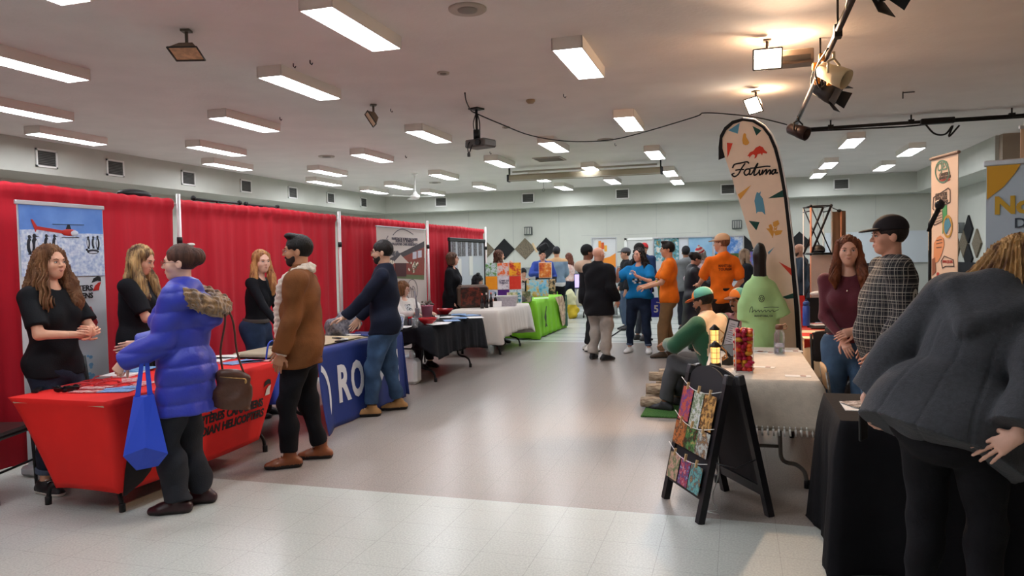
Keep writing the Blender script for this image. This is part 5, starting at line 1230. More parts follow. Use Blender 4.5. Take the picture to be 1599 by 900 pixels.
# lanterns
m_glow=mat('lantern_glow','ffd489',.5,emit=3.0); m_brass=mat('lantern_dark','1d1a18',.4,met=.4); m_rope=mat('rope_tan','b07a45',.8,bump=.4,bscale=100)
def lantern(p,h,rz,label):
    t=thing('lantern',label,'lantern',p,rz)
    s=h/.3
    MB().lathe([(.06*s,0),(.062*s,.02*s),(.055*s,.04*s)],18).build('base',m_brass,t)
    MB().lathe([(.044*s,.045*s),(.046*s,.20*s)],18,close=False).build('glass',mat('lantern_pane','ffc873',.3,emit=.9),t)
    MB().lathe([(.012*s,.05*s),(.02*s,.12*s),(.006*s,.17*s)],12).build('flame_bulb',m_glow,t)
    c=MB()
    for k in range(6): a=k*PI/3; c.tube([(.052*s*math.cos(a),.052*s*math.sin(a),.03*s),(.052*s*math.cos(a),.052*s*math.sin(a),.215*s)],.0025*s,5)
    for z in(.09,.15): c.tube([(.053*s*math.cos(a),.053*s*math.sin(a),z*s) for a in np.linspace(0,2*PI,17)],.002*s,5)
    c.build('wire_cage',m_brass,t)
    MB().lathe([(.058*s,.205*s),(.06*s,.22*s),(.03*s,.25*s),(.012*s,.27*s)],18).build('cap',m_brass,t)
    MB().tube([(.062*s,0,.21*s),(.11*s,0,.17*s),(.12*s,0,.10*s),(.075*s,0,.07*s),(.075*s,0,.09*s),(.105*s,0,.13*s)],.008*s,8).build('rope_handle',m_rope,t)
    ld=bpy.data.lights.new('lantern_bulb','POINT');ld.energy=2.5;ld.color=(1,.68,.34);ld.shadow_soft_size=.03
    lo=bpy.data.objects.new('lantern_bulb',ld);lo.location=(0,0,.12*s);lo.parent=t;C.objects.link(lo); return t
p=onto(1117,573); lantern((p[0],p[1],Z1),.21,-.2,'glowing lantern nearest the black folding sign')
p=onto(1116,543); lantern((p[0],p[1],Z1),.225,-.2,'glowing lantern standing farther back, above the other in view')
# leaning framed certificate
t=thing('framed_sign','tilted black framed paper sign standing behind the lanterns','picture',(*onto(1134,549)[:2],Z1),.25)
R=roty(.28)@rotx(-.12)*.62; MB().box(R@np.array([.0,0,.22]),(.13,.012,.42),R=R).build('paper',mat('sign_paper','c9c9d2',.5),t)
f=MB()
for (x,z,a,b_) in((-.07,.22,.016,.45),(.07,.22,.016,.45),(0,.0,.155,.016),(0,.44,.155,.016)): f.box(R@np.array([x,-.002,z]),(a,.022,b_),R=R)
f.build('frame',m_black,t)
l=MB()
for k in range(9): l.box(R@np.array([.0,-.0075,.38-.03*k]),(.085 if k%3 else .06,.001,.007),R=R,mi=1 if k==3 else 0)
l.build('lettering',[m_ink,mat('ink_red','b0363a',.5)],t)
# tablet on an easel
t=thing('tablet','grey tablet leaning back behind the lanterns','tablet',(*onto(1143,571)[:2],Z1),.9)
R=rotx(-.85)*.62; MB().rbox((0,0,.11),(.27,.02,.2),.006,R=R).build('case',m_black,t); MB().rbox((0,-.013,.115),(.24,.003,.17),.001,R=R).build('screen',mat('screen_grey','6d7a86',.15),t); MB().box((0,.04,.03),(.06,.06,.06)).build('stand',m_black,t)
# tall glass vase full of red candies
t=thing('glass_vase','tall square glass vase filled with red and orange wrapped sweets','vase',(*onto(1161,581)[:2],Z1),.1)
MB().add([(-.055,-.055,0),(.055,-.055,0),(.055,.055,0),(-.055,.055,0),(-.06,-.06,.30),(.06,-.06,.30),(.06,.06,.30),(-.06,.06,.30)],[(0,3,2,1),(0,1,5,4),(1,2,6,5),(2,3,7,6),(3,0,4,7)]).build('glass',mat('vase_glass','f4f1f0',.03,trans=1.,alpha=.35),t)
for sx in(-1,1):
    for sy in(-1,1): MB().tube([(sx*.056,sy*.056,.0),(sx*.0605,sy*.0605,.30)],.0028,6).build('glass_edge',mat('glass_edge','d9cfc8',.1),t)
MB().box((0,0,.006),(.11,.11,.012)).build('glass_base',mat('glass_edge','d9cfc8',.1),t)
rs=random.Random(12); cm=[mat('sweet_%d'%i,c,.25) for i,c in enumerate(('c2281c','e0661e','a3152a','d89a2a','b01f46'))]
k=0
for zi in range(11):
    for j in range(9):
        x=-.036+.036*(j%3)+rs.uniform(-.010,.010); y=-.036+.036*(j//3)+rs.uniform(-.010,.010); z=.024+.0262*zi+rs.uniform(-.008,.008)
        R=rotz(rs.uniform(0,3))@rotx(rs.uniform(-1,1)); MB().ell((x,y,z),(.028,.018,.018),R,8).add([R@np.array(q)+np.array([x,y,z]) for q in((-.018,0,0),(-.03,.008,.004),(-.03,-.008,-.004),(.018,0,0),(.03,.008,-.004),(.03,-.008,.004))],[(0,1,2),(3,4,5)]).build('sweet',cm[rs.randrange(5)],t); k+=1
tag(t,None,None)
# clear water bottle
t=thing('water_bottle','clear plastic water bottle with tan loop lid on the linen table','bottle',(*onto(1217,553)[:2],Z1),.3)
MB().lathe([(.036,0),(.042,.01),(.042,.16),(.03,.19),(.026,.2)],24).build('bottle_body',mat('bottle_clear','dfdcf0',.08,trans=.85,alpha=.55),t)
MB().lathe([(.038,.012),(.038,.09)],20).build('water',mat('water','dfe4f0',.02,trans=.95,ior=1.33),t)
MB().lathe([(.03,.2),(.03,.235),(.02,.24)],18).build('lid',mat('lid_brown','6b4433',.5),t)
MB().tube([(.02,0,.225),(.05,0,.245),(.065,0,.22),(.05,0,.2),(.028,0,.205)],.006,8).build('loop',mat('loop_tan','b98a70',.6),t)
# papers
g='cards on the linen cloth'
def card(u,v,sz,rz,label,m2=None):
    p=onto(u,v); o=MB().box((0,0,.001),(sz[0],sz[1],.002)).box((sz[0]*.2,0,.0025),(sz[0]*.22,sz[1]*.5,.001),mi=1).build('card',[m_pap,mat('card_ink','8a5a44',.6)]); o.location=(p[0],p[1],Z1+.001); o.rotation_euler=(0,0,rz); tag(o,label,'card',g)
card(1246,588,(.16,.08),.0,'white card near the front right corner of the linen cloth')
card(1192,574,(.16,.08),-.2,'white card to the right of the red vase base')
card(1150,577,(.07,.05),.1,'small white card between the lantern and the red vase')
card(1195,551,(.22,.10),.1,'white card strip behind the red vase')
card(1180,549,(.20,.12),-.3,'white sheet behind the vase lying under others')
card(1235,549,(.18,.10),.1,'white card at the far right of the linen cloth beside the bottle')
# ---- shirt display ----
t=thing('shirt_display','pale green T-shirt on a black headless bust stand behind the linen table','shirt display',(.20,6.98,0),.05)
MB().lathe([(.16,0),(.16,.015),(.02,.03)],24).tube([(0,0,.02),(0,0,1.2)],.018,10).build('stand',m_black,t)
SM().add(surface([('e',(0,0,1.56),(.054,.07,.10),None,.03),('c',(0,.0,1.54),(0,0,1.34),.052,.058,.03)],.008,disp=lambda X,Y,Z:(.002*np.sin(140*X)).astype(np.float32))).build('dark_head',mat('bust_black','17120f',.4,bump=.3,bscale=60),t)
q=[('o',(0,0,.60),(0,0,1.05),(.165,.12),(.155,.12),.02,'0',(1,0,0)),('o',(0,0,1.05),(0,0,1.22),(.155,.12),(.13,.11),.03,'',(1,0,0)),('o',(0,0,1.22),(0,0,1.35),(.13,.11),(.07,.07),.04,'',(1,0,0)),
   ('c',(-.08,0,1.25),(-.12,-.02,1.10),.065,.07,.03,''),('c',(-.12,-.02,1.10),(-.13,-.02,.96),.07,.075,.02,'1'),('c',(.08,0,1.26),(.15,-.02,1.10),.065,.07,.03,''),('c',(.15,-.02,1.10),(.19,-.02,1.0),.07,.078,.02,'1')]
def shd(X,Y,Z): return (.006*np.sin(30*Z+6*np.sin(7*X)+8*X*X*10)*np.clip((1.05-Z)*3,0,1)+.003*np.sin(22*X+14*Z)).astype(np.float32)
SM().add(surface(q,.011,disp=shd,subs=[('e',(0,-.02,1.40),(.085,.07,.05),None,.01)])).build('t_shirt',mat('tee_green','a5cc8b',.85,noise=.04,bump=.2,bscale=110,fuzz=.15),t)
m_tl=mat('tee_print','3a4a38',.7)
q=MB(); stroke(q,[(0+.022*math.cos(a),1.165+.03*math.sin(a)) for a in np.linspace(0,2*PI,17)],.005,(0,-.150,0),(1,0,0),(0,0,1),.003); stroke(q,[(.010*math.cos(a),1.165+.014*math.sin(a)) for a in np.linspace(0,2*PI,9)],.004,(0,-.150,0),(1,0,0),(0,0,1),.003)
for k in range(8): a=k*PI/4; stroke(q,[(.014*math.cos(a),1.165+.018*math.sin(a)),(.022*math.cos(a),1.165+.03*math.sin(a))],.003,(0,-.150,0),(1,0,0),(0,0,1),.003)
q.build('printed_crest',m_tl,t)
SCR=[[(-.12,1.045),(-.115,1.075),(-.10,1.095),(-.095,1.07),(-.10,1.045),(-.085,1.06),(-.075,1.065),(-.07,1.048),(-.055,1.06),(-.045,1.065),(-.04,1.048),(-.03,1.06),(-.02,1.062),(-.015,1.048),(0,1.06),(.01,1.064),(.015,1.048),(.03,1.06),(.04,1.062),(.05,1.048),(.06,1.06),(.075,1.064),(.08,1.05),(.12,1.068)],[(.0,1.085),(.05,1.09),(.12,1.088)]]
q=MB()
for s_ in SCR: stroke(q,smooth_pts(s_,3),.005,(.02,-.152,0),(1,0,0),(0,0,1),.003)
q.build('printed_script',m_tl,t); text('MANITOBA, CA',.022,m_tl,t,(-.06,-.148,1.005),(1,0,0),(0,0,1),.004,'lettering',bold=.0008)
# ---- feather flag ----
FD=7.0
# panel plane square to the sight line
ctr=atz(1195,545,.55); ang=.0
fp=np.array([.33,7.24]); bd=Board(fp,math.radians(5))
def fl(u,v): x,z=bd.loc(u,v); return (float(x),float(z))
t=thing('feather_flag','tall cream feather flag with black edge, coloured shapes and handwritten name','flag',(fp[0],fp[1],0),bd.ang)
inner=[fl(*a) for a in((1132,246),(1128,232),(1128,216),(1134,204),(1145,194),(1160,189),(1175,191),(1190,200),(1200,213),(1208,232),(1214,255),(1219,280),(1224,310),(1228,345),(1232,385),(1236,430),(1240,480),(1243,530),(1244,575),(1216,577),(1200,560),(1198,520),(1196,480),(1190,440),(1182,405),(1172,375),(1162,340),(1151,305),(1142,275))]
outer=[fl(*a) for a in((1122,250),(1122,230),(1124,212),(1131,199),(1143,189),(1160,184.5),(1178,187),(1194,197),(1205,211),(1214,231),(1220,254),(1225,280),(1230,310),(1234,345),(1239,385),(1243,430),(1248,480),(1251,530),(1253,575))]
m_flag=mat('flag_cream','f0d6bf',.8,noise=.03,bump=.15,bscale=12)
MB().prism(inner,(0,0,0),(1,0,0),(0,0,1),.003).build('flag_cloth',m_flag,t)
bw=MB(); inn=inner[:19]
for i in range(len(outer)-1): bw.prism([outer[i],outer[i+1],inn[i+1],inn[i]],(0,.004,0),(1,0,0),(0,0,1),.012)
bw.build('black_sleeve',mat('sleeve_black','141214',.8),t)
MB().tube([(p_[0],-.0,p_[1]) for p_ in outer[5:]]+[(outer[-1][0]-.0,0,.05)],.010,8).build('flag_pole',m_pole,t)
bx_=outer[-1][0]; b_=MB()
for a in (0,PI/2,PI,3*PI/2): b_.tube([(bx_,0,.05),(bx_+.35*math.cos(a+.4),.35*math.sin(a+.4),.012)],.012,6)
b_.tube([(bx_,0,.02),(bx_,0,.35)],.02,10).build('cross_base',m_black,t)
F_={'blue':mat('flag_blue','5f98b2',.8),'green':mat('flag_green','1d4a42',.8),'red':mat('flag_red','d6402c',.8),'gold':mat('flag_gold','e0a34a',.8)}
def shape(pts,c): MB().prism([fl(*a) for a in pts],(0,-.003,0),(1,0,0),(0,0,1),.002).build('printed_shape',F_[c],t)
shape([(1137,204),(1155,192),(1152,209)],'blue'); shape([(1175,197),(1189,204),(1181,212)],'green'); shape([(1135,223),(1144,224),(1136,247)],'red')
shape([(1173,289),(1152,304),(1156,312)],'gold'); shape([(1222,297),(1199,310),(1224,308)],'green'); shape([(1169,345),(1186,347),(1181,360)],'green')
shape([(1216,409),(1236,420),(1237,432)],'red'); shape([(1209,386),(1199,394),(1200,398)],'blue'); shape([(1221,464),(1239,458),(1241,466),(1228,467)],'green')
for (u,v) in ((1150,290),): pass
# pear
shape([(1160,225),(1159,219),(1160,213),(1161,209),(1163,208),(1165,210),(1165,214),(1168,219),(1170,223),(1168,226),(1164,227)],'gold')
# beaver
shape([(1167,244),(1171,238),(1176,236),(1180,231),(1186,228),(1191,230),(1194,235),(1198,238),(1197,240),(1191,239),(1190,243),(1188,240),(1183,241),(1181,246),(1178,248),(1179,243),(1176,241),(1173,243),(1170,247),(1170,244)],'red')
# fish-like animal
shape([(1180,305),(1182,300),(1185,302),(1188,299),(1187,305),(1191,310),(1193,320),(1195,336),(1190,331),(1183,331),(1181,334),(1180,325),(1178,314)],'blue')
# leaves
for L in ([(1206,370),(1208,362),(1205,357),(1196,357),(1200,361)],[(1200,352),(1204,350),(1207,356),(1206,362),(1202,358)],[(1207,347),(1215,344),(1217,350),(1211,355),(1207,353)],[(1208,362),(1213,360),(1222,360),(1219,366),(1211,368)],[(1209,358),(1214,354),(1212,360)]): shape(L,'gold')
q=MB(); stroke(q,[fl(1206,371),fl(1208,362),fl(1210,352)],.008,(0,-.004,0),(1,0,0),(0,0,1),.002); q.build('printed_stem',F_['gold'],t)
# handwriting "Fatima"
W_=[[(1144,262),(1147,257),(1156,255),(1166,253),(1169,255)],[(1163,256),(1158,263),(1153,272),(1147,276),(1143,273),(1146,271)],[(1149,266),(1155,265),(1161,265)],
    [(1170,264),(1165,265),(1162,270),(1165,274),(1170,270),(1171,265),(1170,272),(1174,271),(1180,260),(1183,256),(1178,268),(1178,274),(1184,270),(1186,266),(1186,273),(1189,271),(1191,266),(1190,272),(1195,266),(1197,266),(1196,272),(1201,266),(1203,267),(1202,272),(1206,268)],
    [(1211,265),(1207,266),(1205,270),(1207,272),(1211,268),(1211,265),(1211,270),(1214,270)],[(1172,263),(1182,262),(1195,260),(1202,260)]]
q=MB(); m_scr=mat('flag_ink','1c1a1c',.7)
for s_ in W_: stroke(q,[fl(*a) for a in smooth_pts(s_,4)],.013,(0,-.004,0),(1,0,0),(0,0,1),.002)
q.build('printed_name',m_scr,t)
# ---- A-frame sign ----
m_bwood=mat('sign_black_wood','17161a',.45,bump=.1,bscale=30); m_chalk=mat('chalkboard','201d22',.8)
FLp,FRp,BLp,BRp=[np.array([*atz(u,v,0)[:2],0.]) for u,v in((1037,777),(1095,820),(1130,765),(1205,808))]
c0=(FLp+FRp+BLp+BRp)/4
t=thing('sandwich_board','black wooden folding sign with photos clipped on strings','sandwich board',c0)
def A(p): return np.array(p,float)-c0
wv=nrm(FRp-FLp); Wd=.60
# tops of the two panels
fc=(FLp+FRp)/2;bc=(BLp+BRp)/2; topc=(fc+bc)/2; topc[2]=.835
fx=nrm(FRp-FLp); Wf=np.linalg.norm(FRp-FLp)
fx2=nrm(BRp-BLp); Wb2=np.linalg.norm(BRp-BLp)
def panel(base,ax,W,off,front):
    up=nrm(topc+off-base); Lh=np.linalg.norm(topc+off-base); o=A(base)
    nn=np.cross(ax,up); 
    if front is False: nn=-nn
    R=np.stack([ax,np.cross(up,ax),up],1)
    fr=MB()
    for s in(-1,1):
        fr.box(o+ax*s*(W/2-.02)+up*Lh*.5,(.045,.04,Lh),R=R)
    fr.box(o+up*.16,(W-.06,.03,.06),R=R)
    fr.build('frame',m_bwood,t)
    arc=[(-W/2+.035,.19),(W/2-.035,.19),(W/2-.035,Lh-.06)]+[((W/2-.035)*math.cos(a),Lh-.06+.10*math.sin(a)) for a in np.linspace(0,PI,14)][1:-1]+[(-W/2+.035,Lh-.06)]
    MB().prism(arc,o-np.cross(ax,up)*.006,ax,up,.012).build('chalkboard',m_chalk,t)
    for s in(-1,1): MB().rbox(o+ax*s*(W/2-.02)+up*(Lh-.01),(.048,.044,.06),.006,R=R).build('hinge',mat('hinge_grey','4a4a4e',.4,met=.5),t)
    return o,up,Lh,nn
o,up,Lh,nn=panel(fc,fx,Wf,-nrm(bc-fc)*.03,True)
panel(bc,fx2,Wb2,nrm(bc-fc)*.03,False)
for s,(a,b) in ((0,(FLp,BLp)),(1,(FRp,BRp))): 
    m1=A(a+(topc+wv*(Wf/2)*(1 if s else -1)-a)*.42);m2=A(b+(topc+wv*(Wf/2)*(1 if s else -1)-b)*.42); MB().tube([m1,(m1+m2)/2+(0,0,-.04),m2],.004,5).build('stay_chain',mat('hinge_grey','4a4a4e',.4,met=.5),t)
front=np.cross(fx,up); front=front if front[1]<0 else -front   # towards the viewer
def fp_(x,z,d=.03): return o+fx*x+up*z+front*d
PIC=[['2f6fb8','7a3a7c','d0602c','1c2a58'],['4f8fc4','d8d8d0','5f7a4a','8a8a90'],['a87a3e','3a2418','d8a860','6a4a2a'],['7a3a1c','c8763a','2a1812','e0b080'],['8a4a20','2a1a14','4f8a4a','d09060'],['d8b078','5a3a20','b8c4c0','8a5a34'],['2f5a30','6a7a50','d0a090','1c2a1c'],['d8dae0','2a3f7a','b02a3a','e8e8ea'],['e0a030','4a4a50','5fb0b0','8a6a40']]
rowz=[(.80,.57),(.56,.40),(.335,.16)]; 
import itertools
for r_ in range(3):
    zt,zb=rowz[r_]; zt*=Lh/.94; zb*=Lh/.94
    s=[(-Wf/2-.005,zt+.055),(-Wf*.25,zt+.012),(0,zt+.0),(Wf*.25,zt+.012),(Wf/2+.005,zt+.045)]
    MB().tube([fp_(x,z,.04) for x,z in smooth_pts(s,4)],.0022,5).build('string',m_pap,t)
    for k in range(3):
        x=(-Wf*.29,.0,Wf*.28)[k]; w_=(Wf*.27,Wf*.24,Wf*.28)[k] if r_!=1 else Wf*.31; hgt=(zt-zb)*(1. if (r_!=0 or k!=1) else 1.08)
        R=np.stack([fx,np.cross(up,fx),up],1); c=fp_(x,zt+.005-hgt/2,.034); i=r_*3+k
        MB().box(c,(w_,.002,hgt),R=R).build('photo',picmat('clip_photo_%d'%i,PIC[i],30,i+30),t)
        MB().box(fp_(x,zt+.015,.042),(.010,.014,.045),R=R).build('clothespin',mat('peg_wood','c9a878',.7),t)
# cable trailing inside
tag(MB().tube(smooth_pts([(0,0,.5),(.03,-.02,.25),(-.01,-.04,.08),(.02,-.06,.012),(-.04,-.1,.01),(.03,-.14,.01)],5),.0035,5).build('white_cable',m_pap),'thin pale cord dangling inside the black folding sign','cord').location=(c0[0],c0[1]-.03,0)
# ---- grass mat and birch logs ----
o=MB().rbox((-.28,7.75,.008),(1.24,1.2,.016),.005).build('grass_mat',mat('mat_green','2f5a24',.95,col2='47762f',nscale=60,bump=1.,bscale=150)); tag(o,'green artificial grass mat under the seated man','mat')
m_bark=mat('birch_bark','b7a68e',.8,col2='6f5c49',nscale=16,stretch=(1,6,6),bump=.3); m_end=mat('birch_end','8a6a48',.8,noise=.2,nscale=40)
LP=[(-.80,7.55,.075),(-.78,7.80,.07),(-.76,7.66,.19),(-.70,7.95,.075),(-.74,7.78,.30),(-.68,7.88,.19),(-.66,8.12,.08),(-.66,8.0,.30)]
for i,(x,y,z) in enumerate(LP):
    r=(.055,.05,.058,.05,.048,.05,.05,.05)[i]; t=thing('birch_log','birch log %s'%['lowest and nearest in the stack on the mat','on the mat just behind the nearest log','with dark end resting on the two lowest','on the mat in the middle of the stack','at the top of the stack toward the camera','in the second layer at the back','farthest back on the mat','topmost at the back of the stack'][i],'log',(x,y,z-.075+r+.016 if z<.1 else z),.15*((i%3)-1),'stacked birch logs')
    MB().lathe([(r,-.14),(r*1.02,0),(r*.97,.14)],16,R=roty(PI/2)).build('bark',m_bark,t)
    for s in(-1,1): MB().lathe([(.001,.141),(r*.93,.141),(r*.93,.143),(.001,.143)],16,R=roty(s*PI/2)).build('cut_end',m_end,t)
# ---- striped cloth table ----
folding_table(.62,1.45,7.42,8.6,'folding table under the striped blanket at right',.737)
drape(.62,1.45,7.42,8.6,.742,(.34,.34,.34,.34),'tablecloth',mat('cloth_cream','cdb89a',.85,noise=.05),'cream tablecloth under the red striped blanket','tablecloth',amp=.012,nf=9,seed=31)
t=thing('striped_blanket','red, cream and white striped blanket over the table behind the linen one','blanket',(0,0,0))
for i,(a,b_,cn,cc) in enumerate(((7.42,7.62,'cream','dccba8'),(7.62,7.95,'red','b8301f'),(7.95,8.22,'cream','dccba8'),(8.22,8.5,'red','b8301f'))):
    MB().rbox((.98,(a+b_)/2,.752),(.76,b_-a,.006),.002).box((.585,(a+b_)/2,.60),(.006,b_-a,.30)).build('stripe',mat('blanket_'+cn,cc,.9,bump=.3,bscale=120),t)
MB().rbox((1.0,7.385,.60),(.8,.008,.30),.002).build('front_fall',mat('blanket_red','b8301f',.9),t)
def ontoR(u,v): return atz(u,v,.757)
t=thing('water_bottle','tall opaque blue water bottle on the striped blanket','bottle',(*ontoR(1259,509)[:2],.757)); MB().lathe([(.036,0),(.038,.01),(.038,.21),(.028,.225)],20).build('bottle_body',mat('bottle_blue','2f4fa6',.35),t); MB().lathe([(.034,.225),(.034,.26),(.02,.27)],18).tube([(-.02,0,.265),(0,0,.29),(.02,0,.265)],.006,6).build('lid',mat('lid_blue','2a4a8c',.4),t)
for i,(u,v,m_,a) in enumerate(((1292,513,m_black,.1),(1282,508,m_pap,.4),(1290,505,m_pblue,.2),(1275,506,m_pred,.6))):
    flat(['tray','paper_sheet','leaflet','card'][i],ontoR(u,v),((.34,.12),(.22,.16),(.2,.14),(.16,.1))[i],a,m_,['thin black tray on the striped blanket','white sheet behind the black tray','blue leaflet behind the black tray','red card beside the blue bottle'][i],['tray','paper','leaflet','card'][i],None,.012 if i==0 else .003,.757+.001*i)
# thin folded wire/cord between
# ---- red and black camp chair ----
m_cr=mat('camp_red','c2251f',.8,bump=.2,bscale=60)
t=thing('camp_chair','red and black folding camp chair behind the feather flag pole','chair',(1.02,9.15,0),.25)
MB().add([(-.26,-.25,.44),(.26,-.25,.44),(.26,.22,.40),(-.26,.22,.40)],[(0,1,2,3)]).build('seat',m_cr,t)
MB().add([(-.26,.22,.42),(-.16,.22,.42),(-.16,.36,1.05),(-.26,.36,1.05)],[(0,1,2,3)]).add([(.26,.22,.42),(.14,.22,.42),(.14,.36,1.05),(.26,.36,1.05)],[(3,2,1,0)]).build('red_side_panel',m_cr,t)
MB().add([(-.16,.225,.42),(.14,.225,.42),(.14,.365,1.02),(-.16,.365,1.02)],[(0,1,2,3)]).build('black_centre_panel',m_black,t)
for s in(-1,1):
    MB().tube([(s*.28,-.28,.0),(s*.28,.28,.62),(s*.27,.38,1.06)],.012,8).build('frame_tube',m_black,t); MB().tube([(s*.28,.30,.0),(s*.28,-.28,.60)],.012,8).build('leg',m_black,t); MB().rbox((s*.28,0,.62),(.06,.5,.03),.01).build('armrest',m_black,t)
MB().ell((0,.36,1.07),(.10,.04,.03)).build('folded_white_cloth',m_pap,t)
# ---- lattice display towers ----
m_tub=mat('lattice_black','1a1718',.4); m_wpan=mat('panel_wood','9a7c60',.8,col2='6b5240',nscale=5,stretch=(6,6,.5)); m_pink=mat('panel_pinkish','d2bcae',.8,noise=.05)
Dp=atz(1268,540,.1); tp=np.array([1.24,9.95])
bdT=Board(tp,math.radians(12)); 
def tl(u,v): x,z=bdT.loc(u,v); return float(x),float(z)
t=thing('lattice_tower','pop-up display tower of crossed black struts with pale lower panel','display tower',(tp[0],tp[1],0),bdT.ang)
x0,zt=tl(1266,322);x1,_=tl(1298,321);_,zm=tl(1282,397); dpt=.30
for (y,) in((0,),(dpt,)):
    MB().tube([(x0,y,0),(x0,y,zt)],.012,8).build('pale_edge_post',mat('post_orange','c98a6c',.7),t) if y==0 else None
    for (za,zb) in((zm,zt),(zm-(zt-zm)*.98,zm)):
        MB().tube([(x0,y,za),(x1,y,zb)],.014 if za==zm else .008,8).build('strut',m_tub,t); MB().tube([(x1,y,za),(x0,y,zb)],.008,8).build('strut',m_tub,t)
    for z in(zm,zt): MB().tube([(x0,y,z),(x1,y,z)],.009,8).build('crossbar',m_tub,t)
for x in(x0,x1):
    for z in (zm,zt,zt-.06): MB().tube([(x,0,z),(x,dpt,z)],.008,8).build('crossbar',m_tub,t)
    for z in(zm,zt): MB().ell((x,0,z),(.02,.02,.02)).build('connector',m_tub,t)
for x in (x0,x1): MB().tube([(x,dpt,0),(x,dpt,zt)],.006,6).build('rear_post',m_pole,t)
MB().tube([(x1,0,0),(x1,0,zt)],.007,6).build('front_post',m_pole,t)
MB().box(((x0+x1)/2,-.012,zm/2),(x1-x0,.006,zm-.02)).build('lower_panel',m_pink,t)
MB().box(((x0+x1)/2,.02,zm+.012),(x1-x0+.02,dpt,.012)).build('shelf',m_tub,t)
o=SM().add(surface([('e',(0,0,.03),(.085,.1,.07),None,.01),('e',(0,-.1,.02),(.06,.07,.012),None,.01)],.010,cuts=(lambda X,Y,Z:-Z,))).build('baseball_cap',m_black); pc=bdT.o+bdT.ax*((x0+x1)/2)-bdT.n*.12; o.location=(pc[0],pc[1],zm+.019); tag(o,'black cap lying on the tower shelf behind the crossed struts','cap')
x2,z2=tl(1304,330);x3,_=tl(1325,333)
t2=thing('wood_print_panel','brown wood patterned display panel with black top fittings','display panel',(tp[0],tp[1],0),bdT.ang)
MB().box(((x2+x3)/2-.0,.10,z2/2),(x3-x2,.02,z2)).build('panel',m_wpan,t2); MB().tube([(x1+.02,.05,z2+.05),(x2+(x3-x2)*.5,.09,z2+.01),(x3,.1,z2)],.006,6).ell((x2+(x3-x2)*.5,.09,z2+.01),(.03,.02,.02)).build('top_fitting',m_tub,t2)
MB().tube([((x2+x3)/2+.02,.085,.02),((x2+x3)/2+.02,.085,z2)],.008,6).build('seam_post',mat('post_orange','c98a6c',.7),t2)
# ---- black cloth table in front right ----
folding_table(.48,2.31,3.86,4.60,'folding table under the black tablecloth at right foreground',.737,along='x')
drape(.48,2.31,3.86,4.60,.742,(.72,.72,.73,.72),'tablecloth',mat('cloth_black_front','121216',.85,noise=.1,bump=.2,bscale=40,spec=.2),'black tablecloth hanging to the floor before the grey coat','tablecloth',amp=.018,nf=8,seed=41,flare=.015,rows=14)
o=MB().box((0,0,.002),(.42,.24,.004)).build('paper_runner',m_pap); o.location=(.74,4.22,.744); tag(o,'white sheet with printed pictures on the black cloth table','paper')
for i,(x,y,a) in enumerate(((.70,4.2,.2),(.80,4.26,-.2),(.89,4.2,.1),(.61,4.24,.4))):
    flat('photo_card',(x,y),(.12,.16),a,picmat('fcard_%d'%i,[['8a4a3a','e0d8d0','3a2a24','c0a080'],['5a7a4a','e0dcd8','403a34','a04a3a'],['c07a5a','2a2422','e0dcd8','6a5a50'],['b0a89a','5a3a2a','e0dcd8','8a3a2a']][i],22,i+50),['red and brown picture card on the white sheet','green brown picture card behind the red one','orange picture card nearest the grey coat','pale picture card at the left end of the white sheet'][i],'card','picture cards on the white sheet',.003,.749+.001*i)
# ---- chairs ----
m_ply=mat('plywood','b8946a',.5,noise=.12,nscale=6,stretch=(1,1,6))
t=thing('plywood_chair','chair with curved beige plywood back beside the linen table','chair',(.80,5.60,0),-PI/2)
MB().rbox((0,0,.44),(.4,.4,.025),.01).build('seat',m_ply,t)
SM().add(surface([('o',(0,-.2,.62),(0,-.22,.76),(.2,.014),(.19,.014),.01,'',(1,0,0))],.008)).build('backrest',m_ply,t)
for s in(-1,1):
    MB().tube([(s*.18,.17,.43),(s*.2,.2,0)],.011,8).build('leg',m_gleg,t); MB().tube([(s*.18,-.215,.74),(s*.18,-.18,.43),(s*.2,-.22,0)],.011,8).build('leg',m_gleg,t)
o=SM().add(surface([('e',(0,0,.0),(.20,.10,.16),None,.05),('e',(.05,-.02,-.22),(.16,.09,.2),None,.06),('c',(-.16,0,.08),(-.2,-.02,-.12),.06,.07,.05)],.012,disp=folds(.014,45,2))).build('leather_jacket',m_leather,None); o.location=(.92,6.62,.66); o.rotation_euler=(0,0,.4); tag(o,'dark leather jacket draped over a chair back beyond the linen table','jacket')
t=stack_chair(.88,6.75,PI+.3,'black chair holding the leather jacket beyond the linen table',m_leather,m_leg)
for (x,y,rz,l) in ((.12,6.15,PI,'black chair pushed under the linen table from behind'),):
    stack_chair(-.25,7.42,PI/2+.2,'black chair under the seated man in the green sleeved jacket',m_leather,m_leg); stack_chair(.02,8.25,PI/2+.1,'black chair under the seated man with a moustache',m_leather,m_leg)
# ================= displays at the far end and banners on the right =================
def wall_board(name,label,u0,v0,u1,Y,parts,cat='display board',frame='b9bcbe',zb=.0):
    a=aty(u0,v0,Y);b=aty(u1,v0,Y); w_=float(b[0]-a[0]); h_=float(a[2])
    t=thing(name,label,cat,(a[0],Y,0))
    MB().box((w_/2,.02,(h_+zb)/2),(w_,.03,h_-zb)).build('panel',mat('board_face','d5d8da',.5),t)
    MB().box((w_/2,.0,h_),(w_+.03,.06,.03)).box((0,0,(h_+zb)/2),(.025,.05,h_-zb)).box((w_,0,(h_+zb)/2),(.025,.05,h_-zb)).build('frame',mat('board_frame_'+frame,frame,.4,met=.3),t)
    for i,(pn,x0,x1,z0,z1,m_) in enumerate(parts): MB().box(((x0+x1)/2*w_,-.002-.001*i,(z0+z1)/2),((x1-x0)*w_,.010,z1-z0)).build(pn,m_,t)
    return t,w_,h_
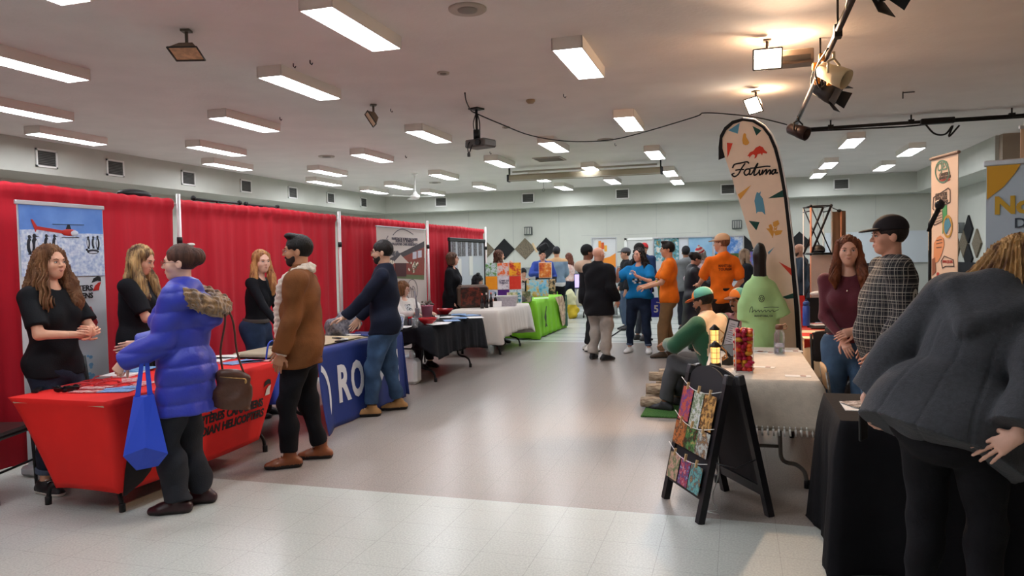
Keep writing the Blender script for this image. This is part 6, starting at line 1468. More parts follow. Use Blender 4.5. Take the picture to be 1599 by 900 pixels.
t,w_,h_=wall_board('roll_up_banner','white roll-up banner with orange bars and blue picture at the far wall',924,372,962,19.6,[('printed_photo',0.0,1.0,.95,1.42,picmat('bb_photo',['14264a','3f6aa8','1c3a6a','a8c4e8'],9,60))],'banner')
for i,(x,z0,z1,c) in enumerate(((.33,1.72,1.98,'e08a2c'),(.45,1.76,1.94,'c9561f'),(.57,1.70,1.86,'e8a83a'))): MB().box((x*w_,-.004,(z0+z1)/2),(.07,.01,z1-z0)).build('printed_bar',mat('bb_'+c,c,.5),t)
MB().prism([(0,1.42),(w_*.4,1.5),(w_*.75,1.56),(w_,1.66),(w_,1.25),(w_*.7,1.38),(w_*.3,1.42)],(0,-.01,0),(1,0,0),(0,0,1),.004).build('printed_swoosh',mat('bb_e08a2c','e08a2c',.5),t)
wall_board('display_wall','large white display wall with bright travel pictures behind the orange shirts',1020,372,1161,19.0,[
 ('picture',.01,.29,1.42,2.0,picmat('dw1',['c97a4a','e8e0d0','6fb0c4','3a6a5a','e0b060'],7,61)),('picture',.01,.29,.95,1.12,mat('dw_red','c04a3a',.5)),
 ('picture',.40,.66,1.10,2.0,mat('dw_sky','7fb4dc',.5,col2='a8cfe8',nscale=2)),('picture',.69,.99,1.55,2.0,picmat('dw3',['2f62b8','5a92d8','dfe8f2','4f86d0'],3,63)),('picture',.69,.99,1.45,1.58,picmat('dw4',['3f6a38','6a8a4a','2a4a2a','8aa060'],12,64)),
 ('picture',.68,.99,.9,1.40,picmat('dw5',['3a4a66','6a6a7a','22283a','8f9ab0'],7,65)),('picture',.30,.39,.9,1.95,mat('dw_pale','d0d6dc',.5))])
t,_,_=wall_board('screen','dark television with purple picture beside the display wall',1168,392,1192,18.6,[('screen',.06,.94,1.02,1.62,picmat('tv',['2a2440','9a6ac8','4a8fc0','d8c8e8'],5,66))],'television','1c1c20',.95)
MB().tube([(.2,.05,0),(.2,.05,1.0)],.03,8).box((.2,.05,.01),(.5,.4,.02)).build('stand',m_black,t)
# small wall gear
t=thing('microphone_stand','black microphone on a tall stand before the cream banner at right',"microphone stand",(0,0,0))
mx=np.array([*(EYE+ray(1452,400)*4.75)[:2]]); t.location=(mx[0],mx[1],0)
MB().tube([(0,0,.02),(0,0,1.93-.2)],.010,8).tube([(0,0,1.0),(0,0,1.12)],.018,10).build('pole',m_black,t)
MB().lathe([(.13,0),(.13,.015),(.02,.03)],20).build('base',m_black,t)
MB().ell((-.005,0,1.20),(.025,.025,.035)).build('clutch',m_black,t)
R=roty(.5); MB().tube([(0,0,1.70),(.0,0,1.73),(.03,0,1.79)],[.012,.012,.014],10).tube([(-.01,0,1.68),(.045,0,1.82)],[.011,.017],10).build('microphone_body',m_black,t)
MB().ell((.055,0,1.85),(.03,.03,.034),None,14).build('microphone_head',mat('mic_mesh','1a1a1e',.4,bump=.6,bscale=200),t)
# cream speech-bubble banner
d0,d1=5.45,5.08
pL=EYE+ray(1453.5,246)*d0; pR=EYE+ray(1495,235)*d1; ang=math.atan2(pR[1]-pL[1],pR[0]-pL[0]); W_=float(np.hypot(*(pR-pL)[:2])); H_=float((pL[2]+pR[2])/2)
bd=Board(pL[:2],ang)
def cl(u,v): x,z=bd.loc(u,v); return float(x),float(z)
t=banner('roll_up_banner','narrow cream banner with round emblem, speech bubbles and a hand holding a magnifier',(pL[0],pL[1]),ang,W_,H_,mat('banner_peach','e3c7ae',.6),bar=.02,mtop=mat('bar_brown','8a7060',.5))
def cshape(pts,m_,nm,d=0.,sm_=False):
    P_=[cl(*a) for a in pts]; P_=[tuple(q) for q in smooth_pts(P_,3)] if sm_ else P_
    MB().prism(P_,(0,.0036-d*.2,0),(1,0,0),(0,0,1),.0015).build(nm,m_,t)
m_tg=mat('logo_green','5f8f78',.6); m_brn=mat('ink_brown','4a3a34',.7); m_gr=mat('print_green','3f9a5a',.6); m_gold=mat('print_gold','d9a94a',.6); m_skinp=mat('print_skin','d9905f',.6); m_teal=mat('print_teal','3f86a0',.6); m_rd=mat('print_red','b8382f',.6)
def cstroke(pts,w_,m_,nm,d=.004,close=False):
    q=MB(); P_=[cl(*a) for a in pts]; stroke(q,P_+([P_[0]] if close else []),w_,(0,.0036-d*.2,0),(1,0,0),(0,0,1),.0015); q.build(nm,m_,t)
cstroke([(1471+11*math.cos(a),268+17*math.sin(a)) for a in np.linspace(.6,5.6,20)],.012,m_tg,'printed_ring')
cstroke([(1478+3*math.cos(a),270+12*math.sin(a)) for a in np.linspace(-1.2,1.8,8)],.01,m_tg,'printed_ring')
for s_,u,v,wd,sz,mm in(('CJES',1463,268,15,.085,m_tg),('CARREFOUR',1466,276,17,.03,m_brn),('JEUNESSE EMPLOI',1466,281,18,.026,m_brn),('MANITOBA',1466,285,17,.024,m_rd)):
    x0,z0=cl(u,v);x1,_=cl(u+wd,v); text(s_,sz,mm,t,(x0,.0022,z0),(1,0,0),(0,0,1),.0015,'lettering',bold=.001,width=x1-x0)
cstroke([(1457,309),(1480,294),(1483,297),(1483,316),(1459,329),(1456,326)],.008,m_brn,'speech_bubble',close=True)
for s_,u,v in(('QUE TU SOIS',1460,308),('RENDU, NOUS',1460,314),('T\'AIDONS',1462,320)): x0,z0=cl(u,v);x1,_=cl(u+18,v); text(s_,.035,m_brn,t,(x0,.0022,z0),(1,.0,0),(0.,0,1),.0015,'lettering',bold=.001,width=x1-x0)
cstroke([(1457,336),(1471,329),(1472,345),(1458,352)],.006,m_brn,'speech_bubble',close=True)
for v in(338,342,346): cstroke([(1459,v+1.5),(1470,v-3)],.004,m_brn,'printed_line')
cshape([(1471,323),(1478,319),(1478,350),(1471,366)],m_gr,'printed_green_bar',.001)
cstroke([(1479.5+6.5*math.cos(a),354+16*math.sin(a)) for a in np.linspace(0,2*PI,22)],.016,m_gold,'magnifier_ring',.008)
cshape([(1474,345),(1481,341),(1485,352),(1481,358),(1477,366),(1474,362)],m_teal,'magnifier_glass',.006)
cshape([(1458,380),(1463,371),(1468,368),(1473,372),(1474,383),(1469,400),(1464,409),(1457,412)],m_skinp,'printed_hand',.005)
cshape([(1455,405),(1460,402),(1461,425),(1455,431)],mat('print_sleeve','8a5238',.6),'printed_sleeve',.006)
for (a,b) in(((1462,376),(1470,374)),((1462,381),(1471,379)),((1462,387),(1470,386))): cstroke([a,b],.005,m_brn,'printed_finger_line',.010)
cstroke([(1469,408),(1474,400),(1488,406),(1489,416),(1476,416),(1471,419)],.006,m_brn,'speech_bubble',close=True)
x0,z0=cl(1471,411);x1,_=cl(1487,411); text('WWW.CJES.ORG',.03,m_rd,t,(x0,.0022,z0),(1,0,0),(0,0,1),.0015,'lettering',width=x1-x0)
cshape([(1462,427),(1464,425),(1466,427),(1465,432),(1462,433)],m_rd,'printed_phone',.003)
# yellow and pale blue banner
p0=EYE+ray(1540,253)*4.55; p1=EYE+ray(1640,243)*4.35; ang=math.atan2(p1[1]-p0[1],p1[0]-p0[0]); bd=Board(p0[:2],ang)
W_=.85;H_=float(p0[2])
t=banner('roll_up_banner','pale blue roll-up banner with yellow corner and large yellow lettering at right edge',(p0[0],p0[1]),ang,W_,H_,mat('banner_paleblue','bccad6',.5))
P_=[cl(*a) for a in((1541,258),(1596,253),(1584,272),(1567,292),(1550,305),(1541,312))]; MB().prism(P_,(0,.001,0),(1,0,0),(0,0,1),.003).build('printed_yellow_corner',mat('corner_yellow','d9a021',.5),t)
x0,z0=cl(1552,334); text('Nous',.145,mat('ltr_yellow','d0a530',.5),t,(x0,-.001,z0),(1,0,0),(0,0,1),.003,'lettering',bold=.006)
x0,z0=cl(1583,356); text('Découvrez',.085,mat('ltr_dark','3a4450',.5),t,(x0,-.001,z0),(1,0,0),(0,0,1),.003,'lettering',bold=.001)
# cream banner cut by the right edge
p0=EYE+ray(1594,197)*7.2; t=banner('roll_up_banner','tall cream banner cut off by the right edge, above the pale blue banner',(p0[0],p0[1]),.1,.8,float(p0[2]),mat('banner_peach','e3c7ae',.6))
text('E',.16,m_brn,t,(.035,-.003,float(p0[2])-.52),(1,0,0),(0,0,1),.003,'lettering')
# ================= people at the left tables =================
dg=math.radians
def hp(px,py,H_,x=None,y=None): pass
JEAN=dict(noise=.18,nscale=10,bump=.25,bscale=150)
def tee_disp(a,s): return folds(a,22,s)
# woman with curly hair, black tee
def zip_disp(ctx): pass
person('woman with long curly brown hair in a plain black T-shirt, hands clasped, at far left',(-4.56,3.98),dg(2),1.70,'f','d8a284',1.08,
  feet=((.10,-.02,-.15),(-.10,.03,.2)),wr=(.05,.30,1.10),wl=(-.02,.31,1.11),poleR=(1,-.6,-.7),poleL=(-1,-.6,-.7),hr=dict(d=(-.75,.5,.25),n=(-.3,-.9,0),curl=.55),hl=dict(d=(.75,.45,.2),n=(.2,-1,0),curl=.5),look=(-.05,.0),
  top=dict(col='17191c',sleeve=.78,w=.016,hem=-.11,aw=1.15,cuff=.006,fold=.005),pants=dict(col='232a38',fit=(1.05,1.15,1.35),end=.84,turn='4a5568',mk=JEAN),shoes=dict(col='17171a',sole='d8d4cc',sock='',lace='e6e6e6'),
  hair=dict(style='curly',col='5d3c28',col2='8a6242',len=.37,wd=1.12,amp=.009,front=.03,line=.035))
# woman with straight ombre hair
def bracelet(c):
    w=c['elR']+(c['wr']-c['elR'])*.93; a=c['wr']-c['elR']; s,t=perp(a)
    MB().tube([w+.031*(s*math.cos(q)+t*math.sin(q)) for q in np.linspace(0,2*PI,17)],.004,6).build('bracelet',mat('bracelet_white','e2ded8',.3),c['root'])
person('woman with straight brown to blonde hair in a black shirt, looking down and reaching out',(-4.72,4.92),dg(24),1.73,'f','dba88c',1.12,
  wr=(.10,.36,1.10),wl=(-.10,.32,1.06),poleR=(1,-1,-.9),poleL=(-1,-.5,-.8),hr=dict(d=(.1,1,.15),n=(-1,0,-.3),curl=.4),look=(-.1,-.35),
  top=dict(col='15161a',sleeve=.85,w=.018,hem=-.16,aw=1.15,cuff=.004),pants=dict(col='16171b',fit=(1.1,1.15,1.2)),shoes=dict(col='17171a'),
  hair=dict(style='long',col='4a3327',col2='c9a46f',len=.36,wd=1.05,amp=.006,front=.03,line=.03),extra=bracelet)
# woman in blue parka
def parka_disp(X,Y,Z):
    q=np.abs(np.sin(PI*Z/.115+.35*np.sin(9*X)+.3*np.sin(7*Y)))
    return (-.013*np.sqrt(q)+.006+.0035*np.sin(40*X+20*Z)*np.sin(35*Y+9*Z)).astype(np.float32)
def parka_add(c):
    T=c['T'];S=c['S']
    return [('o',T(0,-.13,.40),T(0,-.175,.30),(.15*S,.05*S),(.10*S,.06*S),.05,'',np.array([1.,0,0])),('c',T(-.07,.01,.50),T(.07,.01,.50),.055,.055,.03),('c',T(0,-.03,.47),T(0,-.02,.545),.078,.072,.02,'1')]
def parka_extra(c):
    T=c['T'];S=c['S']
    P=smooth_pts([T(-.155,.02,.475),T(-.17,-.08,.455),T(-.12,-.19,.40),T(0,-.235,.375),T(.12,-.19,.40),T(.17,-.08,.455),T(.155,.02,.475)],4)
    q=[('c',P[i],P[i+1],.044+.016*math.sin(PI*i/len(P)),.044+.016*math.sin(PI*(i+1)/len(P)),.01) for i in range(len(P)-1)]
    rs=np.random.RandomState(3)
    def fur(X,Y,Z): return (.004*np.sin(150*X+40*Z+3*np.sin(60*Y))+.004*np.sin(140*Y-60*Z)+.004*np.sin(170*Z+50*X)).astype(np.float32)
    SM().add(surface(q,.005,disp=fur)).build('fur_trim',mat('fur_tan','ab8557',.95,col2='5f4630',nscale=28,bump=1.,bscale=180,fuzz=.6),c['root'])
    # arm badge, cuffs
    e=c['shL']+(c['elL']-c['shL'])*.40+np.array([-.060,-.012,.02])
    MB().prism([(-.024,-.026),(.024,-.026),(.015,.026),(-.015,.026)],e,(0,-1,.0),(.0,0,1),-.006).build('arm_badge',mat('badge_black','17181a',.4),c['root'])
person('woman in a long royal blue puffer parka with tan fur hood trim and hair bun',(-3.37,3.88),dg(203),1.68,'f','e0b39c',1.02,
  feet=((.09,-.05,-.05),(-.09,.05,.05)),wl=(-.19,.30,.98),wr=(.16,.34,1.05),poleL=(-.15,-1,-.5),poleR=(.15,-.8,-.6),hl=dict(d=(0,.5,-.8),n=(1,0,0),curl=1.0),look=(.12,-.05),
  top=dict(name='parka',col='2733a0',sleeve=1.98,w=.044,hem=-.28,aw=.92,cuff=.004,flare=.02,disp=parka_disp,add=parka_add,m=mat('parka_blue','2b37a6',.45,noise=.06,fuzz=.1,bump=.15,bscale=60)),
  pants=dict(col='2b2d33',fit=(1.08,1.25,1.6),end=1.0,w=.016,fold=.012),shoes=dict(col='321a20',sole='231a1a',rough=.35,w=1.1),
  hair=dict(style='bun',col='4c3228',line=.02,clip=1),glasses='8a6a50',extra=parka_extra)
# woman leaning on the table
def l4x(c):
    w=c['T'](.0,.09,.07)
person('smiling woman with long strawberry blonde hair in a black jumper, hand on table',(-4.68,6.42),dg(10),1.69,'f','e3b39c',1.0,
  lean=.10,leanside=.0,wr=(.30,.48,.80),wl=(-.02,.24,1.07),poleR=(1,-.6,-.2),poleL=(-1,-.2,-.8),hr=dict(d=(.2,.9,-.3),n=(0,0,-1),curl=.2),hl=dict(d=(1,.3,0),n=(0,-1,0)),look=(-.62,.02),roll=.08,
  top=dict(col='15161b',sleeve=1.93,w=.008,hem=.03,fold=.003),pants=dict(col='2b3a55',fit=(1.15,1.2,1.3),mk=JEAN,belt='4a4340'),shoes=dict(col='17171a'),
  hair=dict(style='long',col='8a5534',col2='c79058',len=.34,wd=.98,amp=.005,front=.04,line=.035))
# man in shearling jacket
def shear_zone(c,p):
    T=c['T']; x=p[:,0];y=p[:,1];z=p[:,2]
    front=(y>.085)&(np.abs(x)<.045+.02*np.sin(18*z)); hem=(z<T(0,0,-.155)[2]+.016)
    col=(z>T(0,0,.455)[2])
    return (front|col|(hem&(y>.02))).astype(int)
def shear_add(c):
    T=c['T']; P=smooth_pts([T(-.02,.12,.36),T(-.085,.075,.45),T(-.10,-.01,.50),T(0,-.075,.525),T(.10,-.01,.50),T(.085,.075,.45),T(.02,.12,.36)],4)
    return []
def shear_x(c):
    T=c['T']; P=smooth_pts([T(-.035,.13,.30),T(-.075,.10,.43),T(-.095,.0,.505),T(0,-.078,.54),T(.095,.0,.505),T(.075,.10,.43),T(.035,.13,.30)],4)
    q=[('c',P[i],P[i+1],.042,.042,.015) for i in range(len(P)-1)]
    P2=[T(-.035,.150,.30),T(-.04,.155,.1),T(-.05,.145,-.165)];P3=[T(.035,.150,.30),T(.04,.155,.1),T(.05,.145,-.165)]
    for PP in(P2,P3): q+=[('c',PP[i],PP[i+1],.034,.036,.01) for i in range(2)]
    for (el,w) in((c['elR'],c['wr']),(c['elL'],c['wl'])): q.append(('c',el+(w-el)*.9,el+(w-el)*.99,.044,.046,.01,'01'))
    def fz(X,Y,Z): return (.003*np.sin(130*X+30*Z)+.003*np.sin(140*Y-50*Z)+.003*np.sin(150*Z+30*X)).astype(np.float32)
    SM().add(surface(q,.0065,disp=fz)).build('fleece_lining',mat('fleece_cream','dccfbd',.95,bump=.8,bscale=140,fuzz=.4,noise=.08),c['root'])
person('man in a brown suede shearling jacket with cream fleece collar and tan boots',(-3.22,4.97),dg(203),1.76,'m','b98563',1.05,
  feet=((.13,-.10,-.1),(-.10,.10,.15)),wl=(-.25,.12,.86),wr=(.20,.20,.90),poleL=(-.5,-1,-.3),poleR=(.6,-1,-.3),hl=dict(d=(.1,.3,-1),n=(1,0,0)),look=(.05,-.04),
  top=dict(name='jacket',col='6b4224',sleeve=1.95,w=.034,hem=-.17,aw=.95,fold=.009,collar=.03,m=mat('suede_brown','6e4424',.8,noise=.14,nscale=9,bump=.25,bscale=80,spec=.2)),
  pants=dict(col='131317',fit=(1.08,1.12,1.25),end=.93,w=.014,fold=.009),shoes=dict(col='7c4526',sole='221c1a',boot=.155,w=1.12,rough=.4,lace='3c2418',sole_h=.028),
  hair=dict(style='quiff',col='14110f'),face_hair=('short','241a16'),glasses='b59a6a',extra=shear_x)
# man in navy jacket
person('man in dark navy jacket and faded jeans, hand on the blue covered table',(-3.44,6.82),dg(200),1.76,'m','c49a80',1.08,
  feet=((.17,-.10,.1),(-.13,.14,-.05)),wl=(-.18,.50,.86),wr=(.24,.30,.95),poleL=(-.7,-1,-.4),poleR=(.6,-1,-.3),hl=dict(d=(0,1,-.25),n=(0,0,-1),curl=.25),look=(.0,-.08),
  top=dict(name='jacket',col='191e2e',sleeve=1.96,w=.026,hem=-.12,aw=1.0,collar=.045,fold=.008),
  pants=dict(col='3c5472',fit=(1.12,1.2,1.35),end=.94,w=.016,fold=.010,mk=dict(noise=.28,nscale=7,bump=.25,bscale=150)),shoes=dict(col='a07748',sole='1d1a18',boot=.12,w=1.15,rough=.8,lace='2c241c',sole_h=.03),
  hair=dict(style='short',col='1d1917'),face_hair=('full','241e1c'),glasses='2a2624')

# tote bag hanging from the parka woman's hand, and her brown handbag
bp_=EYE+ray(222,560)*4.47
t=thing('tote_bag','bright blue reusable tote bag hanging from the hand of the woman in the parka','bag',(bp_[0],bp_[1],.34),.75)
m_tb=mat('bag_royal','2748c4',.5,bump=.05,bscale=30)
V_=[(-.12,-.10,.10),(.0,-.115,.14),(.12,-.10,.085),(.065,-.03,.0),(-.055,-.03,-.01),(-.055,-.02,.43),(.055,-.02,.44),(-.055,.02,.43),(.055,.02,.44),(0,-.045,.43)]
MB().add(V_,[(0,1,9,5),(1,2,6,9),(0,4,3,2,1),(5,9,6,8,7),(2,3,8,6),(4,0,5,7),(3,4,7,8)]).build('bag_body',m_tb,t)
for y in(-.012,.014): MB().add([(-.05,y,.42),(-.02,y,.42),(.012,y,.66),(-.008,y,.67),(.02,y,.43),(.05,y,.43),(.035,y,.66),(.012,y,.67)],[(0,1,2,3),(4,5,6,7),(3,2,6,7)]).build('handle',m_tb,t)
bp_=EYE+ray(356,560)*4.75
t=thing('handbag','brown leather handbag with thin strap hanging at the side of the blue parka','bag',(bp_[0],bp_[1],.60),.5)
t.rotation_euler=(0,.14,.5)
m_hb=mat('leather_brown','4a2d20',.4,noise=.12,nscale=10,bump=.2,bscale=40)
SM().add(surface([('o',(0,0,.03),(0,0,.24),(.14,.06),(.09,.035),.02,'0',(1,0,0)),('c',(-.08,0,.24),(.08,0,.24),.03,.03,.02)],.007,disp=folds(.006,40,1))).build('bag_body',m_hb,t)
MB().tube(smooth_pts([(-.07,0,.26),(-.10,0,.40),(-.09,-.03,.62),(-.16,-.06,.74)],4),.007,6).tube(smooth_pts([(.06,0,.26),(.0,0,.40),(-.05,-.03,.62),(-.15,-.06,.74)],4),.007,6).build('strap',m_hb,t)
MB().tube([(-.08,-.045,.235),(.08,-.045,.235)],.003,5).ell((.08,-.05,.22),(.008,.006,.015)).build('zip',mat('zip_gold','b8935a',.3,met=.8),t)
# ================= people further back on the left =================
JM=dict(noise=.2,nscale=9,bump=.2,bscale=120)
def X(u,d): p=EYE+ray(u,400)*d; return (float(p[0]),float(p[1]))
person('seated woman with short light brown hair, glasses, white cardigan over dark patterned top',(-4.72,10.02),dg(-25),1.64,'f','e0b29c',1.1,seat=(0,-.03,.50),feet=((.10,.42,0),(-.10,.42,0)),wr=(.16,.42,.80),wl=(-.12,.44,.80),hr=dict(d=(-.3,1,-.1),n=(0,0,-1)),hl=dict(d=(.3,1,-.1),n=(0,0,-1)),look=(.55,-.25),
 top=dict(name='cardigan',col='d9d3cc',sleeve=1.95,w=.02,hem=-.06,mats=[cloth_m('d9d3cc'),picmat('top_pat',['15161a','1a1c22','e8e8e8','15161a'],50,70)],zones=lambda c,p:((p[:,1]>.06)&(np.abs(p[:,0])<.055)).astype(int)),pants=dict(col='22242c'),shoes=dict(col='17171a'),hair=dict(style='bob',col='6f4a2c',line=-.01),glasses='3a2a2a')
person('woman with brown bob haircut and glasses in a black three-quarter sleeve dress',X(706,12.7),dg(5),1.68,'f','d9a48c',1.15,wr=(.20,.06,.84),wl=(-.16,.25,.95),look=(.15,-.02),
 top=dict(name='dress',col='121317',sleeve=1.6,w=.022,hem=-.20,flare=.05),pants=dict(col='121317'),shoes=dict(col='17171a'),hair=dict(style='bob',col='53392a',line=.0),glasses='2a2020')
person('seated person with black hair in two buns beside the coloured print board',X(747,13.75),dg(-10),1.66,'f','d0a08c',1.0,seat=(0,-.03,.50),feet=((.10,.42,0),(-.10,.42,0)),wr=(.12,.42,.82),wl=(-.12,.42,.82),look=(.3,-.2),
 top=dict(col='d0a294',sleeve=.6,w=.012),pants=dict(col='22242c'),shoes=dict(col='17171a'),hair=dict(style='long',col='121114',len=.2,line=-.01,vol=.006),
 extra=lambda c: SM().add(surface([('e',c['Hp'](s*.05,-.02,.125),(.032,.03,.04),None,.02) for s in(-1,1)],.012)).build('hair_bun',mat('hair_121114','121114',.5),c['root']))
person('woman with long wavy brown hair standing behind the board of coloured prints',X(779,15.6),dg(10),1.73,'f','d9a48c',1.0,wr=(.08,.28,1.42),wl=(-.16,.25,1.0),poleR=(.6,.3,-1),hr=dict(d=(0,.1,1),n=(0,-1,0),curl=1.2),look=(.3,-.05),
 top=dict(name='shirt',col='3a3532',sleeve=1.9,w=.014),pants=dict(col='22242c'),shoes=dict(col='17171a'),hair=dict(style='curly',col='56382a',len=.33,amp=.008,line=.0))
person('seated person in black knitted hat holding hands to the mouth, far behind green table',X(817,18.2),dg(-60),1.68,'m','d5a58c',1.0,seat=(0,-.03,.52),feet=((.12,.42,0),(-.12,.42,0)),wr=(.05,.24,1.02),wl=(-.05,.24,1.02),poleR=(1,0,-.7),poleL=(-1,0,-.7),look=(0,-.2),
 top=dict(col='1f2124',sleeve=1.95,w=.02,mats=[cloth_m('1f2124'),mat('tan_pat','8a8466',.9)],zones=lambda c,p:((np.abs(p[:,0])>.10)&(p[:,2]>.85)).astype(int)),pants=dict(col='22242c'),shoes=dict(col='17171a'),hair=dict(style='short',col='171310'),hat=dict(kind='beanie',col='15161a'))
def boxhat(c):
    MB().rbox(c['Hp'](-.02,.0,.17),(.24,.2,.16),.03,R=roty(.5)).build('hat',mat('hat_blk','121215',.8),c['root'])
    MB().rbox(c['Hp'](.19,.02,.17),(.05,.03,.24),.02,R=roty(.45)).build('hat_stick',mat('stick_tan','d8c09a',.6),c['root'])
person('person in blue hoodie and black boxy costume hat holding up an orange picture',X(847,17.2),dg(-65),1.74,'m','c98f74',1.0,wr=(.08,.28,1.22),wl=(-.24,.16,1.0),poleR=(1,0,-.7),look=(.1,-.1),
 top=dict(name='hoodie',col='3a4f9c',sleeve=1.95,w=.024,hem=-.1,mats=[cloth_m('3a4f9c'),cloth_m('1c1e26')],zones=lambda c,p:(p[:,2]<1.12).astype(int)),pants=dict(col='1c1e26'),shoes=dict(col='17171a'),hair=dict(style='short',col='1f1814'),extra=boxhat)
t=thing('portrait_print','orange printed portrait picture held by the person in the blue hoodie','picture',(*X(851,16.85),1.12),.1); MB().box((0,0,.16),(.28,.01,.34)).build('print',picmat('port',['e8dcc8','e08a3a','c2461f','4a1c14'],6,71),t); MB().box((.0,.006,.16),(.30,.006,.36)).build('backing',m_pap,t)
t=thing('long_banner','narrow black cloth with pale drawings hanging before the blue hoodie','cloth',(*X(858,16.6),0),.15); MB().box((0,0,.62),(.24,.012,.92)).build('cloth',picmat('drawn',['17161a','1c1b20','d8b08a','17161a'],12,72),t); MB().tube([(0,.03,0),(0,.03,1.1)],.012,6).box((0,.03,.01),(.3,.3,.02)).build('stand',m_black,t)
person('person in denim jacket with tan collar and dark knitted hat, seen from behind',X(869,18.0),dg(100),1.80,'m','b98563',1.0,wr=(.14,.3,1.05),wl=(-.18,.3,1.05),look=(.2,-.1),
 top=dict(name='jacket',col='7d93a6',sleeve=1.95,w=.03,hem=-.10,collar=.03,mats=[cloth_m('7d93a6'),mat('collar_tan','c09a70',.9),mat('hem_white','d6d4d2',.9)],zones=lambda c,p:np.where(p[:,2]>c['T'](0,0,.455)[2],1,np.where(p[:,2]<c['T'](0,0,-.03)[2],2,0))),pants=dict(col='16171b'),shoes=dict(col='2a2220'),hair=dict(style='short',col='1c1917'),hat=dict(kind='beanie',col='26262a'))
person('woman with long reddish brown hair in a pink and white patterned jumper',X(888,19.4),dg(150),1.66,'f','d9a58c',.95,wr=(.16,.3,1.02),wl=(-.18,.28,1.05),look=(.15,-.2),feet=((.10,-.1,-.2),(-.12,.15,.1)),
 top=dict(name='jumper',col='d8b8ae',sleeve=1.9,w=.02,hem=.02,m=picmat('jumper_pat',['e0c4ba','d9a79a','efe0d8','b07a70'],14,73)),pants=dict(col='1f2536',fit=(1.0,1.1,1.2)),shoes=dict(col='4a2a20',boot=.15),hair=dict(style='long',col='5f3424',len=.36,line=-.01))
# ================= the group in the middle =================
person('bald man in a black wool coat and light grey trousers, seen from behind',(-2.00,11.08),dg(60),1.70,'m','d9a38c',1.15,feet=((.14,-.04,-.25),(-.12,-.02,.35)),wr=(.25,.12,.90),wl=(-.14,.34,1.08),look=(-.1,-.02),
 top=dict(name='coat',col='17171b',sleeve=1.97,w=.040,hem=-.24,collar=.04,flare=.04,fold=.008),pants=dict(col='a59c93',fit=(1.2,1.35,1.45),end=.97,w=.02,fold=.012),shoes=dict(col='1a1a1c',sole='5a5652'),hair=dict(style='bald',col='8a7668'),glasses='2a2624')
person('person in black knitted hat and beige hood, half hidden behind the bald man',X(917,12.2),dg(20),1.74,'m','7a5240',1.0,wr=(.15,.34,1.08),wl=(-.15,.34,1.05),look=(.2,0),
 top=dict(name='hoodie',col='b59a84',sleeve=1.95,w=.032,hem=-.14,collar=.06,add=lambda c:[('e',c['T'](0,-.12,.44),(.13,.09,.10),None,.04)],mats=[cloth_m('b59a84'),cloth_m('1b1b1f')],zones=lambda c,p:(p[:,2]<c['T'](0,0,.36)[2]).astype(int)),pants=dict(col='1b1b1f'),shoes=dict(col='d8d4cc'),hair=dict(style='short',col='17120f'),hat=dict(kind='beanie',col='131316'))
def pin(c):
    T=c['T']; q=MB(); 
    for k,(x,z) in enumerate(((-.06,.30),(-.025,.31),(.01,.305),(.045,.31),(-.05,.255),(-.01,.26),(.03,.255),(-.04,.285),(.05,.28))): q.rbox(T(x,.165,z-.03),(.038,.01,.030),.004,mi=k%2)
    o=q.build('printed_lettering',[mat('tee_white','e0e4e8',.6),mat('tee_black','16181c',.6)],c['root']); snap(o,c['shirt'],.003,(0,-1,0))
    MB().rbox(T(.10,.155,.37),(.035,.012,.03),.004).build('name_badge',m_pap,c['root'])
person('woman with long dark curly hair in a bright blue T-shirt and dark jeans, gesturing',(-1.50,11.95),dg(262),1.68,'f','d5a08a',1.10,feet=((.17,.0,-.2),(-.15,.02,.25)),wr=(.25,.36,1.26),wl=(-.03,.30,1.25),poleR=(.8,-.3,-1),poleL=(-1,-.3,-.7),hr=dict(d=(-.1,.2,1),n=(-1,.3,0),curl=.3,spread=1),hl=dict(d=(.2,.3,1),n=(1,.2,0),curl=.8),look=(-.35,.06),
 top=dict(col='1674ae',sleeve=.85,w=.022,hem=-.03,aw=1.1,flare=.02,cuff=.008,fold=.010),pants=dict(col='212c40',fit=(1.15,1.05,1.05),end=.9,turn='56657c',mk=JM,w=.014),shoes=dict(col='e2e0de',sole='d8d4d0',w=1.05),hair=dict(style='curly',col='1f1917',len=.34,wd=1.0,line=.03,front=-.03,amp=.009),extra=pin)
person('man in grey baseball cap and dark jacket, in profile behind the gesturing woman',X(977,15.6),dg(200),1.72,'m','c9967c',1.0,wr=(.2,.1,.9),look=(0,0),top=dict(name='jacket',col='202226',sleeve=1.95,w=.03,collar=.03),pants=dict(col='4a5a70'),shoes=dict(col='2a2a2c'),hair=dict(style='short',col='3a2c24'),hat=dict(kind='cap',col='55555a'))
person('person in black leather cap directly behind the woman in the blue T-shirt',X(999,13.6),dg(40),1.77,'m','b88468',1.05,top=dict(name='jacket',col='1d1f24',sleeve=1.95,w=.035,hem=-.14,collar=.04),pants=dict(col='3c4048'),shoes=dict(col='2a2a2c'),hair=dict(style='short',col='1f1814'),hat=dict(kind='beanie',col='1b1717'))
person('person in red cap and navy jacket standing far behind the blue T-shirt woman',X(1006,17.6),dg(250),1.84,'m','c9967c',1.0,top=dict(name='jacket',col='243456',sleeve=1.95,w=.03),pants=dict(col='2a2c34'),shoes=dict(col='2a2a2c'),hair=dict(style='short',col='2a201a'),hat=dict(kind='beanie',col='c2282a'))
t=thing('tote_bag','royal blue tote bag with white number emblem hanging beside the blue T-shirt woman','bag',(*X(1024,11.75),.56),.25)
SM().add(surface([('o',(0,0,.02),(0,0,.34),(.14,.03),(.15,.022),.01,'01',(1,0,0))],.010,disp=folds(.006,20,1))).build('bag_body',mat('bag_blue2','2a35a0',.6),t)
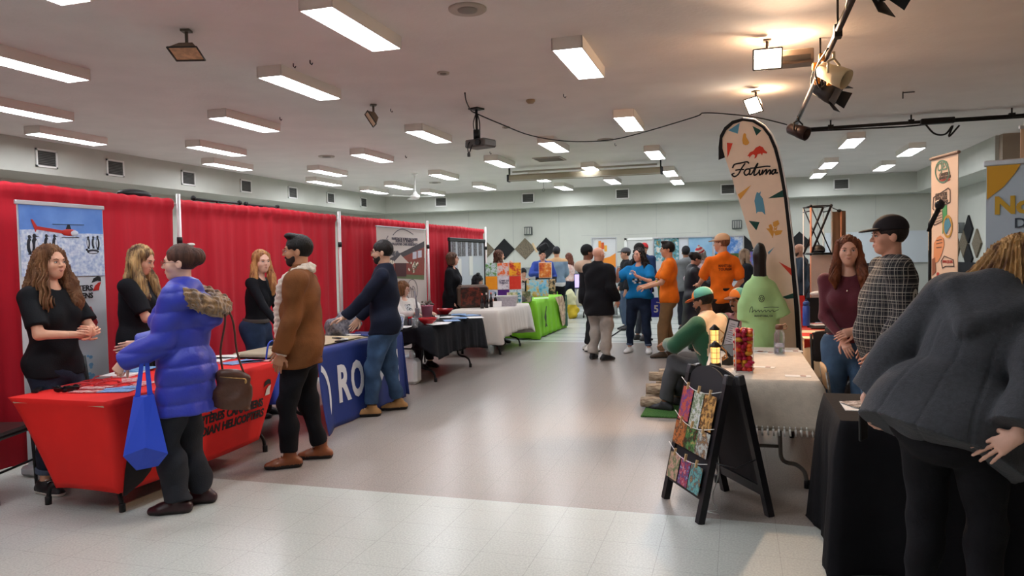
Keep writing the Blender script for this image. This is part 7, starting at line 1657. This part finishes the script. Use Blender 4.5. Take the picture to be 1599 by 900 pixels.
MB().tube(smooth_pts([(-.08,0,.33),(-.06,0,.5),(.06,0,.5),(.08,0,.33)],4),.009,6).build('strap',mat('bag_blue2','2a35a0',.6),t)
text('5',.16,m_pap,t,(-.05,-.036,.10),(1,0,0),(0,0,1),.003,'emblem',bold=.004); q=MB(); stroke(q,[(.0+.10*math.cos(a),.16+.10*math.sin(a)) for a in np.linspace(-.8,1.6,12)],.012,(0,-.036,0),(1,0,0),(0,0,1),.003); q.build('emblem_arc',m_pap,t)
person('young man in orange T-shirt and khaki trousers, in profile facing left',(-1.00,11.5),dg(192),1.76,'m','cd9a7c',1.0,feet=((.12,-.05,0),(-.10,.12,.05)),wr=(.12,.36,1.09),wl=(-.14,.36,1.08),hl=dict(d=(.2,1,.1),n=(0,0,-1),curl=.7),look=(0,-.08),
 top=dict(col='e0701a',sleeve=.85,w=.024,hem=-.10,aw=1.2,fold=.010),pants=dict(col='7a5f42',fit=(1.05,1.15,1.2),w=.014),shoes=dict(col='3f3022'),hair=dict(style='quiff',col='17120f',vol=.003),glasses='2a2624')
t=thing('flower_bouquet','small bunch of yellow and white flowers beside the orange T-shirt man','flowers',(*X(1029,11.4),.98)); q=MB(); rs=random.Random(2)
for k in range(26): a=rs.uniform(0,6.28);r=rs.uniform(0,.08); q.ell((r*math.cos(a),r*math.sin(a),.14+rs.uniform(-.05,.09)),(.018,.018,.014),None,6,k%3)
q.build('blossoms',[mat('fl_yellow','d8c23a',.7),mat('fl_white','dcdcd0',.7),mat('fl_green','5a6a38',.7)],t); MB().lathe([(.012,-.1),(.03,.10)],8).build('stems',mat('fl_green','5a6a38',.7),t)
person('woman with dark hair tied back in a long black puffer coat, looking down at papers',X(1083,12.0),dg(15),1.60,'f','b5806a',1.05,wr=(.12,.34,1.10),wl=(-.02,.34,1.06),look=(.1,-.5),hide_legs=False,
 top=dict(name='coat',col='191a22',sleeve=1.95,w=.045,hem=-.52,flare=.03,m=mat('puffer_black','1c1c24',.5),add=lambda c:[('c',c['T'](-.1,-.06,.46),c['T'](.1,-.06,.46),.05,.05,.03)]),pants=dict(col='1f1c22'),shoes=dict(col='17171a'),hair=dict(style='bun',col='1a1513'))
person('person in grey hood and dark cap standing behind the woman in the black coat',X(1071,15.2),dg(100),1.72,'m','a57a60',1.1,top=dict(name='hoodie',col='74787a',sleeve=1.95,w=.04,collar=.04,add=lambda c:[('e',c['T'](0,-.10,.47),(.15,.10,.09),None,.04)]),pants=dict(col='2a2c34'),shoes=dict(col='2a2a2c'),hair=dict(style='short',col='1a1513'),hat=dict(kind='beanie',col='1f2126'))
person('grey haired woman in red and white knitted hat and pink scarf, reading a leaflet',X(1095,13.4),dg(235),1.68,'f','c9957f',1.05,wr=(.05,.36,1.15),wl=(-.10,.36,1.12),look=(.1,-.45),
 top=dict(name='coat',col='a08a8c',sleeve=1.95,w=.035,hem=-.2,collar=.04,m=picmat('scarf_pink',['b49a9c','8f7a80','d0b8b8','6f6068'],8,75)),pants=dict(col='3a3c44'),shoes=dict(col='2a2a2c'),hair=dict(style='bob',col='8f8a86',line=-.01),hat=dict(kind='beanie',col='d5d2cc',pom=1,cols=('b5323a',),zones=lambda q:(np.sin(q[:,2]*110)>0).astype(int)))
tag(MB().box((0,0,0),(.20,.008,.28),R=rotx(-.7)).build('leaflet',m_dark),'dark leaflet held between the grey haired woman and orange capped man','leaflet').location=(*X(1102,11.9),1.12)
def otxt(c):
    T=c['T']
    for s_,z in(('MANITOBA',.36),('TOURISM',.315)): 
        o=text(s_,.05,mat('tee_ink','8a3a1c',.7),c['root'],T(-.10,-.132,z),(1,0,0),(0,.0,1),.002,'lettering',bold=.002,width=.20); snap(o,c['shirt'],.003,(0,1,0))
person('tall man in beige cap and orange T-shirt with lettering across the back',X(1127,10.45),dg(118),1.83,'m','cf9a7c',.85,wr=(.22,.14,1.0),wl=(-.16,.40,1.12),hl=dict(d=(.3,1,.2),n=(0,0,-1),curl=.6),look=(.75,-.05),
 top=dict(col='e8701c',sleeve=.95,w=.022,hem=-.10,aw=1.1,fold=.012),pants=dict(col='2a211e',belt='1a1614'),shoes=dict(col='2a2a2c'),hair=dict(style='short',col='7a4c34'),hat=dict(kind='cap',col='cfa884',brim='cdb498'),extra=otxt)
person('blonde woman in black jacket with lanyard, in profile near the television',X(1163,13.2),dg(20),1.64,'f','dba890',1.0,wr=(.10,.36,1.10),wl=(-.14,.34,1.08),look=(0,-.05),
 top=dict(name='jacket',col='23272e',sleeve=1.95,w=.028,collar=.03),pants=dict(col='20222a'),shoes=dict(col='2a2a2c'),hair=dict(style='long',col='7c6a58',col2='a89078',len=.28,line=.0))
person('bald bearded man in dark blue shirt seen beyond the feather flag pole',X(1248,13.6),dg(200),1.72,'m','cf9a80',1.1,wr=(.24,.1,.86),wl=(-.14,.30,.98),look=(-.1,-.05),
 top=dict(name='shirt',col='37424f',sleeve=1.95,w=.022,collar=.03,hem=-.12),pants=dict(col='22242c'),shoes=dict(col='2a2a2c'),hair=dict(style='bald',col='5a463a'),face_hair=('full','4a382e'))
# ================= seated men by the linen table =================
CAPZ=lambda q:np.where((q[:,1]>.035),1,np.where(np.abs(q[:,0])<.012,2,0))
def yoke(c,p): z=p[:,2]; return ((z>.80+.20*np.abs(p[:,0]))&(np.abs(p[:,0])<.20)).astype(int)
person('seated man in teal and orange cap, green jacket with cream yoke, back to the camera',(-.20,7.38),dg(150),1.74,'m','8f6248',1.08,lean=.22,seat=(0,-.02,.44),feet=((.13,.50,0),(-.16,.48,.1)),wr=(.14,.42,.66),wl=(-.16,.44,.68),poleR=(1,-.8,-.2),poleL=(-1,-.8,-.2),hr=dict(d=(-.5,1,0),n=(0,0,-1),curl=.6),hl=dict(d=(.5,1,0),n=(0,0,-1),curl=.6),look=(.15,-.10),
 top=dict(name='jacket',col='1c5138',sleeve=1.95,w=.036,hem=-.12,collar=.035,mats=[mat('fleece_green','1d5238',.9,fuzz=.3,bump=.3,bscale=90),mat('fleece_yoke','d6b899',.9,fuzz=.3,bump=.3,bscale=90)],zones=lambda c,p:((p[:,2]>c['T'](0,0,.16)[2]+.35*np.maximum(p[:,1]-.05,0))&(np.abs(p[:,0])<.19)).astype(int)),
 pants=dict(col='4b4d50',fit=(1.15,1.15,1.3),w=.016),shoes=dict(col='2c2d30',sole='1a1a1a'),hair=dict(style='short',col='1d1715'),face_hair=('full','1d1715'),hat=dict(kind='cap',col='5fa596',cols=('de7a2c','d8d0bc'),brim='c7673a',zones=CAPZ))
person('seated man with thick black moustache in a brown brimmed orange cap',(.06,8.12),dg(225),1.68,'m','a8765a',1.0,lean=.12,seat=(0,-.02,.42),feet=((.13,.45,0),(-.13,.45,0)),wr=(.14,.36,.66),wl=(-.14,.36,.66),look=(.0,.0),
 top=dict(col='8a5f5f',sleeve=1.9,w=.024,mats=[cloth_m('8a5f5f'),cloth_m('e0ded8')],zones=lambda c,p:(p[:,2]<c['T'](0,0,.1)[2]).astype(int)),pants=dict(col='2a2c34'),shoes=dict(col='2a2a2c'),hair=dict(style='short',col='1c1613'),face_hair=('moustache','1a1412'),hat=dict(kind='cap',col='5fa596',cols=('de7a2c','d8d0bc'),brim='6a4232',zones=CAPZ))
# ================= right foreground =================
person('woman with long auburn hair in a fitted maroon jumper and blue jeans',X(1325,5.55),dg(258),1.67,'f','dba78f',1.0,wr=(.02,.20,.92),wl=(-.05,.22,.99),poleR=(1,-.5,-.4),poleL=(-1,-.5,-.4),hr=dict(d=(-.4,.5,-.8),n=(0,-1,0),curl=.3),hl=dict(d=(.8,.5,-.3),n=(0,-1,-.2),curl=.3),look=(.12,0),
 top=dict(name='jumper',col='571a28',sleeve=1.92,w=.009,hem=-.02,fold=.003,m=mat('knit_maroon','571a28',.85,bump=.35,bscale=150,noise=.06,fuzz=.15)),pants=dict(col='425a74',fit=(1.08,1.2,1.3),mk=JEAN,belt='2a2422'),shoes=dict(col='2a2a2c'),hair=dict(style='long',col='4e2a1c',col2='7a4428',len=.27,line=.03,front=.04,wd=.95),
 extra=lambda c:[bracelet(c),MB().ell(c['T'](0,.128,.37),(.006,.004,.008),None,8).build('pendant',mat('pendant','c9c0b0',.2,met=.8),c['root'])])
def plaid(name='plaid_flannel'):
    mt=bpy.data.materials.new(name); mt.use_nodes=True; nt=mt.node_tree; b=nt.nodes['Principled BSDF']; L=nt.links.new; N=nt.nodes.new
    tc=N('ShaderNodeTexCoord'); sp=N('ShaderNodeSeparateXYZ'); L(tc.outputs['Object'],sp.inputs[0])
    def mth(op,a,b_=None):
        x=N('ShaderNodeMath'); x.operation=op
        for i,v in enumerate((a,b_)):
            if v is None: continue
            if isinstance(v,(int,float)): x.inputs[i].default_value=v
            else: L(v,x.inputs[i])
        return x.outputs[0]
    hx_=mth('ADD',sp.outputs[0],mth('MULTIPLY',sp.outputs[1],.9)); out=None
    for (co,per,wd,am,off) in ((hx_,.052,.07,1.,0),(sp.outputs[2],.052,.07,1.,0),(hx_,.052,.05,.55,.35),(sp.outputs[2],.052,.05,.55,.35),(hx_,.026,.06,.25,.6),(sp.outputs[2],.026,.06,.25,.6)):
        l=mth('MULTIPLY',mth('LESS_THAN',mth('FRACT',mth('ADD',mth('DIVIDE',co,per),off)),wd),am); out=l if out is None else mth('MAXIMUM',out,l)
    mx=N('ShaderNodeMix'); mx.data_type='RGBA'; L(out,mx.inputs[0]); mx.inputs[6].default_value=lin('1a1a20'); mx.inputs[7].default_value=lin('a8a297'); L(mx.outputs[2],b.inputs['Base Color']); b.inputs['Roughness'].default_value=.9
    return mt
person('man in black cap and black and white plaid shirt over blue jeans',X(1390,4.85),dg(183),1.77,'m','d59a80',1.18,wr=(.24,.08,.93),wl=(-.21,.12,.93),poleL=(-.5,-1,-.3),look=(.05,-.05),
 top=dict(name='plaid_shirt',col='1a1a20',sleeve=1.93,w=.034,hem=-.13,collar=.045,m=plaid(),fold=.012),pants=dict(col='647d96',fit=(1.15,1.2,1.3),mk=JM,w=.016),shoes=dict(col='2a2a2c'),hair=dict(style='short',col='2a1f1b'),hat=dict(kind='cap',col='191418'))
def coat_disp(X,Y,Z):
    Rl=rotx(-.48)@roty(.22); S=1.72/1.7; x,y,z=X,Y,Z-.925*S
    q=[(Rl[0,i]*x+Rl[1,i]*y+Rl[2,i]*z)/S for i in range(3)]
    g=np.zeros_like(X)
    for x0,k in((-.11,-.32),(.0,0.),(.11,.32)):
        g=g+np.exp(-((q[0]-x0-k*np.maximum(.15-q[2],0)*.6)/.006)**2)*(q[2]<.30)
    return (folds(.010,20,5)(X,Y,Z)+.005*g*(q[1]<0)).astype(np.float32)
def coat_extra(c):
    T=c['T']
    # phone in the left hand
    w_=c['wl']; MB().rbox(w_+np.array([-.02,.02,-.11]),(.012,.075,.15),.004).build('phone_case',m_black,c['root'])
    # seams down the back
def coat_add(c):
    T=c['T']
    return [('c',T(-.10,.02,.50),T(-.13,-.09,.43),.045,.042,.02),('c',T(.10,.02,.50),T(.13,-.09,.43),.045,.042,.02),('c',T(-.13,-.09,.43),T(0,-.165,.28),.042,.036,.015),('c',T(.13,-.09,.43),T(0,-.165,.28),.042,.036,.015),('c',T(-.12,-.08,.46),T(.12,-.08,.46),.035,.035,.03),('o',T(0,-.10,.44),T(0,-.13,.32),(.12,.03),(.05,.03),.03,'',np.array([1.,0,0]))]
person('woman bending forward in a charcoal wool hooded coat and black trousers, right foreground',(.80,3.25),dg(60),1.72,'f','dcae98',1.10,lean=.48,leanside=.22,feet=((.12,-.02,-.1),(-.12,.02,.1)),wl=(-.38,.02,.86),wr=(.26,-.34,.745),poleL=(-1,-.8,.2),poleR=(1,-.8,.3),hl=dict(d=(.1,.1,-1),n=(1,0,0),curl=.5),hr=dict(d=(-.75,-.25,-.55),n=(0,1,-.3),curl=.15,spread=1,thumb=1),look=(-.3,-.3),
 top=dict(name='coat',col='43464b',sleeve=1.88,w=.042,hem=-.15,flare=.10,aw=1.15,cuff=.015,fold=.012,disp=coat_disp,add=coat_add,m=mat('wool_charcoal','44474c',.95,noise=.10,nscale=60,bump=.4,bscale=160,fuzz=.08,spec=.2)),
 pants=dict(col='17171b',fit=(1.05,1.08,1.1),w=.010,fold=.006,mk=dict(noise=.1,nscale=8,bump=.2,bscale=120)),shoes=dict(col='17171a'),hair=dict(style='long',col='5a3a28',col2='c49a62',len=.34,wd=1.05,line=.02,front=.05,amp=.005),extra=coat_extra)

tag(MB().tube([tuple(atz(951,528,.012)),tuple(atz(985,505,.012))],.012,6).build('floor_cord',m_black),'dark straight cord on the floor between the bald man and the blue T-shirt woman','cord')
